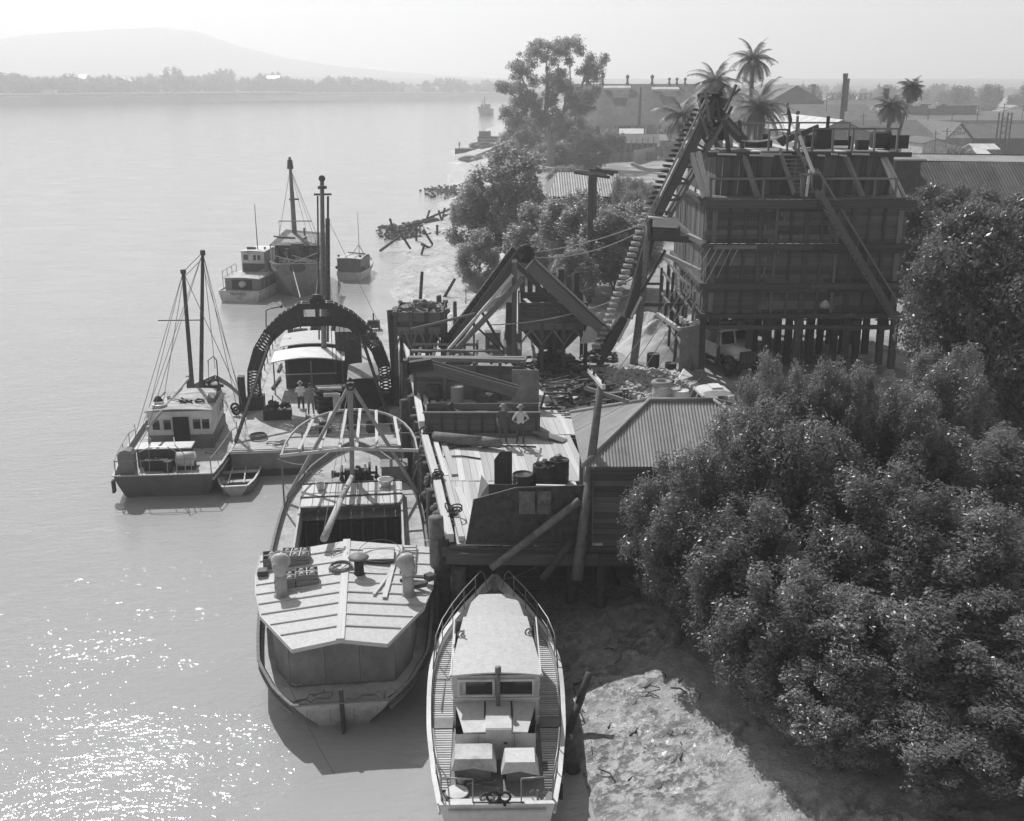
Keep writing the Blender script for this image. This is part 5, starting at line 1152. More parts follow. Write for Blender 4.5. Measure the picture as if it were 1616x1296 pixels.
MB().add([(1.0, 16.4, 3.2), (2.0, 16.4, 3.2), (1.8, 17, 4.4), (1.2, 17, 4.4), (1.0, 17.4, 3.2), (2.0, 17.4, 3.2), (1.8, 17.2, 4.4), (1.2, 17.2, 4.4)], [(0, 1, 2, 3), (1, 5, 6, 2), (5, 4, 7, 6), (4, 0, 3, 7), (3, 2, 6, 7)]) if False else None
mb = MB(); mb.add([(.1, 17.6, 1.4), (1.5, 17.6, 1.4), (1.2, 18, 4.3), (.4, 18, 4.3), (.1, 18.8, 1.4), (1.5, 18.8, 1.4), (1.2, 18.4, 4.3), (.4, 18.4, 4.3)], [(0, 1, 2, 3), (1, 5, 6, 2), (5, 4, 7, 6), (4, 0, 3, 7), (3, 2, 6, 7)]); mb.build('coal_hopper', M_dark, dr)
# engine, winches on the fore part
mb = MB()
for x_ in (.2, .9): mb.tube((x_, 6.0, 1.4), (x_, 6.0, 2.9), .33, n=12)
for i in range(5): mb.tube((-.1, 5.6, 1.6 + i * .28), (1.4, 5.6, 1.6 + i * .28), .06)
mb.tube((-.2, 6.8, 2.4), (1.6, 6.8, 2.4), .35, n=14).box((.6, 7.2, 1.8), (1.8, 1.0, .8)); mb.build('steam_engine', M_black, dr)
mb = MB(); mb.tube((.0, 5.4, 2.95), (1.3, 5.4, 2.95), .07).tube((.3, 5.3, 2.6), (1.1, 5.3, 2.6), .12).box((1.0, 5.3, 2.2), (.4, .2, .9)); mb.build('cylinder_cover', M_white, dr, False)
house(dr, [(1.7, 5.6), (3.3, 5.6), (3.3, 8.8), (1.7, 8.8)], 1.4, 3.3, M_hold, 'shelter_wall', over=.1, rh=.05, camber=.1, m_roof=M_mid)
mb = MB(); mb.box((-2.2, 5.2, 1.65), (1.5, .7, .5)); mb.build('coal_box', M_black, dr)
mb = MB()
for i in range(22): mb.box((-2.2 + random.uniform(-.6, .6), 5.2 + random.uniform(-.25, .25), 2.0 + random.uniform(0, .3)), (random.uniform(.1, .3), random.uniform(.1, .3), .15), random.random() * 3, random.random())
mb.tube((-2.5, 5.2, 2.0), (-2.4, 5.2, 2.7), .03); mb.build('scrap_heap', M_black, dr)
mb = MB(); mb.box((-1.0, 4.7, 1.75), (.7, 1.8, .08)).box((-1.0, 4.7, 1.55), (.6, 1.6, .3)); mb.build('plank_bench', M_woodlm, dr)
single(coil((0, 0, 0), .42, 5, .03), 'rope_coil', M_rope, 'round rope coil on the open corner of the dredge deck', 'rope', loc=GW(-2.9, 1.8, 1.42))
tangle(GW(-1.9, .9, 1.42), .9, 34, .025, M_rope, 'rope_tangle', 'straggling ropes along the edge of the dredge deck', 'rope', 51)
tangle(GW(.3, 3.0, 1.42), .9, 34, .03, M_rope, 'rope_tangle', 'dark ropes under the awning frame on the dredge', 'rope', 52)
for i, (x_, y, w_, h_) in enumerate(((.4, 2.6, .5, .4), (1.9, 3.2, .7, .6), (2.9, 2.2, .5, .5), (3.5, 3.9, .5, .7))):
    mb = MB(); mb.box((0, 0, h_ / 2), (w_, w_ * 1.3, h_), .1 * i).box((0, 0, h_), (w_ * .5, w_ * .5, .2)); single(mb, 'deck_box', M_rust, ['low rusty box by the middle edge of the dredge', 'squat rusty box before the dredge shelter', 'small rusty box near the wharf edge of the dredge', 'tall rusty box beside the arch foot'][i], 'box', loc=GW(x_, y, 1.4), rz=GRZ)
# masts, bollards, winches at the far end
p = P(512, 603, 1.4); b_ = Gl(p); tp = Gl(PY(508, 282, p.y)); mb = MB(); mb.tube((b_.x, b_.y, 1.4), tp, .17, .12, 10); mb.build('derrick_mast', M_woodm, dr, True)
mb = MB(); mb.tube(tp + Vector((-.5, 0, -.9)), tp + Vector((.5, 0, -.9)), .06).ball(tp, .2, 8).box(tp + Vector((0, 0, -.5)), (.5, .4, .15)).tube(tp + Vector((.3, -.1, -1)), (b_.x + .35, b_.y - .4, 4), .07).tube(tp + Vector((-.3, .1, -1)), (b_.x - .2, b_.y + .3, 4), .05); mb.build('masthead_iron', M_wooddm, dr)
p = P(517, 505, 1.4); b_ = Gl(p); tp = Gl(PY(517, 345, p.y)); mb = MB(); mb.bar((b_.x, b_.y, .2), tp, .32, .32); mb.build('spud_post', M_wooddm, dr)
for px, py in ((460, 545), (462, 540), (458, 555), (566, 570), (568, 560)):
    q = Gl(P(px, py, 1.4)); MB().tube((q.x, q.y, 1.4), (q.x, q.y, 3.0), .09).build('bollard', M_wooddm, dr)
for k, (px, py, s) in enumerate(((475, 535, .45), (503, 530, .5), (500, 548, .35), (565, 545, .4), (585, 540, .4), (590, 520, .4))):
    q = Gl(P(px, py, 1.4)); mb = MB(); mb.tube((q.x - s, q.y, 1.7 + s * .3), (q.x + s, q.y, 1.7 + s * .3), s * .8, n=12).box((q.x - s, q.y, 1.7), (.12, s * 1.6, .7)).box((q.x + s, q.y, 1.7), (.12, s * 1.6, .7)).tube((q.x, q.y, 1.8), (q.x, q.y + .1, 2.6), .05); mb.build('deck_winch', M_black, dr)
mb = MB()
for side, xs_ in ((-1, -3.9), (1, 4.2)):
    for i in range(9): mb.tube((xs_, 10 + i * 1.9, 1.4), (xs_, 10 + i * 1.9, 2.3), .03)
    mb.path([(xs_, 10, 2.25), (xs_, 25.2, 2.25)], .015, 4)
mb.build('stanchion', M_rust, dr)
mb = MB(); 
for a, b_ in ((tp, (3.6, 26, 1.5)), (tp, (-3.2, 27, 1.5)), ((0, AY, 7.4), (b_.x, b_.y, 8.0))): mb.path([a, b_], .02, 4)
mb.build('stay', M_rope, dr)
for k in range(6):
    x_, y = (3.2, 10 + k * 2.2) if k % 2 else (-3.0, 11 + k * 2.0); piece_ = MB().bar((0, 0, .1), (random.uniform(-1, 1), random.uniform(1, 2.4), .12), .14, .12); single(piece_, 'deck_timber', M_wooddm, ['timber on the near river side of the dredge deck', 'timber on the near wharf side of the dredge deck', 'timber halfway along the river side of the dredge', 'timber halfway along the wharf side of the dredge', 'timber towards the far river side of the dredge', 'timber towards the far wharf side of the dredge'][k], 'timber', loc=GW(x_, y, 1.4))
mb = MB(); mb.cable(GW(-4.3, AY, 3.0), FW(1.6, 12.6, 2.2), .25, .03).cable(GW(-4.3, AY, 2.7), FW(1.7, 12.2, 2.0), .55, .02); single(mb, 'breast_line', M_rope, 'slack lines between the fishing boat bow and the dredge', 'rope')

# ---------------------------------------------------------------- three moored boats upstream
# motor cruiser
CO = P(378, 477, 0); cr_ = thing('motor_cruiser', 'pale motor cruiser with lettered stern and tall thin mast', 'boat', CO, R(-8))
Hc = Hull(11, [(0, 1.9), (.3, 2.05), (.6, 1.95), (.85, 1.0), (1, .05)], [(0, .9), (.5, .9), (1, .3)], [(0, 1.0), (.5, 1.2), (1, 1.9)], [(0, .9), (.5, .9), (1, 1.5)], rake=.8, n=16)
Hc.build(cr_, M_cream, M_white, M_deck, M_white, gun=.1)
house(cr_, [(-1.6, .9), (1.6, .9), (1.6, 5.2), (-1.6, 5.2)], .9, 1.95, M_mid, 'lower_cabin_wall', over=.15, rh=.06, camber=.08, m_roof=M_deck)
MB().poly([(-.95, .87, 1.0), (.95, .87, 1.0), (.95, .87, 1.85), (-.95, .87, 1.85)], .01).build('cockpit_shade_sheet', M_hold, cr_)  # shade of the cockpit painted as a near-black sheet on its wall
house(cr_, [(-1.15, 4.0), (1.05, 4.0), (1.0, 7.2), (-1.1, 7.2)], 1.2, 3.9, M_white, 'wheelhouse_wall', over=.12, rh=.06, camber=.08, m_roof=M_white)
MB().box((0, 3.97, 2.45), (2.1, .03, .8)).build('dado_panel', M_dark, cr_)
for x_ in (-.7, .15, .55): window(cr_, (x_, 3.99, 3.4), .5 if x_ < 0 else .35, .55, (0, -1, 0), M_white)
mb = MB(); mb.tube((.1, 5.0, 3.9), (.1, 5.0, 8.2), .05, .03); mb.build('mast', M_wooddm, cr_, True)
mb = MB(); mb.box((-.5, 5, 4.1), (.8, .3, .25)).ball((.8, 5, 4.15), .12); mb.build('roof_gear', M_dark, cr_)
mb = MB(); mb.tube((.1, .55, 1.5), (.1, 1.1, 1.5), .3, n=14); mb.build('cable_drum', M_cream, cr_, True)
mb = MB()
for s_ in (-1, 1):
    for i in range(4): mb.path([(s_ * 1.75, .8 + i * 1.1, 1.1), (s_ * 1.75, .8 + i * 1.1, 2.7 - i * .0)], .03, 4)
    mb.path([(s_ * 1.75, .8, 2.6), (s_ * 1.75, 4.1, 2.8)], .03, 4); mb.path([(s_ * 1.75, .8, 2.0), (s_ * 1.75, 4.1, 2.2)], .02, 4)
mb.build('guard_rail', M_steel, cr_)
textobj('FRI-WELD', cr_, M_dark, (0, -.16, .66), .34, (R(90), 0, 0)); textobj('N.S.', cr_, M_dark, (.1, -.12, .3), .24, (R(90), 0, 0))
# old ketch hulk
KO = P(470, 473, 0); ke = thing('ketch', 'old high sided trading ketch with broken rigging and cluttered stern', 'boat', KO, R(7))
Hk = Hull(17, [(0, 2.0), (.2, 2.55), (.6, 2.6), (.85, 1.6), (1, .05)], [(0, .25), (.2, .8), (.6, .95), (1, .3)], [(0, 3.3), (.5, 2.8), (1, 3.9)], [(0, 2.6), (.5, 2.1), (1, 3.1)], rake=1.2, srake=1.8, n=20)
Hk.build(ke, M_mid, M_cream, M_mid, M_woodlm, gun=.16, m_low=M_mid)
house(ke, [(-1.9, 1.2), (1.9, 1.2), (2.0, 5.5), (-2.0, 5.5)], 2.4, 4.6, M_dark, 'poop_wall'); 
mb = MB(); mb.add([(-2.3, .6, 4.9), (2.5, .6, 4.8), (2.6, 6, 5.2), (-1.2, 6, 5.6)], [(0, 1, 2, 3)]); mb.poly([(-2.3, .6, 4.9), (2.5, .6, 4.8), (2.6, 6, 5.2), (-1.2, 6, 5.6)], .06); mb.build('awning', M_mid, ke)
for x_, y in ((-2.2, .7), (2.3, .7), (2.4, 5.8), (-1.9, 5.5)): piece('awning_post', ke, M_cream, (x_, y, 2.8), (x_, y, 5.0), .1, .1, up=(0, 1, 0))
mb = MB(); mb.ball((.1, .3, 3.0), .75, 10, (1.1, .6, .8)).tube((.2, .9, 2.6), (.2, .9, 5.0), .6, n=10)
rg = random.Random(8)
for i in range(46): mb.box((rg.uniform(-2, 2), rg.uniform(.2, 1.1), rg.uniform(2.9, 4.5)), (rg.uniform(.08, .35), .3, rg.uniform(.1, .7)), rg.random() * 3)
mb.build('stern_gear', M_rust, ke)
mb = MB()
for i in range(16): mb.bar((rg.uniform(-2, 2), rg.uniform(0, .4), rg.uniform(3.2, 3.5)), (rg.uniform(-2.2, 2.2), rg.uniform(-.1, .3), rg.uniform(3.3, 4.6)), .07)
mb.build('broken_spar', M_cream, ke)
q = Gl; kl = lambda p: Matrix.Rotation(-R(7), 3, 'Z') @ (Vector(p) - KO)
tp = kl(PY(457, 248, KO.y + 5)); bt = kl(PY(466, 385, KO.y + 5)); mb = MB(); mb.tube(bt - Vector((0, 0, 1.5)), bt.lerp(tp, .6), .26, .2, 10).tube(bt.lerp(tp, .6), tp, .18, .12, 10); mb.build('mast', M_mid, ke, True)
mb = MB(); c_ = bt.lerp(tp, .52); mb.bar(c_ + Vector((-.3, 0, 0)), c_ + Vector((.6, 0, 0)), .15); c_ = bt.lerp(tp, .93); mb.tube(c_ - Vector((0, 0, .5)), c_ + Vector((0, 0, .3)), .3, .22, 8); mb.build('mast_cap', M_wooddm, ke)
for a, b_, r_ in (((432, 373), (466, 376), .09), ((440, 349), (492, 349), .05), ((458, 392), (484, 374), .1), ((480, 360), (481, 372), .1)):
    A = kl(PY(a[0], a[1], KO.y + 3)); B = kl(PY(b_[0], b_[1], KO.y + 3)); MB().tube(A, B, r_).build('spar', M_mid, ke, True)
mb = MB()
for a in ((-2.2, 5, 3.2), (2.4, 5, 3.2), (0, 17, 4), (2.2, 2.0, 3.4)): mb.path([tp - Vector((0, 0, 1)), a], .02, 4)
A = kl(PY(440, 349, KO.y + 3)); mb.path([A, A + Vector((0, 0, -3.4))], .02, 4); mb.build('stay', M_rope, ke)
mb = MB(); mb.cable(kl(PY(462, 425, KO.y)) , kl(P(474, 470, 3)), .0, .04); mb.build('hawser', M_cream, ke)
# small launch
SO = P(551, 443, 0); sm = thing('small_launch', 'small square sterned launch with a thin mast', 'boat', SO, R(-9))
Hs = Hull(7, [(0, 1.25), (.4, 1.35), (.8, .9), (1, .04)], [(0, .95), (.5, .9), (1, .3)], [(0, .85), (.5, .95), (1, 1.5)], [(0, .7), (.5, .75), (1, 1.2)], rake=.5, n=12)
Hs.build(sm, M_white, M_white, M_deck, M_cream, gun=.1)
house(sm, [(-1.2, .15), (1.2, .15), (1.15, 3.6), (-1.15, 3.6)], .7, 2.1, M_mid, 'cabin_wall', over=.08, rh=.06, camber=.08, m_roof=M_deck)
mb = MB(); mb.tube((.3, 2.8, 2.1), (.3, 2.8, 6.6), .04, .02); mb.build('mast', M_steel, sm, True)
mb = MB(); mb.bar((-.8, 2.6, 2.4), (1.0, 2.6, 2.3), .1).bar((-.4, 2.6, 2.2), (.3, 2.7, 3.2), .05).bar((.9, 2.6, 2.2), (.3, 2.7, 3.2), .05).ball((-1.1, .4, 2.4), .13).ball((1.15, .3, 2.4), .13).ball((1.35, .5, 1.2), .2).ball((-1.4, .6, 1.2), .18); mb.build('deck_gear', M_dark, sm)
for x_ in (-.5, .5): mb = MB(); mb.box((x_, 1.5, 2.25), (.05, 2.2, .05)); mb.build('roof_rail', M_steel, sm)
# distant dredger
FO2 = P(777, 183, 0); s_ = FO2.y / 651; fa = thing('distant_steamer', 'small hazy vessel lying far up the river', 'boat', FO2, R(75))
Hx = Hull(26, [(0, 3), (.3, 4), (.7, 4), (.9, 2), (1, .1)], [(0, .9), (.5, .95), (1, .3)], [(0, 4), (.5, 3.6), (1, 5.2)], [(0, 3.4), (.5, 3), (1, 4.4)], rake=1.5, n=12)
Hx.L = 9; Hx.build(fa, M_dark, M_dark, M_mid, M_mid, gun=.2)
mb = MB(); mb.box((0, 3, 5), (3, 3, 3)).tube((0, 4.5, 4), (0, 4.5, 10.5), .3).tube((0, 6, 4), (.3, 6, 8.5), .2).box((0, 6, 5.2), (1.5, 1.4, 2)); mb.build('superstructure', M_dark, fa)
# ================================================================== WHARF
DZ = 3.5
def wl(y): return lin(y, [(34.5, -2.35), (36.3, -2.45), (40, -3.1), (46.6, -4.2), (54, -5.2), (62, -6.35), (66, -6.9)])   # river edge of the wharf
wf = thing('timber_wharf', 'long timber wharf with pale worn decking and heavy round piles', 'wharf', (-2.4, 35, 0), w=True)
y = 34.6; 
while y < 56.0:                                            # deck planks run along the wharf in strips of three lengths
    y += 100
x = 3.2
lens = [(34.7, 40.9), (40.93, 46.9), (46.93, 52.2), (52.23, 57.2)]
for (ya, yb) in lens:
    xa0, xb0 = wl(ya) + .55, wl(yb) + .55; n_ = int((6.4 - min(xa0, xb0)) / .27)
    for i in range(n_):
        xb_ = xb0 + i * .27; xa_ = xb_ + (ya - yb) * -.10
        if xa_ < wl(ya) + .5: continue
        if xa_ > 3.3 and ya < 41: continue
        if xa_ > 5.2: continue
        piece('deck_plank', wf, M_woodl, (xa_, ya + random.uniform(0, .05), DZ - .04), (xb_, yb - random.uniform(0, .05), DZ - .04), .258, .08, jit=.008)
for k in range(2):
    for (ya, yb) in ((34.9, 41), (41.05, 47), (47.05, 53), (53.05, 58.5), (58.55, 64)):
        o_ = .18 + k * .42; piece('kerb_beam', wf, M_woodl, (wl(ya) + o_, ya, DZ + .14 - k * .03), (wl(yb) + o_, yb - .04, DZ + .14 - k * .03), .3 if k == 0 else .2, .3 if k == 0 else .2)
for (ya, yb) in ((36.2, 40), (41.5, 46.5), (48, 54)): piece('loose_kerb_plank', wf, M_woodl, (wl(ya) + 1.0, ya, DZ + .05), (wl(yb) + .95, yb, DZ + .06), .26, .08)
for y in np.arange(34.9, 62, 2.4): piece('cross_beam', wf, M_woodd, (wl(y) - .1, y, DZ - .32), (5.8, y, DZ - .32), .32, .36)
for x_, zt in ((-2.2, 0), (0, 0), (2.4, 0)): piece('stringer', wf, M_woodd, (x_, 34.9, DZ - .65), (x_ - 3.0, 57, DZ - .65), .3, .3)
piece('front_beam', wf, M_woodd, (-2.3, 34.62, DZ - .45), (3.0, 34.62, DZ - .5), .35, .42); piece('front_beam', wf, M_woodd, (3.02, 34.62, DZ - .5), (8.6, 34.62, DZ - .5), .35, .42)
for i in range(3): piece('broken_plank', wf, M_wood, (-2.2 + i * .1, 34.85 + i * .35, DZ - .12), (-1.2, 34.8 + i * .34, DZ - .1), .22, .07, jit=.03)
for yk in (35.0, 37.4, 40.2, 43.4, 46.8, 50.2, 53.6, 57, 60.5, 63.5):
    MB().tube((wl(yk) - .1, yk, -1.5), (wl(yk) - .05, yk, DZ + (.1 if yk < 38 else -.1)), .26, .24, 12).build('pile', M_wooddm, wf, True)
for yk in (36, 41, 46, 51, 56):
    for x_ in (-.4, 2.2, 4.8): MB().tube((x_ - (yk - 36) * .1, yk, -1), (x_ - (yk - 36) * .1, yk, DZ - .5), .22, .2, 10).build('pile', M_wooddm, wf, True)
for i in range(15): z = .1 + i * .2; piece('added_dark_board', wf, M_woodd, (-2.9, 37.4, z), (3.1, 37.4, z), .07, .195); piece('added_dark_board', wf, M_woodd, (3.12, 37.4, z), (9.8, 37.2, z), .07, .195)  # boards added beneath the deck to make the space there darker
for i in range(5): x_ = -2 + i * 2.6; piece('raker', wf, M_woodd, (x_, 35.0, DZ - .6), (x_ + .9, 37.0, .6), .2, .2)
def pole_thing(name, label, cat, a, b_, r0, r1, m=None, group=None):
    a = Vector(a); b_ = Vector(b_); mb = MB(); mb.tube(a, a.lerp(b_, .5) + Vector((.02, 0, 0)), r0, (r0 + r1) / 2, 10).tube(a.lerp(b_, .5) + Vector((.02, 0, 0)), b_, (r0 + r1) / 2, r1, 10); return single(mb, name, m or M_woodm, label, cat, group, True)
pole_thing('fender_pile', 'thick round topped pile standing just behind the launch bow', 'pile', (-1.9, 36.0 - .9, -1), (-1.92, 36.0 - .9, 2.45), .3, .27, M_woodm)
pole_thing('fender_pile', 'tall square headed pile at the near corner of the wharf', 'pile', (-2.62, 35.1, -1), (-2.68, 35.1, 4.35), .3, .27, M_woodm)
pole_thing('raking_strut', 'long round timber strut raking up from the mud to the leaning pole', 'timber', PY(775, 897, 33.9), PY(915, 790, 34.35), .12, .14, M_woodm)
pole_thing('raking_strut', 'second darker strut low beside the foot of the leaning pole', 'timber', PY(855, 915, 33.8), PY(905, 850, 34.3), .13, .13, M_wooddm)
# steel plate screen and hopper box at the front of the wharf
fp = thing('steel_screen', 'dark steel plate screen with slanted edge across the wharf front', 'screen', (-1.6, 34.75, DZ), w=True)
A = [PY(735, 856, 34.72), PY(934, 860, 34.72), PY(934, 766, 34.72), PY(815, 770, 34.72), PY(747, 789, 34.72)]
MB().poly(A, .05).build('steel_plate', M_rust, fp)
mb = MB(); mb.bar(A[1], A[0], .08, .12); mb.bar(A[2] + Vector((0, -.01, 0)), A[3] + Vector((0, -.01, 0)), .05, .05).bar(A[3], A[4], .05, .05)
for f in (.35, .62): a = A[3].lerp(A[2], f); mb.bar(a + Vector((0, -.03, 0)), a + Vector((0, -.03, -2.2)), .05, .07)
mb.build('stiffener', M_dark, fp)
M_fade = mat('faded_painted_notice', .14, var=.5, scale=3, rough=.8)
for q in ((833, 772, 856, 812), (862, 772, 882, 812)):
    p0 = PY(q[0] - 14, q[3] - 1, 34.68); p1 = PY(q[2] - 12, q[1] + 3, 34.68); MB().box(((p0.x + p1.x) / 2, 34.655, (p0.z + p1.z) / 2), (abs(p1.x - p0.x), .01, p1.z - p0.z)).build('faded_notice', M_fade, fp)
p = PY(860, 797, 34.64); textobj('LAZE', fp, M_dark, (p.x, 34.64, p.z), .26, (R(90), 0, 0), ext=.002)
piece('top_plank', fp, M_woodl, PY(846, 766, 34.8), PY(892, 767, 34.8), .12, .05)
hb_ = thing('steel_hopper', 'black open hopper with a tall plate back on the wharf deck', 'hopper', P(780, 780, DZ), w=True)
B0 = P(757, 792, DZ); 
mb = MB(); bx, by = B0.x, B0.y - .1
mb.poly([(bx + .35, by, DZ), (bx + 1.45, by, DZ), (bx + 1.45, by, DZ + .75), (bx + .35, by, DZ + .75)], .04).poly([(bx + 1.45, by, DZ), (bx + 1.45, by + 1.1, DZ), (bx + 1.45, by + 1.1, DZ + .8), (bx + 1.45, by, DZ + .75)], .04).build('hopper_side', M_black, hb_)
MB().poly([(bx + .35, by, DZ), (bx - .1, by + .1, DZ), (bx + .05, by + 1.0, DZ + .75), (bx + .35, by, DZ + .75)], .04).build('side_plate', M_mid, hb_)
MB().poly([(bx + .55, by + 1.1, DZ), (bx + 1.25, by + 1.1, DZ), (bx + 1.25, by + 1.1, DZ + 1.7), (bx + .8, by + 1.1, DZ + 1.7), (bx + .55, by + 1.1, DZ + 1.35)], .05).build('back_plate', M_black, hb_)
def dr_(label, px, py, r=.29, h=.88, m=None, z=DZ, lean=None, group=None):
    o = single(drum(r, h), 'drum', m or M_rust, label, 'drum', group, True, loc=P(px, py, z), rz=random.random() * 6)
    if lean: o.rotation_euler = lean; o.location.z += r
    return o
dr_('low black drum of tools beside the steel hopper', 825, 768, .42, .55, M_black)
dr_('wide black drum heaped with scrap behind the steel screen', 858, 765, .45, .85, M_black)
dr_('black drum standing against the shed wall', 882, 760, .4, .95, M_black)
def heap(label, c, r, n, m, name='scrap_heap', cat='scrap', s=.2, flat=.5, kind=None, seed=1, sy=1.):
    rg = random.Random(seed); mb = MB()
    for i in range(n):
        a = rg.uniform(0, 6.28); q = r * rg.random() ** .6; z = (1 - q / r) * flat * rg.uniform(.5, 1)
        mb.box((math.cos(a) * q, math.sin(a) * q * sy, z), (s * rg.uniform(.4, 1.6), s * rg.uniform(.3, 1), s * rg.uniform(.2, .7)), rg.random() * 3, rg.uniform(-.5, .5), rg.uniform(-.5, .5))
    o = single(mb, name, m, label, cat, loc=c)
    if kind: o['kind'] = kind
    return o
p = P(858, 765, DZ); heap('scrap iron piled in the wide black drum', p + Vector((0, 0, .8)), .38, 26, M_rust, s=.16, flat=.3, seed=2)
p = P(882, 760, DZ); heap('rags and scrap on top of the drum by the shed wall', p + Vector((0, 0, .9)), .3, 20, M_mid, s=.15, flat=.35, seed=3)
t = piece('plank', None, M_wood, P(838, 770, DZ) + Vector((0, 0, .1)), P(848, 740, DZ) + Vector((.15, 0, .9)), .08, .06); tag(t, 'narrow board leaning on the wide black drum', 'board')
# truck body / long timber box on the wharf
bxo = thing('timber_tray', 'long low sided timber tray lying across the wharf', 'tray', (-3.9, 46.6, DZ), w=True)
y0, y1, x0, x1 = 46.7, 48.3, -3.95, 1.25
for i in range(4):
    z = DZ + .15 + i * .27
    for y, m in ((y0, M_wood), (y1, M_wood)): piece('side_board', bxo, M_bin if y == y0 else M_wood, (x0, y, z), (x1, y, z), .05, .26, up=(0, 0, 1))
    for x_ in (x0, x1): piece('end_board', bxo, M_bin, (x_, y0, z), (x_, y1, z), .05, .26)
for i in range(9): x_ = x0 + .15 + i * (x1 - x0 - .3) / 8; piece('stanchion', bxo, M_woodd, (x_, y0 - .06, DZ), (x_, y0 - .06, DZ + 1.15), .1, .08, up=(0, 1, 0))
piece('top_rail', bxo, M_wood, (x0 - .1, y0 - .04, DZ + 1.14), (x1 + .1, y0 - .04, DZ + 1.14), .16, .06); piece('floor_board', bxo, M_wood, (x0, (y0 + y1) / 2, DZ + .12), (x1, (y0 + y1) / 2, DZ + .12), y1 - y0 - .1, .05)
piece('skid', bxo, M_wood, (x0 + 2.2, y0 - .2, DZ + .1), (x1 - 1.0, y0 - .2, DZ + .1), .15, .18)
heap('dark heap of canvas and iron in the river end of the tray', (-2.9, 47.5, DZ + .5), .8, 40, M_rust, s=.4, flat=.9, seed=5)
heap('dark mound of scrap in the middle of the tray', (-.4, 47.5, DZ + .4), .6, 34, M_dark, s=.35, flat=.8, seed=6)
mb = MB(); mb.box((0, 0, .2), (.5, .4, .4)); single(mb, 'wooden_box', M_wood, 'small wooden box inside the tray between two dark heaps', 'box', loc=(-1.4, 47.5, DZ + .5))
mb = MB(); mb.tube((0, 0, .28), (2.2, -.6, .3), .28, .24, 12).tube((2.2, -.6, .3), (3.0, -.85, .3), .24, .2, 12); single(mb, 'log', M_woodm, 'thick round log lying on the wharf in front of the tray', 'log', smooth=True, loc=P(685, 700, DZ))
for k, (px, py, dx, dy, lb) in enumerate(((700, 722, 1.6, -.3, 'curved iron bar lying below the log'), (760, 708, 2.4, .1, 'long iron rod lying in front of the tray'), (700, 712, 1.2, .5, 'short rod beside the log end'))):
    mb = MB(); mb.path([(0, 0, .05), (dx * .5, dy * .5 + .2, .05), (dx, dy, .05)], .035, 5); single(mb, 'iron_bar', M_black, lb, 'iron bar', loc=P(px, py, DZ))
t = piece('board', None, M_wood, P(842, 680, DZ + .3), P(892, 696, DZ + .05), .5, .05); tag(t, 'wide loose board sloping down at the end of the tray', 'board')
# bulkhead with big chute beam behind
bh = thing('timber_bulkhead', 'dark planked bulkhead behind the drums on the wharf', 'bulkhead', (-4.2, 52.3, DZ), w=True)
for i in range(8): z = DZ + .11 + i * .225; piece('wall_board', bh, M_bin, (-5.0, 52.9, z), (-1.9, 52.6, z), .06, .215); piece('wall_board', bh, M_bin, (-1.88, 52.6, z), (.5, 52.4, z), .06, .215)
for x_ in (-4.9, -3.4, -1.9, -.6, .5): piece('wall_post', bh, M_woodd, (x_, 52.45, DZ), (x_, 52.45, DZ + 2.0), .16, .14, up=(0, 1, 0))
piece('cap_beam', bh, M_wood, (-5.3, 53.2, DZ + 2.0), (.7, 52.9, DZ + 1.95), .3, .2)
for i in range(9): piece('joist', bh, M_woodd, (-4.8 + i * .75, 53.0, DZ + 1.85), (-4.9 + i * .75, 57.5, DZ + 1.85), .14, .2)
for k in range(3): piece('deck_plank', bh, M_wood, (-5.3, 53.6 + k * 1.4, DZ + 1.98), (.6 - k * 1.2, 53.5 + k * 1.4, DZ + 1.98), .3, .08)
cb = thing('chute_beam', 'heavy timber chute sloping down across the bulkhead', 'chute', P(665, 575, 5.2), w=True)
a = P(662, 577, 6.0); b_ = P(815, 621, 4.6); piece('chute_floor', cb, M_wood, a, b_, .5, .12)
for s_ in (-1, 1): piece('chute_side', cb, M_wood, a + Vector((0, s_ * .28, .1)), b_ + Vector((0, s_ * .28, .1)), .07, .5)
mb = MB(); mb.tube(a + Vector((-.5, -.5, 0)), a + Vector((.6, -.2, .1)), .35, n=12).tube(a + Vector((-.7, -.5, 0)), a + Vector((-.5, -.5, 0)), .5, n=12); single(mb, 'winch_barrel', M_black, 'black winch barrel at the head of the timber chute', 'winch')
dr_('upright ribbed drum in front of the bulkhead', 722, 640, .32, 1.0, M_mid); dr_('drum with a pale lid in the corner of the bulkhead', 684, 632, .36, .8, M_rust)
dr_('drum lying on its side below the timber chute', 757, 637, .34, .9, M_rust, lean=(R(90), 0, .9))
mb = MB(); mb.box((0, 0, .95), (1.35, .06, 1.9)).box((0, -.04, .95), (.08, .05, 1.9)).box((-.6, -.04, .95), (.08, .05, 1.9)).box((.6, -.04, .95), (.08, .05, 1.9)); o = single(mb, 'standing_sheet', M_ply, 'tall ribbed sheet standing upright by the timber litter', 'sheet', loc=P(829, 642, DZ), rz=-.08)
mb = MB(); mb.bar((0, 0, .05), (1.6, 0, .05), .1).bar((0, 0, .05), (.2, .0, .8), .1).bar((1.6, 0, .05), (1.4, .1, .8), .1).bar((.2, 0, .8), (1.4, .1, .8), .1).bar((.2, 1, .8), (1.4, 1.1, .8), .1).bar((.2, 0, .8), (.2, 1, .8), .1).bar((1.4, .1, .8), (1.4, 1.1, .8), .1); single(mb, 'engine_cradle', M_rust, 'rusty open frame standing beside the tall sheet', 'frame', loc=P(853, 646, DZ))
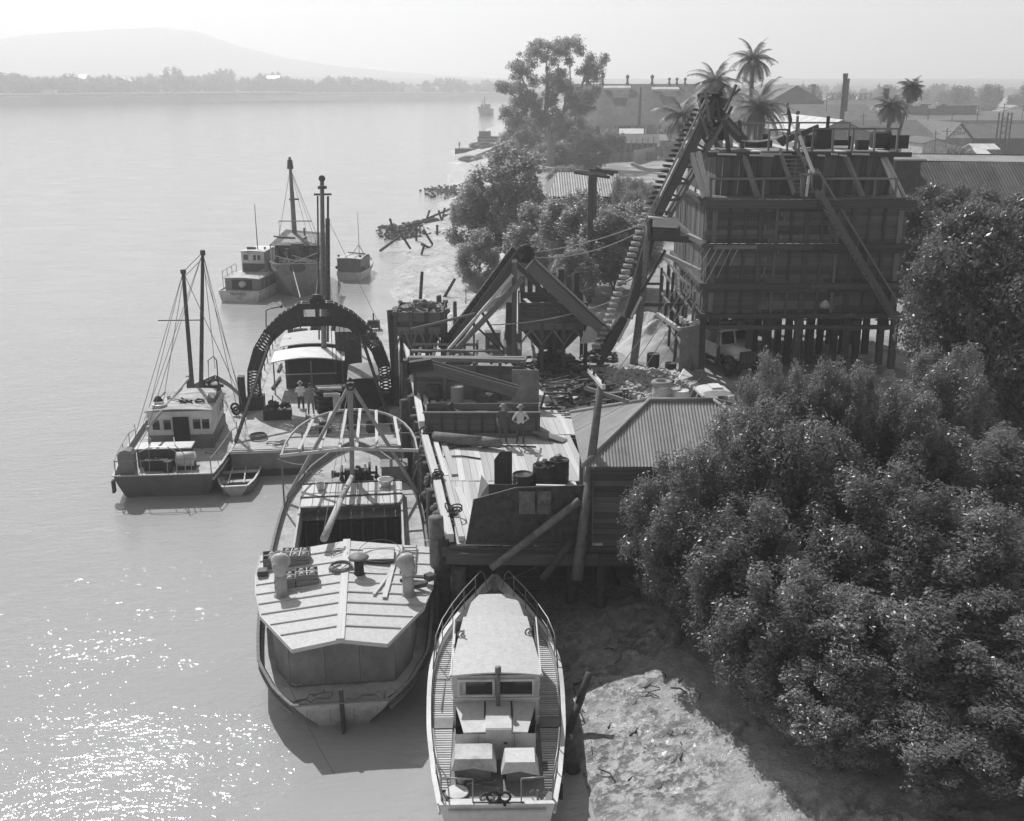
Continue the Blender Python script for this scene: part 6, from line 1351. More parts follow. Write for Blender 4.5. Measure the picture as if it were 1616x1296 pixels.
# litter of timber and iron between sheet and shed
LIT = [(870, 600), (890, 612), (905, 625), (880, 640), (920, 608), (855, 590), (840, 585), (915, 640), (900, 596), (930, 625), (870, 620), (895, 655), (935, 600), (910, 585), (862, 610), (925, 650)]
for i, (px, py) in enumerate(LIT):
    rg = random.Random(100 + i); c = P(px, py, LAND if py < 600 else DZ); mb = MB()
    for k in range(9):
        a = rg.uniform(-.4, .4) + (1.57 if rg.random() < .2 else 0); l = rg.uniform(.5, 1.7); o_ = Vector((rg.uniform(-.7, .7), rg.uniform(-.7, .7), rg.uniform(.03, .35))); mb.bar(o_, o_ + Vector((math.cos(a) * l, math.sin(a) * l, rg.uniform(-.05, .2))), rg.uniform(.05, .22), rg.uniform(.03, .1))
    o = single(mb, 'timber_litter', (M_wooddm, M_woodm, M_rust)[i % 3], 'heap of broken planks and iron in the litter beyond the shed roof', 'timber', 'heaps of broken timber beyond the shed', loc=c)
# tall mooring post beside the wharf at the dredge
pole_thing('mooring_post', 'tall dark post where the dredge lies against the wharf', 'post', (-6.5, 58.5, -1), (-6.75, 58.5, 6.9), .2, .17, M_wooddm)
pole_thing('mooring_post', 'short thick post at the wharf edge beside the lighter bow', 'post', (-5.2, 50.2, -1), (-5.25, 50.2, 4.2), .24, .22, M_wooddm)
for k, (px, py, Y) in enumerate(((672, 690, 44.5), (690, 760, 38.8), (715, 815, 36.4))):
    c = P(px, py, DZ + .1); mb = MB()
    for q in range(6): mb.torus((random.uniform(-.15, .15), random.uniform(-.15, .15), .1 + q * .05), random.uniform(.12, .25), .03, 10, 5, Euler((random.uniform(-1, 1), random.uniform(-1, 1), 0)))
    mb.box((0, 0, .1), (.3, .4, .2)); single(mb, 'mooring_gear', M_rust, ['chain and rope on the kerb beside the log', 'chain and rope on the kerb halfway down the wharf', 'iron cleat and rope at the near end of the kerb'][k], 'mooring gear', loc=c)
mb = MB(); mb.cable(P(720, 818, 3.7), BW(2.9, 9.5, 1.8), .3, .03).cable(BW(2.9, 12, 1.9), Vector((wl(41), 41, 3.6)), .5, .025).cable(BW(2.6, 15.5, 2.1), Vector((wl(46), 46, 3.6)), .4, .025); single(mb, 'mooring_ropes', M_ropel, 'ropes stretched from the wharf to the lighter side', 'rope')
for k, yk in enumerate((38.5, 41.8, 45.2, 49)):
    mb = MB(); mb.path([(0, 0, 0), (-.1, 0, -.8), (.05, 0, -1.5)], .03); 
    for q in range(7): mb.ball((random.uniform(-.15, .15), random.uniform(-.3, .3), -random.uniform(0, 1.2)), .12, 6)
    single(mb, 'hanging_rope', M_rope, 'knotted rope hanging down the river face of the wharf', 'rope', 'ropes hanging on the wharf face', loc=(wl(yk) - .12, yk, 3.5 - .0))
# ------------------------------------------------------------------ leaning utility pole
up = thing('utility_pole', 'leaning timber pole with two crossarms beside the corrugated shed', 'pole', P(918, 920, .5), w=True)
pb = P(918, 928, .4); pt = PY(948, 606, 35.6); pb.y = min(pb.y, 34.3); pb = PY(910, 915, 34.0)
MB().tube(pb, pb.lerp(pt, .5), .21, .165, 12).tube(pb.lerp(pt, .5), pt, .165, .12, 12).build('pole_shaft', M_woodm, up, True)
a = PY(930, 585, 36.6); b_ = PY(953, 612, 35.0); piece('crossarm', up, M_woodl, a, b_, .12, .14)
a = PY(922, 612, 35.9); b_ = PY(992, 634, 35.2); piece('crossarm', up, M_wood, a, b_, .11, .13)
for px, py, Y in ((923, 611, 35.9), (931, 586, 36.5), (937, 594, 36.0), (951, 608, 35.1), (985, 631, 35.2)): p = PY(px, py, Y); MB().lathe(p + Vector((0, 0, .05)), [(.04, 0), (.05, .06), (.03, .1), (.045, .14), (.01, .17)], 8).build('insulator', M_dark, up)
# ------------------------------------------------------------------ corrugated shed
sh_ = thing('corrugated_shed', 'timber shed with hipped corrugated iron roof at the wharf corner', 'shed', (5.8, 37.4, 3.0), w=True)
sx0, sx1, sy0, sy1 = 2.75, 9.6, 34.85, 40.3; ez = 6.45
for i in range(17):
    z = 3.12 + i * .2; piece('weatherboard', sh_, M_bin, (sx0 + .05, sy0, z), (6.2, sy0, z), .05, .19); piece('weatherboard', sh_, M_bin, (6.22, sy0, z), (sx1, sy0, z), .05, .19)
    piece('weatherboard', sh_, M_cream, (sx0, sy0 + .02, z), (sx0, 38.0, z), .05, .19)
    if z > 5.4 or i < 1: piece('weatherboard', sh_, M_cream, (sx0, 38.05, z), (sx0, sy1, z), .05, .19)
for x_, y in ((sx0, sy0), (sx0, sy1), (sx0, 38.0), (sx1, sy0), (sx1, sy1)): piece('corner_post', sh_, M_wood, (x_, y, 2.9), (x_, y, ez), .14, .14, up=(0, 1, 0))
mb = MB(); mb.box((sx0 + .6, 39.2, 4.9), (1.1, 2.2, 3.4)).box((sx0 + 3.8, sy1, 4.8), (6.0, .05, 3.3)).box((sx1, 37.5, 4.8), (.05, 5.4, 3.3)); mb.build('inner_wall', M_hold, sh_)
e0, e1, f0, f1 = sx0 - .35, sx1 + .4, sy0 - .35, sy1 + .45
rA, rB = PY(1025, 631, 37.5), PY(1125, 633, 37.5); rzz = (rA.z + rB.z) / 2; rA.z = rB.z = rzz
nl, nr, fl, fr_ = Vector((e0, f0, ez)), Vector((e1, f0, ez)), Vector((e0 - .1, f1, ez)), Vector((e1, f1, ez))
sheet_roof(sh_, M_corr, nl, nr, rB, rA); sheet_roof(sh_, M_corr, fl, nl, rA, rA); sheet_roof(sh_, M_corr, nr, fr_, rB, rB); sheet_roof(sh_, M_corr, fr_, fl, rA, rB)
for a, b_ in ((nl, rA), (nr, rB), (fl, rA), (fr_, rB), (rA, rB)): mb = MB(); mb.tube(a + Vector((0, 0, .03)), b_ + Vector((0, 0, .03)), .075, n=8); mb.build('ridge_capping', M_corr, sh_, True)
for x_ in (3.2, 5.4, 7.6, 9.4): MB().tube((x_, 35.1, .2), (x_, 35.1, 3.0), .2, n=10).build('stump', M_wooddm, sh_)
mb = MB(); mb.bar((2.72, 34.7, 6.2), (2.72, 34.7, 3.1), .08); mb.build('downpipe', M_wooddm, sh_)
# ------------------------------------------------------------------ mud clutter
pole_thing('leaning_pile', 'dark broken pile leaning on the mud beside the launch', 'pile', P(895, 1160, .1), PY(930, 1062, P(895, 1160, .1).y + .5), .12, .11, M_wooddm)
pole_thing('stump_pile', 'thick broken pile standing in the water beside the launch stern', 'pile', P(912, 1262, -1.0), P(893, 1165, 1.1), .24, .22, M_wooddm)
mb = MB(); a = P(905, 1082, .35); b_ = P(1005, 1058, .65); mb.tube(a, b_, .07, .09, 8); single(mb, 'driftwood_log', M_wooddm, 'thin dark log lying across the sunlit mud', 'log')
mb = MB(); a = P(995, 1128 - 43, .5); mb.path([a, a + Vector((.25, .5, .12)), a + Vector((.4, .6, .05))], .03); single(mb, 'driftwood_stick', M_wooddm, 'small forked stick on the mud below the thin log', 'stick')
mb = MB(); a = P(950, 1078, .4); l = [P(922, 1110, .3), P(948, 1180, .3), P(955, 1165, .32), P(930, 1100, .35)]
mb.path([P(905, 1085, .4), P(918, 1120, .3), P(940, 1190, .2)], .018).path([P(925, 1095, .4), P(945, 1150, .25), P(952, 1168, .2)], .018).path([P(918, 1120, .35), P(950, 1150, .3)], .018).path([P(930, 1140, .3), P(935, 1190, .3)], .018); single(mb, 'wire_lattice', M_rust, 'bent iron mesh lying in the mud by the leaning pile', 'mesh')
for i in range(16):
    rg = random.Random(500 + i); x_ = rg.uniform(2.8, 6.5); y = rg.uniform(24.5, 32.5); z = ground(x_, y) + .03; a_ = rg.uniform(0, 3.1); l = rg.uniform(.25, .9); mb = MB(); mb.path([(0, 0, 0), (math.cos(a_) * l * .5, math.sin(a_) * l * .5, .04), (math.cos(a_ + .3) * l, math.sin(a_ + .3) * l, .02)], rg.uniform(.012, .03), 5); single(mb, 'driftwood_stick', M_wooddm, 'small stick stranded on the mud beside the launch', 'stick', 'sticks stranded on the mud', loc=(x_, y, z))
mb = MB(); mb.box((0, 0, .12), (.42, .2, .24)); single(mb, 'dark_box', M_black, 'small dark block on the pale beach', 'block', loc=P(703, 478, 1.0))
rg = random.Random(77)
for i, (px, py, h) in enumerate(((661, 500, 5.6), (692, 512, 3.0), (718, 525, 3.2), (694, 505, 2.6), (735, 480, 1.6))):
    p = P(px, py, .8 if py < 505 else 2.); pole_thing('beach_post', 'old post standing on the beach beyond the river hopper', 'post', p, p + Vector((.35 if i == 0 else .02, 0, h * .6 + .3)), .15 if i != 4 else .04, .13 if i != 4 else .03, M_wooddm, 'old posts on the beach')
for i, (x1, y1, x2, y2) in enumerate(((615, 345, 622, 365), (632, 368, 648, 393), (657, 355, 657, 380), (668, 362, 684, 388), (690, 355, 690, 372), (678, 332, 672, 350), (692, 332, 698, 352), (702, 328, 697, 350), (720, 328, 722, 360), (670, 385, 665, 402), (600, 396, 632, 372), (700, 380, 722, 365), (675, 345, 722, 325), (664, 385, 678, 391), (625, 365, 660, 362), (640, 357, 690, 345), (700, 340, 725, 338), (715, 338, 735, 347), (698, 475, 718, 440))):
    Y = P((x1 + x2) / 2, max(y1, y2), .3).y; a = PY(x1, y1, Y); b_ = PY(x2, y2, Y + (0 if abs(x2 - x1) < 25 else 3)); single(MB().tube(a, b_, .17, .14, 6), 'broken_post', M_wooddm, ('fallen beam sloping over the ruined jetty on the shore' if abs(x2 - x1) > 20 else 'upright post left standing in the ruined jetty' if abs(x2 - x1) < 3 else 'leaning post of the ruined jetty on the shore'), 'post', 'posts and beams of the ruined jetty')
for i, (px, py, r) in enumerate(((615, 362, 2.2), (640, 362, 2.6), (665, 356, 3), (690, 352, 3), (625, 372, 2), (652, 372, 2.2), (690, 300, 3), (715, 297, 4), (730, 302, 4), (705, 305, 4), (735, 360, 3.5), (705, 372, 2))):
    c = P(px, py, .1); heap('flat spread of wrack and broken timber at the waterline of the shore', c, r, 46, M_wooddm, 'wrack', 'debris', s=.42, flat=.3, kind='stuff', seed=200 + i, sy=2.2)
# ================================================================== YARD: hoppers and bucket elevators
def posts(t, m, lst, w=.2, name='post'):
    for a, b_ in lst: piece(name, t, m, a, b_, w, w, up=(0, 1, 0))
def hopper(label, x0, x1, y0, y1, zt, zm, zb, group='timber hoppers', nb=5):
    t = thing('timber_hopper', label, 'hopper', ((x0 + x1) / 2, y0, LAND), group=group, w=True)
    for i in range(nb):
        z = zm + (i + .5) * (zt - zm) / nb; h = (zt - zm) / nb * .95
        for y in (y0, y1): piece('hopper_board', t, M_bin, (x0, y, z), (x1, y, z), .06, h)
        for x_ in (x0, x1): piece('hopper_board', t, M_bin, (x_, y0, z), (x_, y1, z), .06, h)
    cx, cy = (x0 + x1) / 2, (y0 + y1) / 2; n_ = 12
    for i in range(n_):
        a = x0 + (x1 - x0) * (i + .5) / n_; b_ = cx + (a - cx) * .35
        for y, yy in ((y0, cy - .4), (y1, cy + .4)): piece('funnel_board', t, M_bin, (a, y, zm), (b_, yy, zb), (x1 - x0) / n_ * .95, .06, up=(0, 1, 0))
    for x_, xb_ in ((x0, cx - (x1 - x0) * .18), (x1, cx + (x1 - x0) * .18)): MB().poly([(x_, y0, zm), (x_, y1, zm), (xb_, cy + .4, zb), (xb_, cy - .4, zb)], .05).build('funnel_end', M_wooddm, t)
    k = 4
    for i in range(k):
        x_ = x0 + (x1 - x0) * i / (k - 1)
        for y in (y0 - .1, y1 + .1): piece('post', t, M_woodd, (x_, y, LAND), (x_, y, zt + .05), .2, .2, up=(0, 1, 0))
    for i in range(k - 1):
        xa = x0 + (x1 - x0) * i / (k - 1); xb_ = x0 + (x1 - x0) * (i + 1) / (k - 1)
        piece('brace', t, M_wood, (xa, y0 - .22, zm - .9), (xb_ - .5, y0 - .22, zm + .1), .1, .1); piece('brace', t, M_wood, (xb_, y0 - .22, zm - .9), (xa + .5, y0 - .22, zm + .1), .1, .1)
    piece('girt', t, M_wood, (x0 - .1, y0 - .12, zm + .1), (x1 + .1, y0 - .12, zm + .1), .08, .4)
    return t
h1 = hopper('timber hopper at the river edge heaped with rock', -6.35, -3.8, 57.5, 60.3, 7.0, 5.9, 4.5, nb=4)
heap('rock heaped over the rim of the river edge hopper', (-5.1, 58.9, 6.75), 1.5, 110, M_ply, 'rock_heap', 'rock', s=.35, flat=.7, kind='stuff', seed=31, sy=.9)
h2 = hopper('wide square timber hopper beside the A frame elevator', .45, 4.1, 58.6, 61.8, 7.3, 5.9, 4.4)
for k, (a, b_) in enumerate((((828, 472, 8.0), (858, 498, 7.5)), ((845, 484, 7.7), (884, 492, 7.6)))):
    A_ = PY(a[0], a[1], 60.5); B_ = PY(b_[0], b_[1], 58.6); t = piece('board', None, M_woodl, A_, B_, .25, .06); tag(t, ['short pale board propped on the rim of the square hopper', 'long pale board lying along the top of the square hopper'][k], 'board')
for i in range(8): x_ = .6 + i * .45; piece('back_board', h2, M_woodd, (x_, 61.9, 6.5), (x_, 61.9, 8.2 + (i % 3) * .2), .3, .05, up=(0, 1, 0))
heap('dark machinery and stone under the square hopper', (2.2, 60.2, LAND), 1.7, 60, M_dark, 'machinery', 'machinery', s=.5, flat=.8, seed=33)
# A frame elevator
ae = thing('a_frame_elevator', 'timber A frame carrying a bucket chain and a covered chute', 'elevator', (.3, 58, LAND), w=True)
top = PY(822, 398, 57.6); lf = PY(705, 556, 57.0); rt = PY(955, 528, 57.6); n3 = Vector((0, 1, 0))
for dy in (-.35, .35): piece('chain_beam', ae, M_woodd, lf + Vector((0, dy, 0)), top + Vector((0, dy, 0)), .18, .42)
piece('chain_bed', ae, M_woodd, lf, top, .7, .1); ct = PY(822, 404, 57.6)
a = PY(836, 418, 57.6); piece('chute_cover', ae, M_wood, a, rt, .9, .65); piece('chute_lid', ae, M_bin, a + Vector((.2, 0, .35)), rt + Vector((.2, 0, .35)), 1.0, .06)
piece('brace_pole', ae, M_woodl, PY(809, 434, 56.9), PY(704, 556, 55.6), .12, .14); piece('brace_pole', ae, M_wood, PY(825, 440, 57), PY(712, 560, 55.9), .2, .25); piece('brace_pole', ae, M_woodd, PY(812, 415, 57.2), PY(905, 508, 58), .22, .22)
piece('brace_pole', ae, M_woodd, PY(756, 485, 57.2), PY(800, 560, 57.5), .14, .14); piece('brace_pole', ae, M_woodd, PY(746, 510, 56.4), PY(800, 562, 56.6), .1, .1)
piece('upright', ae, M_wood, P(811, 575, LAND), PY(812, 412, 56.6), .28, .28, up=(0, 1, 0)); piece('upright', ae, M_woodd, P(802, 560, LAND), PY(806, 480, 58), .5, .2, up=(0, 1, 0))
piece('upright', ae, M_woodd, P(748, 570, LAND), PY(748, 490, 56.3), .1, .1, up=(0, 1, 0)); piece('prop', ae, M_woodd, P(945, 578, LAND), PY(975, 528, 57.5), .25, .25); piece('cross_pole', ae, M_wood, PY(648, 520, 56), PY(750, 495, 56), .1, .12)
mb = MB(); mb.tube(PY(829, 401, 57.2), PY(829, 401, 57.2) + Vector((0, .8, 0)), .4, n=16).torus(PY(829, 401, 57.1), .45, .05, 18, 5, Euler((R(90), 0, 0))); mb.build('head_pulley', M_black, ae, True)
d = (top - lf); L_ = d.length; dn = d.normalized(); up_ = Vector((-dn.z, 0, dn.x)); up_ = up_ if up_.z > 0 else -up_
for i in range(22):
    c = lf + d * (i + .5) / 22 + up_ * .42; o = piece('bucket', ae, M_black, c - Vector((0, .3, 0)), c + Vector((0, .3, 0)), .3, .26, up=dn); 
c = PY(930, 512, 57.2); MB().poly([PY(930, 508, 57.2), PY(915, 543, 56.9), PY(940, 540, 57), PY(946, 512, 57.3)], .08).build('canvas_flap', M_sand, ae)
heap('spilt gravel cone below the chute foot', P(945, 565, LAND), 1.2, 60, M_dark, 'gravel_heap', 'gravel', s=.3, flat=.9, kind='stuff', seed=41)
for k, (px, py, w_, h_) in enumerate(((727, 556, .6, .9), (778, 555, .9, 1.2), (808, 565, .9, 1.5))):
    mb = MB(); mb.box((0, 0, h_ / 2), (w_, .7, h_)).box((0, 0, h_ + .02), (w_ + .08, .78, .05)); single(mb, 'concrete_block', M_woodm, ['small block standing in the sunlit yard', 'dark block with a shadow in the middle of the sunlit yard', 'upright block beside the A frame upright'][k], 'block', loc=P(px, py, LAND))
# tall bucket elevator and its pole
te = thing('bucket_elevator', 'tall raking bucket elevator rising over the corner of the bin', 'elevator', (5.6, 57.5, LAND), w=True)
E0 = PY(948, 560, 57.5); E1 = PY(1028, 345, 58.2); E2 = PY(1122, 158, 60.0)
for a, b_, w_ in ((PY(985, 500, 57.6), E1, .16), (E1, E2 + Vector((.0, 0, 0)), .16)):
    for dy in (-.5, .5): piece('elevator_beam', te, M_woodd, a + Vector((.2, dy, 0)), b_ + Vector((.2, dy, 0)), .16, .4); 
for dy in (-.5, .5): piece('elevator_beam', te, M_wood, PY(1052, 345, 58.2) + Vector((0, dy, 0)), PY(1146, 180, 60) + Vector((0, dy, 0)), .14, .2)
piece('guide_rail', te, M_steel, PY(1018, 350, 57.4), PY(1113, 158, 59.2), .05, .1); piece('guide_rail', te, M_steel, PY(1024, 350, 57.4), PY(1119, 158, 59.2), .05, .1)
piece('elevator_foot_beam', te, M_woodd, E0, PY(985, 500, 57.6), .8, .5); piece('elevator_foot_beam', te, M_steel, PY(984, 498, 57.4), PY(1020, 395, 57.4), .06, .1)
ax = [E0 + Vector((0, 0, .5)), PY(963, 515, 57.5), PY(1014, 375, 58), PY(1034, 320, 58.2), PY(1068, 245, 59), PY(1110, 165, 60)]
pts = []
for i in range(len(ax) - 1):
    n_ = int((ax[i + 1] - ax[i]).length / .30)
    for j in range(n_): pts.append(ax[i].lerp(ax[i + 1], j / n_))
for i, c in enumerate(pts): 
    c = c + Vector((-.15, 0, 0)); piece('bucket', te, M_steel if i < 26 else M_rust, c + Vector((-.34, -.1, .02)), c + Vector((.12, -.1, -.03)), .6, .13)
for i in range(12):
    a = PY(1036, 330, 58.2).lerp(PY(1118, 170, 60), i / 12); b_ = PY(1058, 335, 58.2).lerp(PY(1140, 185, 60), (i + (i % 2) * .8) / 12); piece('lattice_brace', te, M_woodd, a + Vector((0, -.5, 0)), b_ + Vector((0, -.5, 0)), .1, .12)
mb = MB(); mb.tube(PY(1120, 165, 59.4), PY(1120, 165, 59.4) + Vector((0, 1.2, 0)), .42, n=14).box(PY(1128, 178, 60), (.8, 1.0, .6), 0, 0, .4)
rg = random.Random(3)
for i in range(46): p = PY(1108 + rg.random() * 34, 148 + rg.random() * 70, 59.5 + rg.random()); mb.box(p, (rg.uniform(.1, .5), .3, rg.uniform(.1, .4)), rg.random(), rg.random())
mb.build('head_machinery', M_black, te)
for i in range(14): a = PY(rg.uniform(1090, 1150), rg.uniform(165, 235), rg.uniform(58.5, 61)); piece('frame_timber', te, M_woodd if i % 3 else M_wood, a, a + Vector((rg.uniform(-1.2, 1.2), rg.uniform(-.5, .5), rg.uniform(.6, 2.0))), .12, .12)
piece('head_chute', te, M_woodd, PY(1128, 172, 60), PY(1172, 222, 60.5), .8, .35); piece('head_chute_side', te, M_wood, PY(1132, 176, 59.5), PY(1168, 214, 60), .06, .2)
for x_, y in ((1150, 58.5), (1172, 61)): piece('head_post', te, M_woodd, PY(x_, 240, y), PY(x_ - 6, 190, y), .2, .2, up=(0, 1, 0))
pf = thing('pole_platform', 'small plank platform carried on a pole beside the elevator', 'platform', (7, 57, 11), w=True)
MB().tube(P(1000, 574, LAND), PY(1012, 480, 57.4), .24, .2, 12).tube(PY(1012, 480, 57.4), PY(1024, 352, 57.4), .2, .17, 12).build('support_pole', M_woodm, pf, True)
a = PY(1024, 343, 57); b_ = PY(1070, 347, 57)
for i in range(5): piece('platform_board', pf, M_woodl, a + Vector((0, i * .3, 0)), b_ + Vector((0, i * .3, 0)), .27, .08)
piece('platform_beam', pf, M_woodl, PY(1030, 352, 56.9), PY(1070, 354, 56.9), .1, .4); MB().box(PY(1050, 366, 57.5), (1.4, 1.0, .6)).build('motor_box', M_dark, pf); piece('lower_beam', pf, M_woodd, PY(1022, 374, 57.3), PY(1092, 378, 58), .3, .35); piece('outrigger', pf, M_woodl, PY(1085, 372, 58), PY(1112, 384, 57.2), .25, .25)
for a, b_ in (((975, 540, 57), (1012, 468, 57.2)), ((1012, 462, 57.2), (1050, 395, 57.6)), ((1012, 448, 57.3), (1040, 448, 58)), ((1018, 482, 57.5), (1060, 482, 59)), ((1020, 480, 57.3), (1078, 480, 59))): piece('strut', pf, M_woodl if a[0] < 1010 else M_woodd, PY(*a), PY(*b_), .12, .12)
# ------------------------------------------------------------------ the bin
bn = thing('timber_bin', 'towering dark timber storage bin on posts with raked upper walls and stairs', 'bin', (15.6, 57.3, LAND), w=True)
bx0, bx1, by0, by1 = 10.35, 20.85, 57.3, 68.8
rows_ = [(6.95, 8.35, 6), (8.65, 10.45, 8), (10.75, 12.65, 8)]
for (za, zb_, n_) in rows_:
    for i in range(n_):
        z = za + (zb_ - za) * (i + .5) / n_; h = (zb_ - za) / n_ * .995; cuts = [bx0 + .02, bx0 + 3.5 + random.uniform(-.6, .6), bx0 + 7 + random.uniform(-.6, .6), bx1 - .02]
        for k in range(3): piece('wall_board', bn, M_bin, (cuts[k], by0 + .1, z), (cuts[k + 1] - .02, by0 + .1, z), .06, h, jit=.005)
    n_ = 13
    for i in range(n_):
        x_ = bx0 + .35 + i * (bx1 - bx0 - .7) / (n_ - 1); w_ = .13 if i % 3 else .26; piece('stud', bn, M_woodd if i % 4 else M_wood, (x_, by0 + .0, za + random.uniform(-.05, .15)), (x_ + random.uniform(-.03, .03), by0, zb_ - (0 if i % 2 else random.uniform(0, .25))), w_, .1, up=(0, 1, 0))
for z, h, o_ in ((12.85, .42, -.25), (10.6, .3, -.15), (8.5, .3, -.12), (6.85, .25, -.02)):
    piece('wale_beam', bn, M_woodd, (bx0 - .3, by0 + o_, z), (bx0 + 5.6, by0 + o_, z), .25, h); piece('wale_beam', bn, M_woodd, (bx0 + 5.62, by0 + o_, z), (bx1 + .3, by0 + o_, z), .25, h)
    piece('wale_beam', bn, M_woodd, (bx0 - .15, by0, z), (bx0 - .15, by1, z), .25, h * .8); piece('wale_beam', bn, M_woodd, (bx1 + .15, by0, z), (bx1 + .15, by1, z), .25, h * .8)
piece('bolted_plank', bn, M_wood, (bx0 + .3, by0 - .33, 10.6), (bx0 + 2.6, by0 - .33, 10.62), .1, .2)
for i in range(44):                                           # left side: upright boards with gaps
    y = by0 + .1 + i * .26
    if random.random() < .12: continue
    piece('side_board', bn, M_bin if random.random() < .7 else M_wood, (bx0, y, 7.0 + random.uniform(-.4, .2)), (bx0 + random.uniform(-.03, .03), y, 12.7), .05, .2 + random.random() * .05, up=(0, 1, 0))
    piece('side_board', bn, M_bin, (bx1, y, 7.0), (bx1, y, 12.7), .05, .25, up=(0, 1, 0))
for i in range(22): x_ = bx0 + .2 + i * .49; piece('back_board', bn, M_bin, (x_, by1, 6.9), (x_, by1, 15.2), .47, .06, up=(1, 0, 0))
for i in range(9): piece('floor_board', bn, M_woodd, (bx0, by0 + .6 + i * 1.3, 6.9), (bx1, by0 + .6 + i * 1.3, 6.9), 1.25, .1)
# upper, inset wall with raked struts
ux0, ux1, uy = 11.0, 20.3, 59.0; tz = 15.35
i = 0; x_ = ux0
while x_ < ux1: 
    w_ = random.choice((.24, .3, .3, .36)); piece('upper_board', bn, M_bin, (x_ + w_ / 2, uy + .35, 12.9), (x_ + w_ / 2, uy, tz - random.choice((0, 0, .1))), w_ * random.uniform(.93, .99), .05, up=(0, 1, 0)); x_ += w_
for i in range(30): y = uy + .3 + i * .3; piece('upper_side_board', bn, M_bin, (ux0, y, 12.9), (ux0, y, tz), .05, .28, up=(0, 1, 0)); piece('upper_side_board', bn, M_bin, (ux1, y, 12.9), (ux1, y, tz), .05, .28, up=(0, 1, 0))
piece('upper_wale', bn, M_woodd, (ux0, uy - .02, 14.0), (ux1, uy - .02, 14.0), .08, .18)
for px0, px1, m in ((1090, 1112, M_woodl), (1102, 1118, M_woodl), (1172, 1196, M_wood), (1332, 1362, M_wood)): a = PY(px0, 240, 58.8); b_ = PY(px1, 312, 57.4); piece('raking_strut', bn, m, b_, a, .22, .2)
a = PY(1394, 240, 58.9); b_ = PY(1432, 318, 57.5); piece('raking_board', bn, M_woodl, b_ + Vector((-.35, 0, 0)), a + Vector((0, 0, -.3)), .3, .08); piece('raking_board', bn, M_woodl, b_, a, .1, .12)
piece('side_raker', bn, M_wood, PY(1105, 318, 57.4) + Vector((-.4, .2, -.1)), PY(1075, 302, 60), .3, .3)
for i in range(20):                                           # walkway on top of the lower box
    piece('walk_board', bn, M_wood, (bx0 - .1 + i * .53, by0 + .0, 13.09), (bx0 - .1 + i * .53, uy + .1, 13.09), .5, .05)
# top deck and clutter
for i in range(18): piece('top_board', bn, M_wood if i % 4 else M_woodl, (ux0 - .3 + i * .56, uy - .45, tz + .08), (ux0 - .3 + i * .56, by1, tz + .08 + random.uniform(0, .03)), .53, .06)
piece('top_edge_beam', bn, M_woodd, (ux0 - .6, uy - .3, tz - .08), (ux1 + .9, uy - .3, tz - .08), .25, .24)
for k, (a, b_) in enumerate(((1132, 1162), (1183, 1222), (1200, 1250), (1290, 1302), (1312, 1322), (1325, 1336), (1345, 1372))): p = PY(a, 243 + (k % 2) * 2, uy - .6); q = PY(b_, 244 + (k % 2) * 2, uy - .6); piece('pale_edge_board', bn, M_woodl, p, q, .1, .1)
def guard(y, z, xs_, h, broken=()):
    mb = MB()
    for i, x_ in enumerate(xs_): piece('rail_post', bn, M_wood, (x_, y, z), (x_ + random.uniform(-.05, .05), y, z + h), .1, .1, up=(0, 1, 0))
    for i in range(len(xs_) - 1):
        if i not in broken: piece('hand_rail', bn, M_wood, (xs_[i], y - .06, z + h - .05), (xs_[i + 1], y - .06, z + h - .05), .06, .1)
guard(57.1, 13.05, [10.4, 13.1, 15.2], 1.15); guard(57.1, 13.05, [16.3, 18.9, 20.0], 1.15)
piece('toe_rail', bn, M_wood, (bx0, 57.05, 13.12), (bx1, 57.05, 13.15), .1, .08)
guard(58.7, tz + .05, [13.6, 14.6], 1.2); guard(58.7, tz + .05, [15.9, 17.0, 18.0, 19.2, 20.4], 1.25); guard(63, tz + .05, [11, 12.5, 14], 1.3); guard(66, tz + .05, [11, 14, 17, 20], 1.3)
# stairs
def stair(a, b_, w, n, m, side, rail=1.0):
    a = Vector(a); b_ = Vector(b_); s_ = Vector(side).normalized() * w / 2
    for k in (-1, 1): piece('stair_stringer', bn, m, a + s_ * k, b_ + s_ * k, .08, .28)
    for i in range(n): c = a.lerp(b_, (i + .5) / n); piece('stair_tread', bn, M_wood, c - s_, c + s_, .28, .05)
    for k in ((1,) if rail else ()):
        piece('stair_rail', bn, m, a + s_ * k + Vector((0, 0, rail)), b_ + s_ * k + Vector((0, 0, rail)), .08, .1)
        for f in (.08, .5, .92): c = a.lerp(b_, f) + s_ * k; piece('rail_post', bn, m, c, c + Vector((0, 0, rail)), .08, .08, up=(0, 1, 0))
stair(PY(1244, 236, 58.6), PY(1268, 306, 56.9), .95, 11, M_wood, (1, 0, 0), 1.0)
stair(PY(1290, 302, 56.6), PY(1418, 512, 56.6), .8, 26, M_wood, (0, 1, 0), 1.1)
for a, b_, m in (((1262, 215, 57.8), (1284, 273, 56.6), M_woodl), ((1252, 232, 58), (1290, 275, 56.6), M_wood), ((1268, 225, 58.4), (1264, 232, 58.4), M_wood), ((1272, 310, 56.7), (1278, 268, 56.7), M_woodl), ((1264, 310, 56.7), (1266, 275, 56.7), M_wood), ((1262, 276, 56.7), (1296, 274, 56.7), M_wood)): piece('rail_timber', bn, m, PY(*a), PY(*b_), .12, .12)
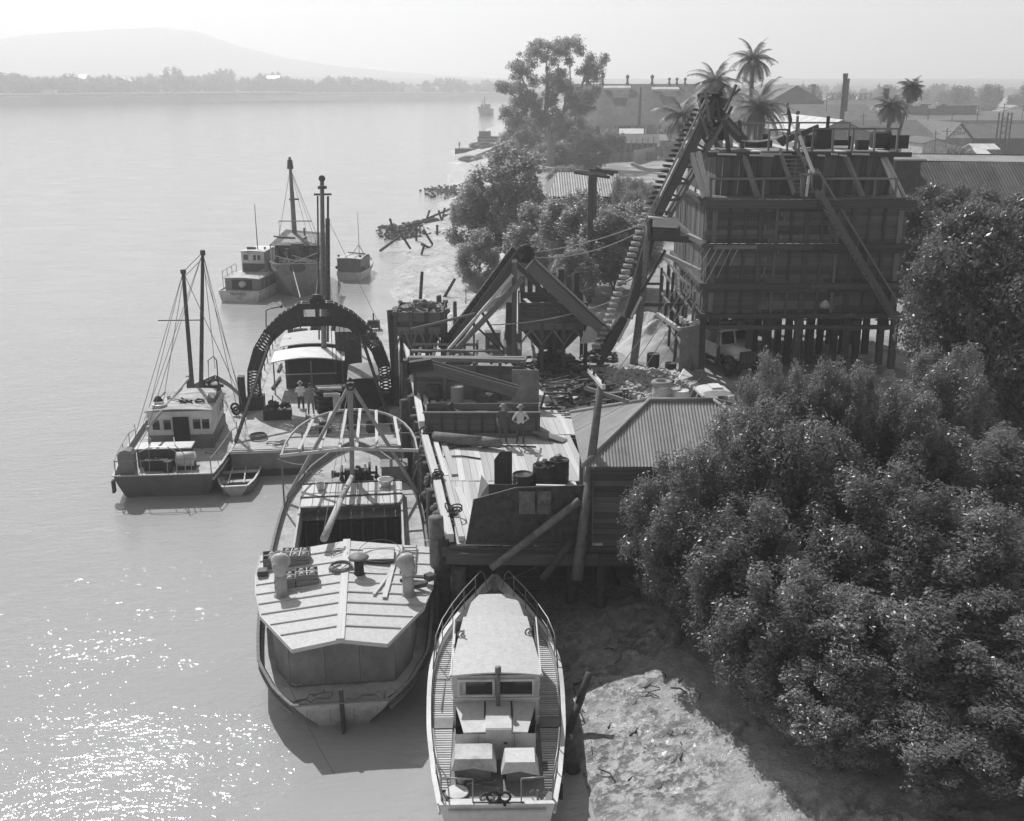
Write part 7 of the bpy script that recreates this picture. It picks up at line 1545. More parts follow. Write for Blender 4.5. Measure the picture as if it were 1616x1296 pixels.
# posts under the bin
for r_, y in enumerate((57.5, 60, 62.5, 65, 67.5)):
    for c_ in range(5 if r_ == 0 else 9):
        x_ = (bx0 + .0 + c_ * 2.62) if r_ == 0 else bx0 + .2 + c_ * 1.3; 
        if r_ and x_ < 13 and y < 63: continue
        piece('bin_post', bn, M_woodd, (x_ + random.uniform(-.1, .1), y, LAND - .2), (x_, y, 6.9), .34, .34, up=(0, 1, 0))
        if r_ == 0: MB().lathe((x_, y, LAND - .05), [(.42, 0), (.38, .12), (.24, .45)], 8).build('footing', M_conc, bn)
for i in range(7): x_ = bx0 + .6 + i * 1.55; a = Vector((x_, 57.7, 6.9)); piece('gate_chute', bn, M_wood if i % 2 else M_woodd, a, a + Vector((.1, -.2, -.9)), .6, .08); piece('gate_bar', bn, M_woodd, a + Vector((-.5, -.3, -.3)), a + Vector((.6, -.3, -.3)), .08, .08)
piece('under_beam', bn, M_woodd, (bx0, 57.4, 6.2), (bx1, 57.4, 6.2), .2, .22)
mb = MB(); mb.lathe(PY(1302, 482, 57) , [(.05, .3), (.2, .15), (.28, .0), (.26, -.1), (.1, -.15)], 12); single(mb, 'lamp', M_cream, 'round pale lamp hanging under the front edge of the bin', 'lamp', smooth=True)
mb = MB(); mb.lathe(PY(1343, 497, 57), [(.05, .1), (.3, 0), (.32, -.05), (.02, -.05)], 12); single(mb, 'funnel', M_wood, 'pale cone hanging beneath the bin near the fig tree', 'funnel', smooth=True)
mb = MB()
for i in range(6): p = PY(1110 + i * 11, 392, 57.0); q = P(955 + i * 26 if i < 5 else 1068, 612 - i * 7, LAND); mb.path([p, p.lerp(q, .5) + Vector((0, 0, -.1)), q], .022, 4)
single(mb, 'guy_wires', M_cream, 'fan of pale guy wires from the bin wall down to the yard', 'wires')
ladder('pale ladder fixed to the side of the bin above the sand heap', PY(1072, 468, 59), PY(1070, 420, 59), .5, 6, M_woodl, sidew=(1, 0, 0)); ladder('dark ladder leaning on the corner post behind the truck', P(1092, 585, LAND), PY(1105, 515, 57.2), .5, 9, M_woodd, sidew=(0, 1, 0))
ss = thing('side_scaffold', 'rough scaffold of posts and rails against the side of the bin', 'scaffold', (9.6, 60, LAND), w=True)
for i in range(14): y = 57.4 + i * .8; x_ = 9.75 - (i % 3) * .3; piece('scaffold_post', ss, M_woodd if i % 3 else M_wood, (x_, y, LAND), (x_ + .1, y, random.uniform(6.2, 8.8)), .14, .14, up=(0, 1, 0))
for z in (5.0, 6.2, 7.4, 8.4): piece('scaffold_rail', ss, M_wood, (9.5, 57.4, z), (9.4, 67, z + random.uniform(-.3, .3)), .1, .12)
for a, b_ in (((1038, 496, 60), (1072, 520, 57.6)), ((1074, 502, 58.5), (1085, 509, 57.5)), ((1050, 402, 59), (1105, 428, 57.4)), ((1088, 512, 57.3), (1104, 506, 57.3))): piece('raker', ss, M_woodl, PY(*a), PY(*b_), .2, .2)
ws_ = thing('sheet_screen', 'upright plate screen standing at the foot of the bin corner', 'screen', (9.5, 56.8, LAND), w=True)
MB().poly([P(1070, 590, LAND), P(1102, 592, LAND), PY(1104, 512, 56.6), PY(1075, 518, 56.9)], .05).build('screen_plate', M_ply, ws_); piece('screen_rib', ws_, M_wood, P(1085, 590, LAND), PY(1090, 515, 56.6), .06, .06, up=(0, 1, 0))
mb = MB(); mb.poly([P(1068, 603, LAND + .1), P(1098, 600, LAND + .1), P(1108, 588, LAND + .5), P(1080, 582, LAND + .5)], .1).bar(P(1102, 605, LAND), P(1110, 590, LAND + .6), .1); single(mb, 'bent_sheet', M_steel, 'bent pale sheet lying at the foot of the screen', 'sheet')
# things on the bin top
def clutter(label, px, py, Y, items, m, name='machinery', cat='machinery'):
    p = PY(px, py, Y); mb = MB()
    for kind, c, s_ in items:
        if kind == 'b': mb.box(c, s_)
        elif kind == 'd': mb.tube((c[0] - s_[0] / 2, c[1], c[2]), (c[0] + s_[0] / 2, c[1], c[2]), s_[1], n=14)
        elif kind == 'v': mb.tube(c, (c[0], c[1], c[2] + s_[0]), s_[1], n=10)
    o = single(mb, name, m, label, cat, loc=Vector((p.x, Y, tz + .12))); return o
clutter('winch drum and motor box at the corner of the bin top', 1400, 240, 60, [('d', (-.5, 0, .5), (.8, .45)), ('b', (.5, 0, .4), (1.0, .7, .7)), ('d', (-.05, 0, .5), (.08, .6)), ('b', (-1.4, 0, .25), (.6, .5, .5)), ('v', (-2.0, 0, 0), (.7, .15))], M_black, 'winch', 'winch')
clutter('dark engine standing on the middle of the bin top', 1297, 240, 61, [('b', (0, 0, .5), (.9, .8, 1.0)), ('v', (.2, 0, 1), (.7, .1)), ('d', (-.8, 0, .4), (.5, .35)), ('b', (1, 0, .3), (.8, .5, .3))], M_black, 'engine', 'engine')
clutter('low machinery between the stair head and the palm clump', 1195, 240, 62, [('b', (0, 0, .2), (1.5, .6, .35)), ('d', (.4, 0, .5), (.4, .25)), ('b', (-.8, 0, .5), (.2, .3, .3))], M_black)
clutter('sunlit sacks beside the elevator head', 1150, 238, 62, [('v', (0, 0, 0), (.9, .22)), ('v', (-.6, 0, 0), (.7, .25)), ('b', (.7, 0, .3), (.3, .4, .6))], M_cream, 'sacks', 'sacks')
mb = MB(); a = PY(1235, 218, 60); b_ = PY(1268, 205, 61); mb.bar(a, b_, .6, .12).bar(a + Vector((0, 0, -.2)), b_ + Vector((.8, 0, .15)), .1, .3).bar(PY(1230, 226, 60), PY(1240, 216, 60), .3, .5); single(mb, 'loading_ramp', M_wooddm, 'short raised ramp under the man on the bin top', 'ramp')
mb = MB(); mb.tube(PY(1254, 245, 59.2), PY(1259, 183, 59.2), .09, .07, 8).ball(PY(1259, 178, 59.2), .12, 8); single(mb, 'rail_pole', M_wood, 'slender pole with a knob at the head of the bin stairs', 'pole')
mb = MB(); mb.cable(PY(1170, 222, 60), PY(1236, 214, 59), .15, .05); single(mb, 'bent_rail', M_woodlm, 'sagging pale hand rail on the bin top beside the man', 'rail')
# ------------------------------------------------------------------ sand, rubble, drums, trucks
def mound(name, label, cat, c, rx, ry, h, m, seed, kind='stuff', ridge=1.0):
    mb = MB(); n_ = 48; v = []; k = 18
    for j in range(k + 1):
        f = j / k
        for i in range(n_):
            a = 2 * math.pi * i / n_; q = noise.noise(Vector((math.cos(a) * 1.5, math.sin(a) * 1.5, seed + f))) * .28; r_ = f * (1 + q); v.append((math.cos(a) * rx * r_, math.sin(a) * ry * r_, h * (1 - f ** 1.2) + (noise.noise(Vector((math.cos(a) * f * 3, math.sin(a) * f * 3, seed))) * .45 + noise.noise(Vector((math.cos(a) * f * 9, math.sin(a) * f * 9, seed))) * .16) * h * (1 - f) * min(1, f * 3 + .3) - .05))
    f_ = [(a * n_ + i, a * n_ + (i + 1) % n_, (a + 1) * n_ + (i + 1) % n_, (a + 1) * n_ + i) for a in range(k) for i in range(n_)]
    mb.add(v, [t[::-1] for t in f_]); o = single(mb, name, m, label, cat, smooth=True, loc=c); o['kind'] = kind; return o
mound('sand_heap', 'long pale sand heap beside the bin', 'sand', P(1040, 552, LAND), 2.6, 3.4, 1.9, M_sand, 1)
mound('sand_heap', 'smaller sand spill behind the platform pole', 'sand', P(1020, 525, LAND), 2.4, 3.0, 1.4, M_sand, 5)
mound('sand_heap', 'sand tongue running under the side of the bin', 'sand', P(1066, 545, LAND), 1.1, 2.4, 1.5, M_sand, 8)
heap('low heap of pale rubble in front of the sand heap', P(1005, 604, LAND), 3.3, 900, M_cream, 'rubble', 'rubble', s=.3, flat=.75, kind='stuff', seed=61, sy=1.0)
heap('rubble thinning out towards the yard truck', P(1045, 600, LAND), 2.0, 300, M_cream, 'rubble', 'rubble', s=.22, flat=.35, kind='stuff', seed=62)
heap('dark rubble under the crossarm of the pole', P(960, 625, LAND), 1.6, 200, M_rust, 'rubble', 'rubble', s=.26, flat=.45, kind='stuff', seed=63)
dr_('black drum standing before the sand heap', 1030, 584, .36, .95, M_black, LAND)
dr_('low open black tub between the drum and the bent sheet', 1058, 585, .32, .45, M_black, LAND)
def tyre(label, c, r=.5): mb = MB(); mb.torus((0, 0, .14), r * .72, .15, 20, 8); o = single(mb, 'tyre', M_tyre if 'dark' in label else M_conc, label, 'tyre', loc=c, smooth=True); return o
p = P(1043, 640, DZ); dr_('pale drum behind the shed ridge carrying a tyre', 1043, 640, .45, 1.0, M_cream); tyre('worn pale tyre lying on the drum behind the shed ridge', p + Vector((0, 0, 1.02)), .55)
dr_('pale drum next to the one carrying a tyre', 1062, 638, .36, .85, M_cream); dr_('drum with a bright lid close to the truck cab', 1074, 640, .4, .8, M_white)
tyre('flat pale tyre on the ground before the truck cab', P(1079, 628, DZ + .1), .6); tyre('second flat pale tyre partly under the first', P(1068, 624, DZ + .1), .6)
for k, (px, py) in enumerate(((1548, 660), (1563, 662), (1552, 650), (1570, 652), (1538, 655))):
    o = dr_(['drum in the middle of the pale row beyond the mangroves', 'drum at the picture edge of the pale row beyond the mangroves', 'rear drum of the pale row beyond the mangroves', 'rear drum nearest the picture edge in the pale row', 'drum nearest the fig trunk in the pale row'][k], px, py, .36, .95, M_cream, LAND, group='pale drums beyond the mangroves')
def wheel(parent, c, r, w, ax=(1, 0, 0)):
    c = Vector(c); a = Vector(ax); t = MB(); e = Euler((0, R(90), 0)); t.torus(c, r * .78, r * .24, 20, 8, e, sq=w / (r * .48)); o = t.build('wheel', M_tyre, parent, True)
    h = MB(); h.lathe(c - a * w * .3, [(r * .56, 0), (r * .5, .02), (r * .2, w * .35), (r * .18, w * .6)], 14, e); h.build('hub', M_mid, o, True); return o
def truck(loc, rz, label, tray=True, cabm=None, text=None, door=False):
    t = thing('truck', label, 'truck', loc, rz); cabm = cabm or M_cream
    secs = [(.98, .66, .9, 1.5), (1.5, .58, .9, 1.46), (2.0, .47, .88, 1.36), (2.22, .38, .88, 1.22), (2.28, .3, .9, 1.05)]; mb = MB(); n_ = 12; v = []
    for (y, hw, z0, z1) in secs:
        for i in range(n_):
            a = math.pi * i / (n_ - 1); x_ = math.cos(a); z = math.sin(a); sx = abs(x_) ** .6 * (1 if x_ > 0 else -1); v.append((hw * sx, y, z0 + (z1 - z0) * z ** .6))
    mb.add(v, [(a * n_ + i, a * n_ + i + 1, (a + 1) * n_ + i + 1, (a + 1) * n_ + i) for a in range(4) for i in range(n_ - 1)]); mb.build('bonnet', cabm, t, True)
    mb = MB(); mb.box((0, 2.22, 1.03), (.86, .12, .62))
    mb.build('grille', M_dark, t)
    for i in range(11): piece('grille_bar', t, M_mid, (-.38 + i * .076, 2.29, .74), (-.38 + i * .076, 2.29, 1.32), .025, .02, up=(0, 1, 0))
    mb = MB(); K = 10                                        # cab shell
    prof = [(-.02, .75), (.0, 1.25), (.04, 1.75), (.14, 2.18), (.3, 2.33), (.6, 2.38), (1.0, 2.36), (1.2, 2.28), (1.28, 2.12), (1.28, .75)]
    for s_ in (-1, 1):
        mb.add([(s_ * .86, .02 + 0 * 0, .75), (s_ * .86, 1.0, .75), (s_ * .84, 1.0, 1.42), (s_ * .84, -.6, 1.42), (s_ * .86, -.6, .75)], [(0, 1, 2, 3, 4)])
        mb.bar((s_ * .8, -.4, 1.42), (s_ * .74, -.4, 2.12), .07, .3).bar((s_ * .83, -.56, 1.42), (s_ * .76, -.54, 2.12), .3, .07).bar((s_ * .83, .98, 1.42), (s_ * .72, .72, 2.12), .09, .07)
    mb.add([(-.86, -.6, .75), (.86, -.6, .75), (.78, -.58, 2.15), (-.78, -.58, 2.15)], [(0, 1, 2, 3)])
    mb.add([(-.84, 1.0, 1.42), (.84, 1.0, 1.42), (.84, 1.0, 1.0), (-.84, 1.0, 1.0)], [(0, 1, 2, 3)])
    mb.build('cab', cabm, t)
    mb = MB(); v = []; 
    for (y, z, hw) in ((-.63, 2.08, .8), (-.56, 2.24, .78), (-.2, 2.33, .77), (.35, 2.34, .77), (.66, 2.28, .77), (.80, 2.12, .79)):
        for i in range(7): a = (i / 6) * 2 - 1; v.append((hw * a, y, z - .2 * abs(a) ** 7))
    mb.add(v, [(a * 7 + i, a * 7 + i + 1, (a + 1) * 7 + i + 1, (a + 1) * 7 + i) for a in range(5) for i in range(6)]); mb.build('cab_roof', cabm, t, False); MB().box((0, .0, 2.38), (.7, .5, .05)).build('roof_vent', cabm, t)
    mb = MB(); mb.bar((0, 1.02, 1.42), (0, .76, 2.14), .05, .04); mb.bar((-.8, 1.01, 1.44), (.8, 1.01, 1.44), .06, .06).bar((-.74, .76, 2.12), (.74, .76, 2.12), .08, .1); mb.build('windscreen_frame', cabm, t)
    for s_ in (-1, 1):
        MB().poly([(s_ * .05, .99, 1.47), (s_ * .78, .99, 1.47), (s_ * .7, .76, 2.07), (s_ * .05, .76, 2.07)], 0).build('windscreen', M_glass, t)
        fd = MB(); pts = []
        for i in range(9): a = R(200) * i / 8 - R(10); pts.append((s_ * .78, 1.65 + .56 * math.cos(a), .58 + .46 * math.sin(a)))
        for i in range(8): fd.bar(pts[i], pts[i + 1], .36, .05, up=(0, 0, 1)) if abs(pts[i][0] - pts[i + 1][0]) < 1 else None
        fd.ball((s_ * .78, 1.75, .92), .26, 10, (.75, 1.6, .5)); fd.build('mudguard', M_dark, t, True)
        MB().ball((s_ * .62, 2.18, 1.1), .12, 10).build('headlight', M_chrome, t, True)
        wheel(t, (s_ * .78, 1.65, .46), .46, .2, (s_, 0, 0)); wheel(t, (s_ * .82, -1.9, .46), .46, .3, (s_, 0, 0))
        MB().box((s_ * .95, .4, .55), (.3, 1.1, .05)).build('running_board', M_dark, t)
    MB().box((0, 2.45, .72), (1.7, .06, .14)).build('bumper', M_dark, t)
    MB().box((0, -1.2, .72), (.8, 4.6, .18)).build('chassis', M_black, t)
    if tray:
        for s_ in (-1, 1): piece('tray_side', t, M_wood, (s_ * 1.05, -3.4, 1.35), (s_ * 1.05, -.75, 1.35), .05, .55)
        piece('tray_side', t, M_wood, (-1.05, -.75, 1.45), (1.05, -.75, 1.45), .05, .8); piece('tray_side', t, M_wood, (-1.05, -3.4, 1.35), (1.05, -3.4, 1.35), .05, .55); piece('tray_floor', t, M_woodm and M_wood, (0, -3.4, 1.05), (0, -.75, 1.05), 2.1, .08)
    if text: textobj(text, t, M_dark, (0, .80, 2.14), .15, (R(72), 0, R(180)), ext=.004)
    if door:
        MB().poly([(.88, .9, .8), (1.35, 1.5, .8), (1.33, 1.48, 1.4), (.86, .88, 1.4)], .05).build('open_door', M_dark, t)
        mb = MB(); mb.path([(.86, .88, 1.4), (.84, .9, 2.0), (1.0, 1.08, 2.15), (1.25, 1.38, 2.05), (1.33, 1.48, 1.4)], .03); mb.build('door_window_frame', M_mid, t)
    return t
truck(P(1143, 585, LAND) + Vector((.1, .7, 0)), R(199), 'pale cabbed lorry with round headlamps parked under the bin', cabm=M_white, text='MOOR & MILLER', door=True).scale = (1.12,) * 3
q = P(1118, 612, LAND + 2.3); truck(Vector((q.x + .3, q.y, LAND)), R(97), 'pale lorry seen from above behind the corrugated shed', cabm=M_white)
# ------------------------------------------------------------------ garden sheds, fences and trestle behind the yard
def bldg(name, label, cat, x0, x1, y0, y1, zb, ze, zr, axis, mw, mr, over=.5, group=None, sheets=None, wins=(), gable_m=None, thick=.12):
    t = thing(name, label, cat, ((x0 + x1) / 2, (y0 + y1) / 2, zb), w=True, group=group); mb = MB()
    if axis == 'x':
        cy = (y0 + y1) / 2; W = [((x0, y0, zb), (x1, y0, zb), (x1, y0, ze), (x0, y0, ze)), ((x1, y1, zb), (x0, y1, zb), (x0, y1, ze), (x1, y1, ze)), ((x0, y1, zb), (x0, y0, zb), (x0, y0, ze), (x0, cy, zr), (x0, y1, ze)), ((x1, y0, zb), (x1, y1, zb), (x1, y1, ze), (x1, cy, zr), (x1, y0, ze))]
        k = (zr - ze) / (cy - y0); R_ = [((x0 - over, y0 - over, ze - over * k), (x1 + over, y0 - over, ze - over * k), (x1 + over, cy, zr), (x0 - over, cy, zr)), ((x1 + over, y1 + over, ze - over * k), (x0 - over, y1 + over, ze - over * k), (x0 - over, cy, zr), (x1 + over, cy, zr))]
    else:
        cx = (x0 + x1) / 2; W = [((x0, y0, zb), (x1, y0, zb), (x1, y0, ze), (cx, y0, zr), (x0, y0, ze)), ((x1, y1, zb), (x0, y1, zb), (x0, y1, ze), (cx, y1, zr), (x1, y1, ze)), ((x0, y1, zb), (x0, y0, zb), (x0, y0, ze), (x0, y1, ze)), ((x1, y0, zb), (x1, y1, zb), (x1, y1, ze), (x1, y0, ze))]
        k = (zr - ze) / (cx - x0); R_ = [((x0 - over, y0 - over, ze - over * k), (cx, y0 - over, zr), (cx, y1 + over, zr), (x0 - over, y1 + over, ze - over * k)), ((cx, y0 - over, zr), (x1 + over, y0 - over, ze - over * k), (x1 + over, y1 + over, ze - over * k), (cx, y1 + over, zr))]
    for w_ in W: m2 = MB(); m2.poly(w_); m2.build('wall', mw, t)
    for r_ in R_:
        r_ = [Vector(v) + Vector((0, 0, .06)) for v in r_]
        if sheets: 
            if axis == 'x': sheet_roof(t, mr, r_[0], r_[1], r_[2], r_[3], pitch=sheets[0], amp=sheets[1], sheet=sheets[2])
            else:
                lo = [v for v in r_ if v.z < zr - .01]; hi = [v for v in r_ if v.z >= zr - .01]; lo.sort(key=lambda v: v.y); hi.sort(key=lambda v: v.y); sheet_roof(t, mr, lo[0], lo[1], hi[1], hi[0], pitch=sheets[0], amp=sheets[1], sheet=sheets[2])
        else:
            if (r_[1] - r_[0]).cross(r_[2] - r_[1]).z < 0: r_ = r_[::-1]
            MB().poly(r_, thick).build('roof', mr, t)
    for (wx, wz, ww, wh) in wins: window(t, (wx, y0 - .02, wz), ww, wh, (0, -1, 0), M_cream, fr=.12)
    return t
def hip(label, A, B, C, D, zb, mw, mr, inset=.4, wins=()):
    """A,B near eave; C,D ridge ends; mirrored to the far side."""
    t = thing('iron_roofed_shed', label, 'shed', ((A.x + B.x) / 2, A.y, zb), w=True); dy = 2 * (D.y - A.y)
    A2, B2 = A + Vector((0, dy, 0)), B + Vector((0, dy, 0))
    sheet_roof(t, mr, A, B, C, D, pitch=.3, amp=.03, sheet=1.5); sheet_roof(t, mr, B, B2, C, C, pitch=.3, amp=.03, sheet=1.5); sheet_roof(t, mr, A2, A, D, D, pitch=.3, amp=.03, sheet=1.5); sheet_roof(t, mr, B2, A2, D, C, pitch=.3, amp=.03, sheet=1.5)
    mb = MB(); i = inset; mb.prism([(A.x + i, A.y + i), (B.x - i, A.y + i), (B.x - i, A2.y - i), (A.x + i, A2.y - i)], zb, A.z - .05); mb.build('wall', mw, t)
    for (wx, wz, ww, wh) in wins: window(t, (wx, A.y + i - .02, wz), ww, wh, (0, -1, 0), M_cream, fr=.1)
    return t
A = P(862, 303, 6.3); B = P(1009, 318, 6.3); B.y = A.y = (A.y + B.y) / 2; D = PY(880, 270, A.y + 7); C = PY(974, 274, A.y + 7); C.z = D.z = (C.z + D.z) / 2
hip('low shed with a streaked hipped iron roof behind the bushes', A, B, C, D, 3.3, M_dark, M_corr, wins=((B.x - 4.5, 4.6, 2.6, 1.4),))
tr = thing('ruined_trestle', 'pair of old timber uprights carrying broken beams before the low shed', 'trestle', (6, 80, LAND), w=True)
for px, w_ in ((931, .38), (937, .3)): Y = 78 if px == 931 else 80; p = PY(px + 2, 275, Y); piece('upright', tr, M_woodd, (p.x, Y, LAND), p, w_, w_, up=(0, 1, 0))
for a, b_, m in (((906, 272), (962, 280), M_woodd), ((930, 268), (975, 272), M_woodd), ((910, 270), (958, 276), M_wood), ((940, 266), (968, 276), M_woodd)): piece('beam', tr, m, PY(a[0], a[1], 79), PY(b_[0], b_[1], 79), .35, .2)
mb = MB(); pts = [PY(996, 258, 110), PY(1008, 264, 110), PY(1020, 268, 110), PY(1036, 269, 110), PY(1056, 268, 110)]; mb.path(pts, [.2, .22, .22, .2, .18], 7); single(mb, 'bleached_log', M_woodlm, 'long curved pale log beyond the low shed', 'log', smooth=True)
mb = MB(); mb.path([PY(1038, 249, 118), PY(1052, 253, 118), PY(1062, 254, 118)], .2, 6); single(mb, 'bleached_log', M_woodlm, 'short pale log against the yard fence', 'log')
fe = thing('paling_fence', 'paling fence crossing behind the low shed', 'fence', (0, 150, 3.3), w=True)
a, b_ = P(835, 262, LAND), P(1062, 252, LAND); n_ = 110
for i in range(n_): p = a.lerp(b_, i / n_); piece('paling', fe, M_wood, p, p + Vector((0, 0, 1.8)), (b_ - a).length / n_ * .9, .05, up=(0, 1, 0))
piece('fence_rail', fe, M_wood, a + Vector((0, .1, 1.4)), b_ + Vector((0, .1, 1.4)), .06, .12)
fe = thing('iron_fence', 'taller plank fence beside the pale panel and the open lean-to', 'fence', (30, 150, 3.3), w=True)
a, b_ = P(1034, 250, LAND), P(1075, 248, LAND)
for i in range(16): p = a.lerp(b_, i / 16); piece('plank', fe, M_wood, p, p + Vector((0, 0, 2.4)), (b_ - a).length / 16 * .92, .06, up=(0, 1, 0))
a, b_ = P(1000, 259, LAND), P(1034, 250, LAND)
mb = MB(); mb.poly([a, b_, b_ + Vector((0, 0, 2.3)), a + Vector((0, 0, 2.6))], .1); single(mb, 'fence_panel', M_steel, 'pale sheet iron panel standing in the yard fence', 'panel')
def pos(px, py, z=LAND): return P(px, py, z)
# lean-to and little roofs
def simple_roof(name, label, px0, px1, pyt, pyb, Y, mr, mw, drop=0, h=3.0, tilt=0):
    a = PY(px0, pyb, Y); b_ = PY(px1, pyb, Y); c = PY(px1 + tilt, pyt, Y + 3); d = PY(px0 + tilt, pyt, Y + 3); t = thing(name, label, 'shed', (a.x, Y, LAND), w=True); MB().poly([a, b_, c, d], .12).build('roof', mr, t); MB().prism([(a.x + .3, Y + .3), (b_.x - .3, Y + .3), (b_.x - .3, Y + 4), (a.x + .3, Y + 4)], LAND - .2, min(a.z, b_.z) - .1).build('wall', mw, t); return t
simple_roof('small_outhouse', 'little outhouse with a bright iron roof before the factory wall', 977, 1016, 203, 211, 270, M_white, M_mid)
simple_roof('lean_to', 'long open lean-to roof stepping down before the factory', 1040, 1075, 212, 222, 250, M_corr, M_mid)
t = simple_roof('lean_to', 'gable ended lean-to with exposed rafters before the factory', 972, 1040, 212, 226, 245, M_mid, M_dark); 
for i in range(7): a = PY(978 + i * 9, 224 - i * 1.4, 244.5); piece('rafter_post', t, M_wood, Vector((a.x, 244.5, LAND)), a, .2, .2, up=(0, 1, 0))
simple_roof('small_outhouse', 'small dark outhouse with a sloping roof by the shrub', 950, 975, 196, 212, 255, M_corrd, M_brick, tilt=-6)
# ================================================================== FACTORY AND SHEDS BEYOND
def at(px, py, Y): return PY(px, py, Y)
# long factory with ridge ventilators
FY = 300.; a = at(900, 195, FY); b_ = at(1160, 200, FY); eave = (a.z + b_.z) / 2; rd = at(1000, 133, FY + 17); rz2 = rd.z
fc_ = bldg('long_factory', 'long brick factory with ventilators along its iron roof', 'factory', a.x, b_.x, FY, FY + 34, 3.2, eave, rz2, 'x', M_brick, M_corrd, over=.6, wins=[(at(px, 205, FY).x, at(px, 207, FY).z, 3.2, 3.0) for px in (938, 965, 1010, 1028, 1048, 1062)] + [(at(px, 207, FY).x, at(px, 207, FY).z, 4, 2.6) for px in (985,)])
for px in (951, 990, 1029): 
    p = at(px, 134, FY + 17); MB().lathe((p.x, p.y, rz2 - .2), [(.6, 0), (.3, .8), (.3, 1.7), (.5, 1.9), (.5, 2.4), (.1, 2.8)], 10).build('ridge_ventilator', M_dark, fc_)
for px in (1056, 1068, 1081): p = at(px, 134, FY + 17); MB().lathe((p.x, p.y, rz2 - .2), [(.5, 0), (.25, .8), (.25, 1.2), (.4, 1.4), (.4, 1.8), (.1, 2.0)], 10).build('ridge_ventilator', M_dark, fc_)
for px in (962, 1003, 1040, 1080, 1115):                     # cross gables running down the slope
    p0 = at(px - 22, 194, FY - .5); p1 = at(px + 22, 194, FY - .5); tp = Vector(((p0.x + p1.x) / 2, FY + 14, rz2 - .4)); f0 = Vector((p0.x, FY - .4, eave - .1)); f1 = Vector((p1.x, FY - .4, eave - .1)); ap = Vector(((p0.x + p1.x) / 2, FY + 4, eave + 3.0))
    MB().poly([f0, f1, ap]).build('dormer_face', M_corrd, fc_); MB().poly([f0, ap, tp]).build('dormer_roof', M_corrd, fc_); MB().poly([f1, tp, ap]).build('dormer_roof', M_corrd, fc_)
for px, py in ((974, 137), (1050, 139)): p = at(px, py + 2, FY + 13); MB().box((p.x, p.y - .3, p.z + .1), (7.5, 1.6, .5), 0, R(20)).build('skylight', M_white, fc_)
mb = MB(); p = at(1008, 215, 292); q = at(1009, 137, 292); mb.tube((p.x, 292, 3.3), (p.x, 292, q.z), .45, .35, 8); single(mb, 'flue_pipe', M_dark, 'thin dark flue standing in front of the long factory', 'chimney', smooth=True)
mb = MB(); p = at(991, 215, 299); mb.tube((p.x, 299, 3.3), (p.x, 299, eave), .25, .25, 6); single(mb, 'down_pipe', M_dark, 'vertical pipe on the factory wall beside the thin flue', 'pipe')
# gable end pale building behind the palms
a, b_ = at(1146, 195, 215), at(1186, 195, 215); bldg('gabled_store', 'tall pale gabled store half hidden by the palms', 'building', a.x - 4, b_.x, 215, 245, 3.2, at(1160, 168, 215).z, at(1160, 140, 215).z, 'y', M_cream, M_corrd, over=1.0)
# big dark gable
a, b_ = at(1212, 163, 330), at(1300, 163, 330); bldg('gable_hall', 'big plain dark gable end rising over the long sheds', 'factory', a.x, b_.x, 330, 380, 3.2, at(1255, 161, 330).z, at(1255, 135, 330).z, 'y', M_brick, M_corrd, over=.3)
a, b_ = at(1205, 195, 290), at(1392, 195, 290); bldg('long_shed', 'long grey roofed shed in front of the dark gable', 'factory', a.x, b_.x, 290, 324, 3.2, at(1300, 192, 290).z, at(1300, 165, 307).z, 'x', M_brick, M_corrd, over=.6)
a, b_ = at(1290, 158, 430), at(1470, 172, 430); sg = bldg('sign_roof_hall', 'far hall carrying tall letters along its roof ridge', 'factory', a.x - 22, b_.x, 420, 448, 3.2, at(1300, 172, 420).z, at(1300, 158, 434).z, 'x', M_brick, M_corrd, over=.6)
p0 = at(1208, 155, 434); p1 = at(1376, 155, 434); mb = MB(); zt = at(1300, 158, 434).z
body_ = 'STEWARTS AND LLOYDS'
o = textobj(body_, sg, M_dark, ((p0.x + p1.x) / 2, 434, zt + .3), 3.2, (R(90), 0, R(180)), ext=.05); W_ = (p1.x - p0.x); bw_ = max(v.co.x for v in o.data.vertices) - min(v.co.x for v in o.data.vertices); o.scale = (W_ / bw_, 1, 1)
for i in range(20): x_ = p0.x + W_ * i / 19; mb.bar((x_, 434.3, zt - 1.5), (x_, 434.3, zt + 2.6), .1)
mb.bar((p0.x, 434.3, zt + .2), (p1.x, 434.3, zt + .2), .1); mb.build('sign_frame', M_dark, sg)
def chimney(px, pt, pb_, Y, r0, r1, label, m=M_brick, lean=0):
    b0 = at(px, pb_, Y); t0 = at(px + lean, pt, Y); mb = MB(); mb.lathe((0, 0, 0), [(r0, -2), (r1, t0.z - b0.z - .8), (r1 * 1.2, t0.z - b0.z - .7), (r1 * 1.2, t0.z - b0.z), (r1 * .8, t0.z - b0.z)], 14); o = single(mb, 'chimney', m, label, 'chimney', smooth=False, loc=(b0.x, Y, b0.z))
chimney(1328, 116, 192, 196, .42, .36, 'tallest dark factory chimney beyond the bin', M_dark); chimney(1336, 124, 160, 230, .28, .24, 'thinner chimney just behind the tallest one', M_dark); chimney(1283, 133, 152, 380, .75, .7, 'short chimney behind the dark gable')
p = at(1398, 151, 230); mb = MB(); mb.box((0, 0, .9), (.9, .9, 1.8)).box((0, 0, 1.9), (1.1, 1.1, .2)); single(mb, 'roof_tank', M_dark, 'small dark tank on the sheds beside the palms', 'tank', loc=p - Vector((0, 0, .6)))
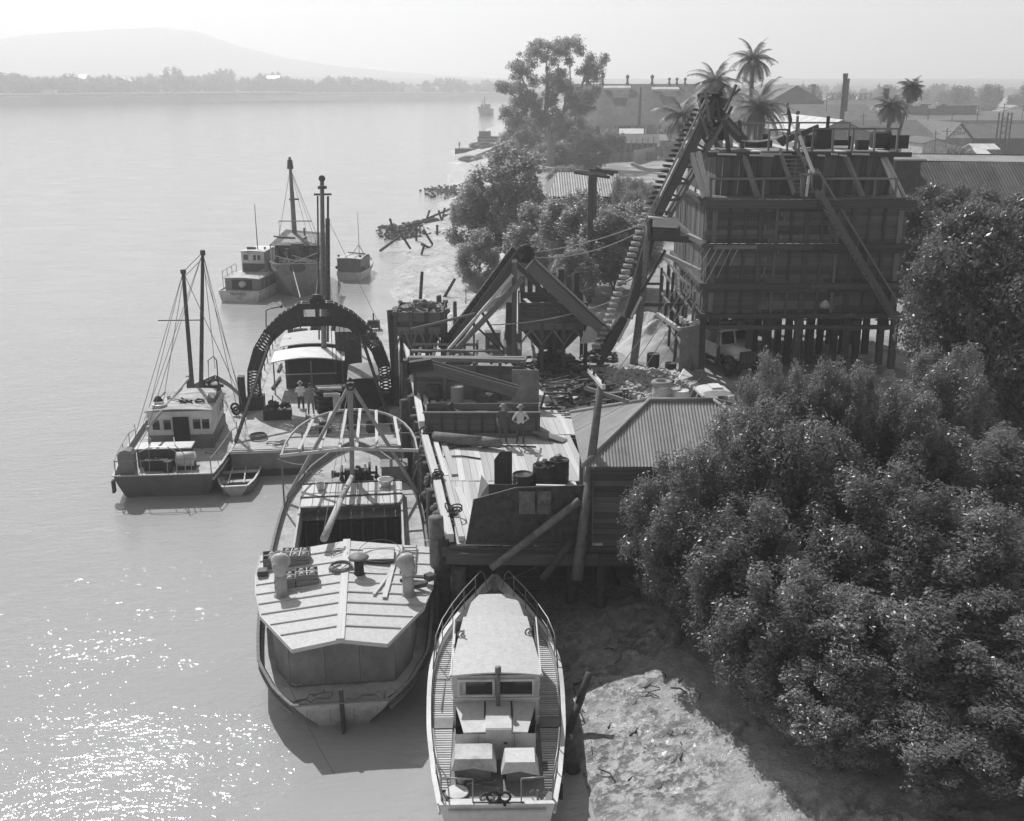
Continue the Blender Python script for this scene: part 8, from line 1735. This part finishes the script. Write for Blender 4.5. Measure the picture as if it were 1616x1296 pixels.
# white roofed shed
a, b_ = at(1262, 225, 130), at(1375, 225, 130); bldg('white_roofed_shed', 'shed with a bright sawtooth edged iron roof behind the bin top', 'shed', at(1275, 220, 130).x, at(1378, 220, 130).x, 130, 165, 3.2, at(1300, 213, 130).z, at(1310, 190, 130).z, 'y', M_conc, M_white, over=.4, sheets=(.4, .04, 1.6))
a, b_ = at(1372, 216, 150), at(1422, 216, 150); bldg('low_annexe', 'low annexe with small pale windows by the palm trunks', 'shed', a.x, b_.x, 150, 160, 3.2, a.z, a.z + 1.2, 'x', M_cream, M_corrd, over=.4, wins=[(at(px, 224, 150).x, at(px, 223, 150).z, .9, .7) for px in (1382, 1392, 1402, 1412)])
# gabled workshop with white sign gable
WY = 218.; a = at(1455, 245, WY); g0, g1, gt = at(1497, 218, WY), at(1531, 218, WY), at(1515, 194, WY)
ws2 = bldg('sign_gable_workshop', 'workshop whose white gable carries dark lettering', 'workshop', g0.x - .5, g1.x + .5, WY, WY + 24, 3.2, g0.z, gt.z, 'y', M_mid, M_corrd, over=.4)
MB().poly([(g0.x, WY - .1, g0.z), (g1.x, WY - .1, g1.z), (gt.x, WY - .1, gt.z - .4)], .05).build('sign_gable', M_white, ws2)
textobj('JCREW', ws2, M_dark, (gt.x + .1, WY - .14, at(1510, 212, WY).z - .15), 1.0, (R(90), 0, 0), sx=.75); textobj('THE', ws2, M_dark, (gt.x, WY - .14, at(1510, 205, WY).z), .55, (R(90), 0, 0))
MB().box((at(1516, 233, WY).x, WY - .05, 4.8), (2.6, .1, 3.2)).build('doorway_shade_sheet', M_hold, ws2)  # near-black plate over the closed gable wall stands for the shade inside
a, b_ = at(1370, 226, WY), at(1500, 226, WY); bldg('long_workshop', 'long grey roofed workshop joined to the sign gable', 'workshop', at(1368, 225, 220).x, g0.x - .6, 220, 252, 3.2, at(1440, 226, 220).z, at(1440, 190, 236).z, 'x', M_mid, M_corrd, over=.5)
bldg('pale_gable_shed', 'small pale shed below the sign gable', 'shed', at(1455, 240, 205).x, at(1497, 240, 205).x, 205, 216, 3.2, at(1455, 226, 205).z, at(1478, 219, 205).z, 'y', M_cream, M_corrd, over=.3, wins=())
bldg('grey_roofed_workshop', 'grey roofed workshop to the river side of the lattice tower', 'workshop', g1.x + .8, g1.x + 30, 226, 250, 3.2, at(1560, 218, 226).z, at(1560, 196, 238).z, 'x', M_dark, M_corrd, over=.5)
bldg('monitor_roof_works', 'long low works with a raised monitor roof beyond the palms', 'factory', at(1425, 190, 360).x, at(1640, 190, 360).x, 360, 410, 3.2, at(1500, 190, 360).z, at(1500, 176, 385).z, 'x', M_brick, M_corrd, over=.6)
for px0, px1, py, lb in ((1425, 1485, 172, 'low roof monitor with bright vents on the long works'), (1492, 1535, 174, 'dark roof monitor on the long works')):
    p, q = at(px0, py, 380), at(px1, py, 380); mb = MB(); mb.box((0, 0, 0), (q.x - p.x, 6, 2.2)).box((0, 0, 1.3), (q.x - p.x + 1, 7, .3)); single(mb, 'roof_monitor', M_dark, lb, 'roof monitor', loc=((p.x + q.x) / 2, 380, p.z + .2))
for k, (px, py) in enumerate(((1446, 168), (1470, 172), (1478, 168))): p = at(px, py, 376); mb = MB(); mb.box((0, 0, .6), (2.2, 1.2, 1.0), .3 * k).box((.7, 0, .9), (1.8, .8, .3), .2, 0, .3); single(mb, 'roof_vent', M_white, ['bright cowl on the works roof nearest the palms', 'bright cowl in the middle of the works roof', 'bright slanting vent on the works roof'][k], 'roof vent', loc=p)
# near long iron roof at the right
a, b_ = PY(1402, 300, 80), PY(1640, 330, 80); t0, t1 = PY(1415, 255, 90), PY(1640, 264, 90)
nr_ = thing('long_iron_shed', 'long low shed with a weathered iron roof and paler ridge strip', 'shed', (28, 82, LAND), w=True)
e0 = Vector((t0.x - 4, 79, 6.2)); e1 = Vector((t1.x + 4, 79, 6.2)); r0 = Vector((t0.x - 4, 90, t0.z)); r1 = Vector((t1.x + 4, 90, t0.z - .3))
sheet_roof(nr_, M_corrd, e0, e1, r1, r0, pitch=.26, amp=.03, sheet=1.3, name='roof_sheet')
u0, u1 = PY(1440, 259, 90.5), PY(1640, 268, 90.5); v0, v1 = PY(1428, 244, 93), PY(1640, 252, 93); zz = u0.z + .3
sheet_roof(nr_, M_corr, (u0.x, 90.2, zz), (u1.x + 4, 90.2, zz - .2), (u1.x + 4, 93.5, v0.z - .1), (u0.x, 93.5, v0.z), pitch=.26, amp=.03, sheet=1.3, name='ridge_sheet')
MB().prism([(e0.x + 1, 80), (e1.x - 1, 80), (e1.x - 1, 98), (e0.x + 1, 98)], 3.2, 6.0).build('wall', M_dark, nr_)
MB().poly([(u0.x, 93.6, v0.z), (u1.x + 4, 93.6, v0.z - .1), (u1.x + 4, 99, 6.4), (u0.x, 99, 6.4)][::-1], .1).build('rear_roof', M_corrd, nr_)
bldg('side_annexe', 'flat pale annexe roof at the corner of the long iron shed', 'shed', PY(1400, 248, 88).x, PY(1440, 250, 88).x, 86, 92, LAND, PY(1420, 252, 86).z, PY(1420, 244, 89).z, 'x', M_dark, M_steel, over=.3)
# lattice tower, poles, little sheds, signs
tw = thing('lattice_tower', 'open lattice tower at the picture edge by the workshops', 'tower', at(1580, 250, 205), w=True); A0 = at(1574, 250, 205); A1 = at(1588, 250, 205); h_ = at(1580, 178, 205).z
for x_ in (A0.x, A1.x):
    for y in (205, 206.6): piece('tower_leg', tw, M_dark, (x_, y, LAND), (x_, y, h_), .22, .22, up=(0, 1, 0))
for i in range(8): z = LAND + (h_ - LAND) * i / 8; piece('tower_brace', tw, M_dark, (A0.x, 204.9, z), (A1.x, 204.9, z + (h_ - LAND) / 8), .1, .1); piece('tower_brace', tw, M_dark, (A0.x, 204.9, z + .1), (A1.x, 204.9, z + .1), .1, .1)
for k, (px, pt, pb_, Y, lb) in enumerate(((1362, 178, 235, 210, 'pole with crossarm beyond the white roofed shed'), (1476, 206, 245, 200, 'pole before the pale gable shed'), (1494, 202, 245, 200, 'pole beside the sign gable'), (1304, 155, 178, 300, 'short pole on the long shed roof line'))):
    b0 = at(px, pb_, Y); t0 = at(px + 1, pt, Y); mb = MB(); mb.tube((0, 0, LAND - b0.z), (t0.x - b0.x, 0, t0.z - b0.z), .16, .1, 7).bar((-.8 + t0.x - b0.x, 0, t0.z - b0.z - .6), (.8 + t0.x - b0.x, 0, t0.z - b0.z - .6), .1); single(mb, 'power_pole', M_woodm, lb, 'pole', loc=b0)
for k, (x0, x1, py, Y, lb) in enumerate(((1540, 1575, 238, 190, 'low shed with a white roof edge near the lattice tower'), (1545, 1560, 246, 180, 'low hut at the foot of the gabled workshop'))):
    p, q = at(x0, py, Y), at(x1, py, Y); bldg('low_hut', lb, 'hut', p.x, q.x, Y, Y + 5, 3.2, p.z + .3, p.z + 1.0, 'x', M_mid, M_white, over=.3)
pole_pts = []
for k, (px, Y) in enumerate(((1395, 240), (1428, 250), (1462, 262), (1500, 275), (1540, 290), (1580, 300), (1610, 310))):
    b0 = at(px, 200, Y); mb = MB(); mb.tube((0, 0, 0), (.2, 0, 9.5), .2, .13, 6).bar((-1.1, 0, 8.9), (1.3, 0, 8.9), .14).bar((-.8, 0, 8.1), (1.0, 0, 8.1), .12); single(mb, 'power_pole', M_woodm, 'pole in the row of power poles crossing the works', 'pole', 'row of power poles crossing the works', loc=(b0.x, Y, 3.3)); pole_pts.append(Vector((b0.x, Y, 12.2)))
mb = MB()
for a, b_ in zip(pole_pts, pole_pts[1:]):
    for o_ in (-1, .2, 1.2): mb.cable(a + Vector((o_, 0, .1)), b_ + Vector((o_, 0, .1)), .6, .03)
single(mb, 'power_lines', M_dark, 'power lines strung along the row of poles', 'wires')
for k in range(16):
    rg = random.Random(300 + k); px = rg.uniform(1120, 1600); Y = rg.uniform(330, 620); w_ = rg.uniform(8, 16); p = at(px, 160, Y)
    bldg('suburb_house', 'small hazy house among the trees beyond the works', 'house', p.x, p.x + w_, Y, Y + 9, 3, 6.5, 9, 'x' if k % 2 else 'y', M_cream if k % 3 else M_mid, M_white if k % 4 == 0 else M_corr, over=.5, group='houses beyond the works')
# far bank houses and vehicles
for k, (px, py, w_, h_) in enumerate(((190, 122, 16, 4), (265, 112, 16, 5), (375, 134, 14, 4), (120, 118, 16, 5), (505, 130, 16, 4), (600, 141, 14, 4), (650, 133, 14, 4), (690, 138, 14, 4), (560, 120, 12, 4), (430, 118, 12, 4), (60, 122, 14, 5), (725, 140, 14, 4))):
    Y = 1080 + (k % 3) * 60 if px > 300 else 960 + (k % 2) * 60; p = at(px, py + 6, Y); zb = 8; bldg('bank_house', 'pale hazy house among the trees of the far bank', 'house', p.x - w_ / 2, p.x + w_ / 2, Y, Y + 12, zb, max(p.z, zb + 3), max(p.z, zb + 3) + h_ * .7, 'x' if k % 2 else 'y', M_cream, M_corr if k % 3 else M_white, over=.8, group='houses on the far bank')
u = (108 - 808) / FPX; Y = 850.
for _ in range(6): Y = fbY(u * Y) + 27
bus = thing('bus', 'pale bus stopped on the far bank road', 'bus', (u * Y, Y, 9.3)); MB().box((0, 0, 2.0), (11, 2.6, 2.6)).build('bus_body', M_white, bus)
for i in range(6): MB().box((-4.5 + i * 1.7, -1.32, 2.5), (1.2, .04, .9)).build('bus_window', M_dark, bus)
for x_ in (-3.5, 3.5): MB().tube((x_, -1.35, .5), (x_, -1.0, .5), .5, n=12).build('wheel', M_tyre, bus)
for k, px in enumerate((48, 250, 290, 420)):
    u = (px - 808) / FPX; Y = 850.
    for _ in range(6): Y = fbY(u * Y) + 26
    c = thing('parked_car', ['car on the far bank road nearest the picture edge', 'car on the far bank road below the big house roof', 'second car on the far bank road past the big house', 'car on the far bank road below the large gum group'][k], 'car', (u * Y, Y, 9.3)); mb = MB(); mb.prism([(-2.2, .4), (2.2, .4), (2.2, 1.0), (1.3, 1.1), (.9, 1.6), (-1.2, 1.6), (-1.9, 1.0), (-2.2, .9)], -.8, .8); o = mb.build('car_body', M_white, c); o.rotation_euler = (R(90), 0, 0)
    for x_ in (-1.4, 1.4): MB().tube((x_, -.85, .4), (x_, .85, .4), .38, n=12).build('wheel', M_tyre, c)
# far barge on the headland
HB = P(735, 244, 0); hb2 = thing('stranded_barge', 'old barge and stacked timber lying on the headland', 'barge', HB, w=True)
mb = MB(); s_ = HB.y; k_ = s_ * 1.0 / FPX
def hw(px, py, z=None, dy=0): p = PY(px, py, s_ + dy); return p
a0, a1 = hw(718, 245), hw(752, 240)
MB().prism([(a0.x, s_), (a0.x + 1.5, s_ - 1.5), (a1.x + 9, s_ - 1), (a1.x + 9, s_ + 5), (a0.x + 1.5, s_ + 4)], -.3, 1.6).build('barge_hull', M_dark, hb2)
q0, q1 = hw(753, 216), hw(795, 216); MB().box(((q0.x + q1.x) / 2, s_ + 4, 3.0), (q1.x - q0.x, 4, 3.2)).build('timber_stack', M_ply, hb2); MB().box((q0.x + 2, s_ + 4, 5.2), (3.2, 3.6, 1.6)).build('deck_crate', M_mid, hb2)
for i in range(7): piece('stack_board', hb2, M_woodl if i % 2 else M_woodd, (q0.x + .5, s_ + 1.9, 1.8 + i * .42), (q1.x - .3, s_ + 1.9, 1.8 + i * .42), .2, .12)
person((hw(725, 240).x, s_ + .5, 1.6), R(20), 'distant person standing on the end of the headland barge', M_shirtd, group=None)
# people
person(P(794, 700, DZ), R(-10), 'man in dark shirt and hat standing by the tray with his back turned', M_shirtd, h=1.78, arm='one', legs=.03)
person(P(821, 701, DZ), R(12), 'man in white shirt and hat leaning on the tray', M_shirt, lean=-.05, arm='hips', h=1.78, legs=-.03)
person(GW(-.98, 6.0, 1.42), R(20), 'man in light shirt and dark hat on the dredge deck', M_shirt, arm='fwd', h=1.76)
person(GW(-.42, 5.5, 1.42), R(10), 'man in grey overalls with bare head on the dredge deck', M_shirtm, arm='fwd', h=1.8, hat=False, m_low=M_shirtm)
p = PY(1245, 222, 60.3); person((p.x, 60.3, tz + .75), R(75), 'man in wide hat bending at the rail on top of the bin', M_shirtd, lean=.28, arm='fwd', h=1.74)
# overhead lines
mb = MB()
for a, b_, s in (((705, 462, 58), (1024, 358, 57.4), .6), ((822, 400, 57.6), (1024, 349, 57.4), .3), ((770, 513, 58), (1020, 453, 57.4), .5)): mb.cable(PY(*a) if a[0] != 705 else PY(822, 405, 57.6), PY(*b_), s, .03)
single(mb, 'stay_cables', M_ropel, 'pale cables from the A frame head to the elevator pole', 'cable')
mb = MB()
for i in range(4): mb.cable(PY(1500, 572 + i * 8, 52), PY(1680, 560 + i * 9, 40), .2, .012)
single(mb, 'overhead_wires', M_mid, 'four thin wires crossing the shade beside the fig', 'wires')
mb = MB(); mb.cable(PY(1250, 592, 56), PY(1440, 540, 54), .1, .015); single(mb, 'slack_wire', M_mid, 'single wire rising across the open ground towards the fig', 'wire')
for ob in bpy.data.objects:
    if ob.name.startswith('lettering'): pass
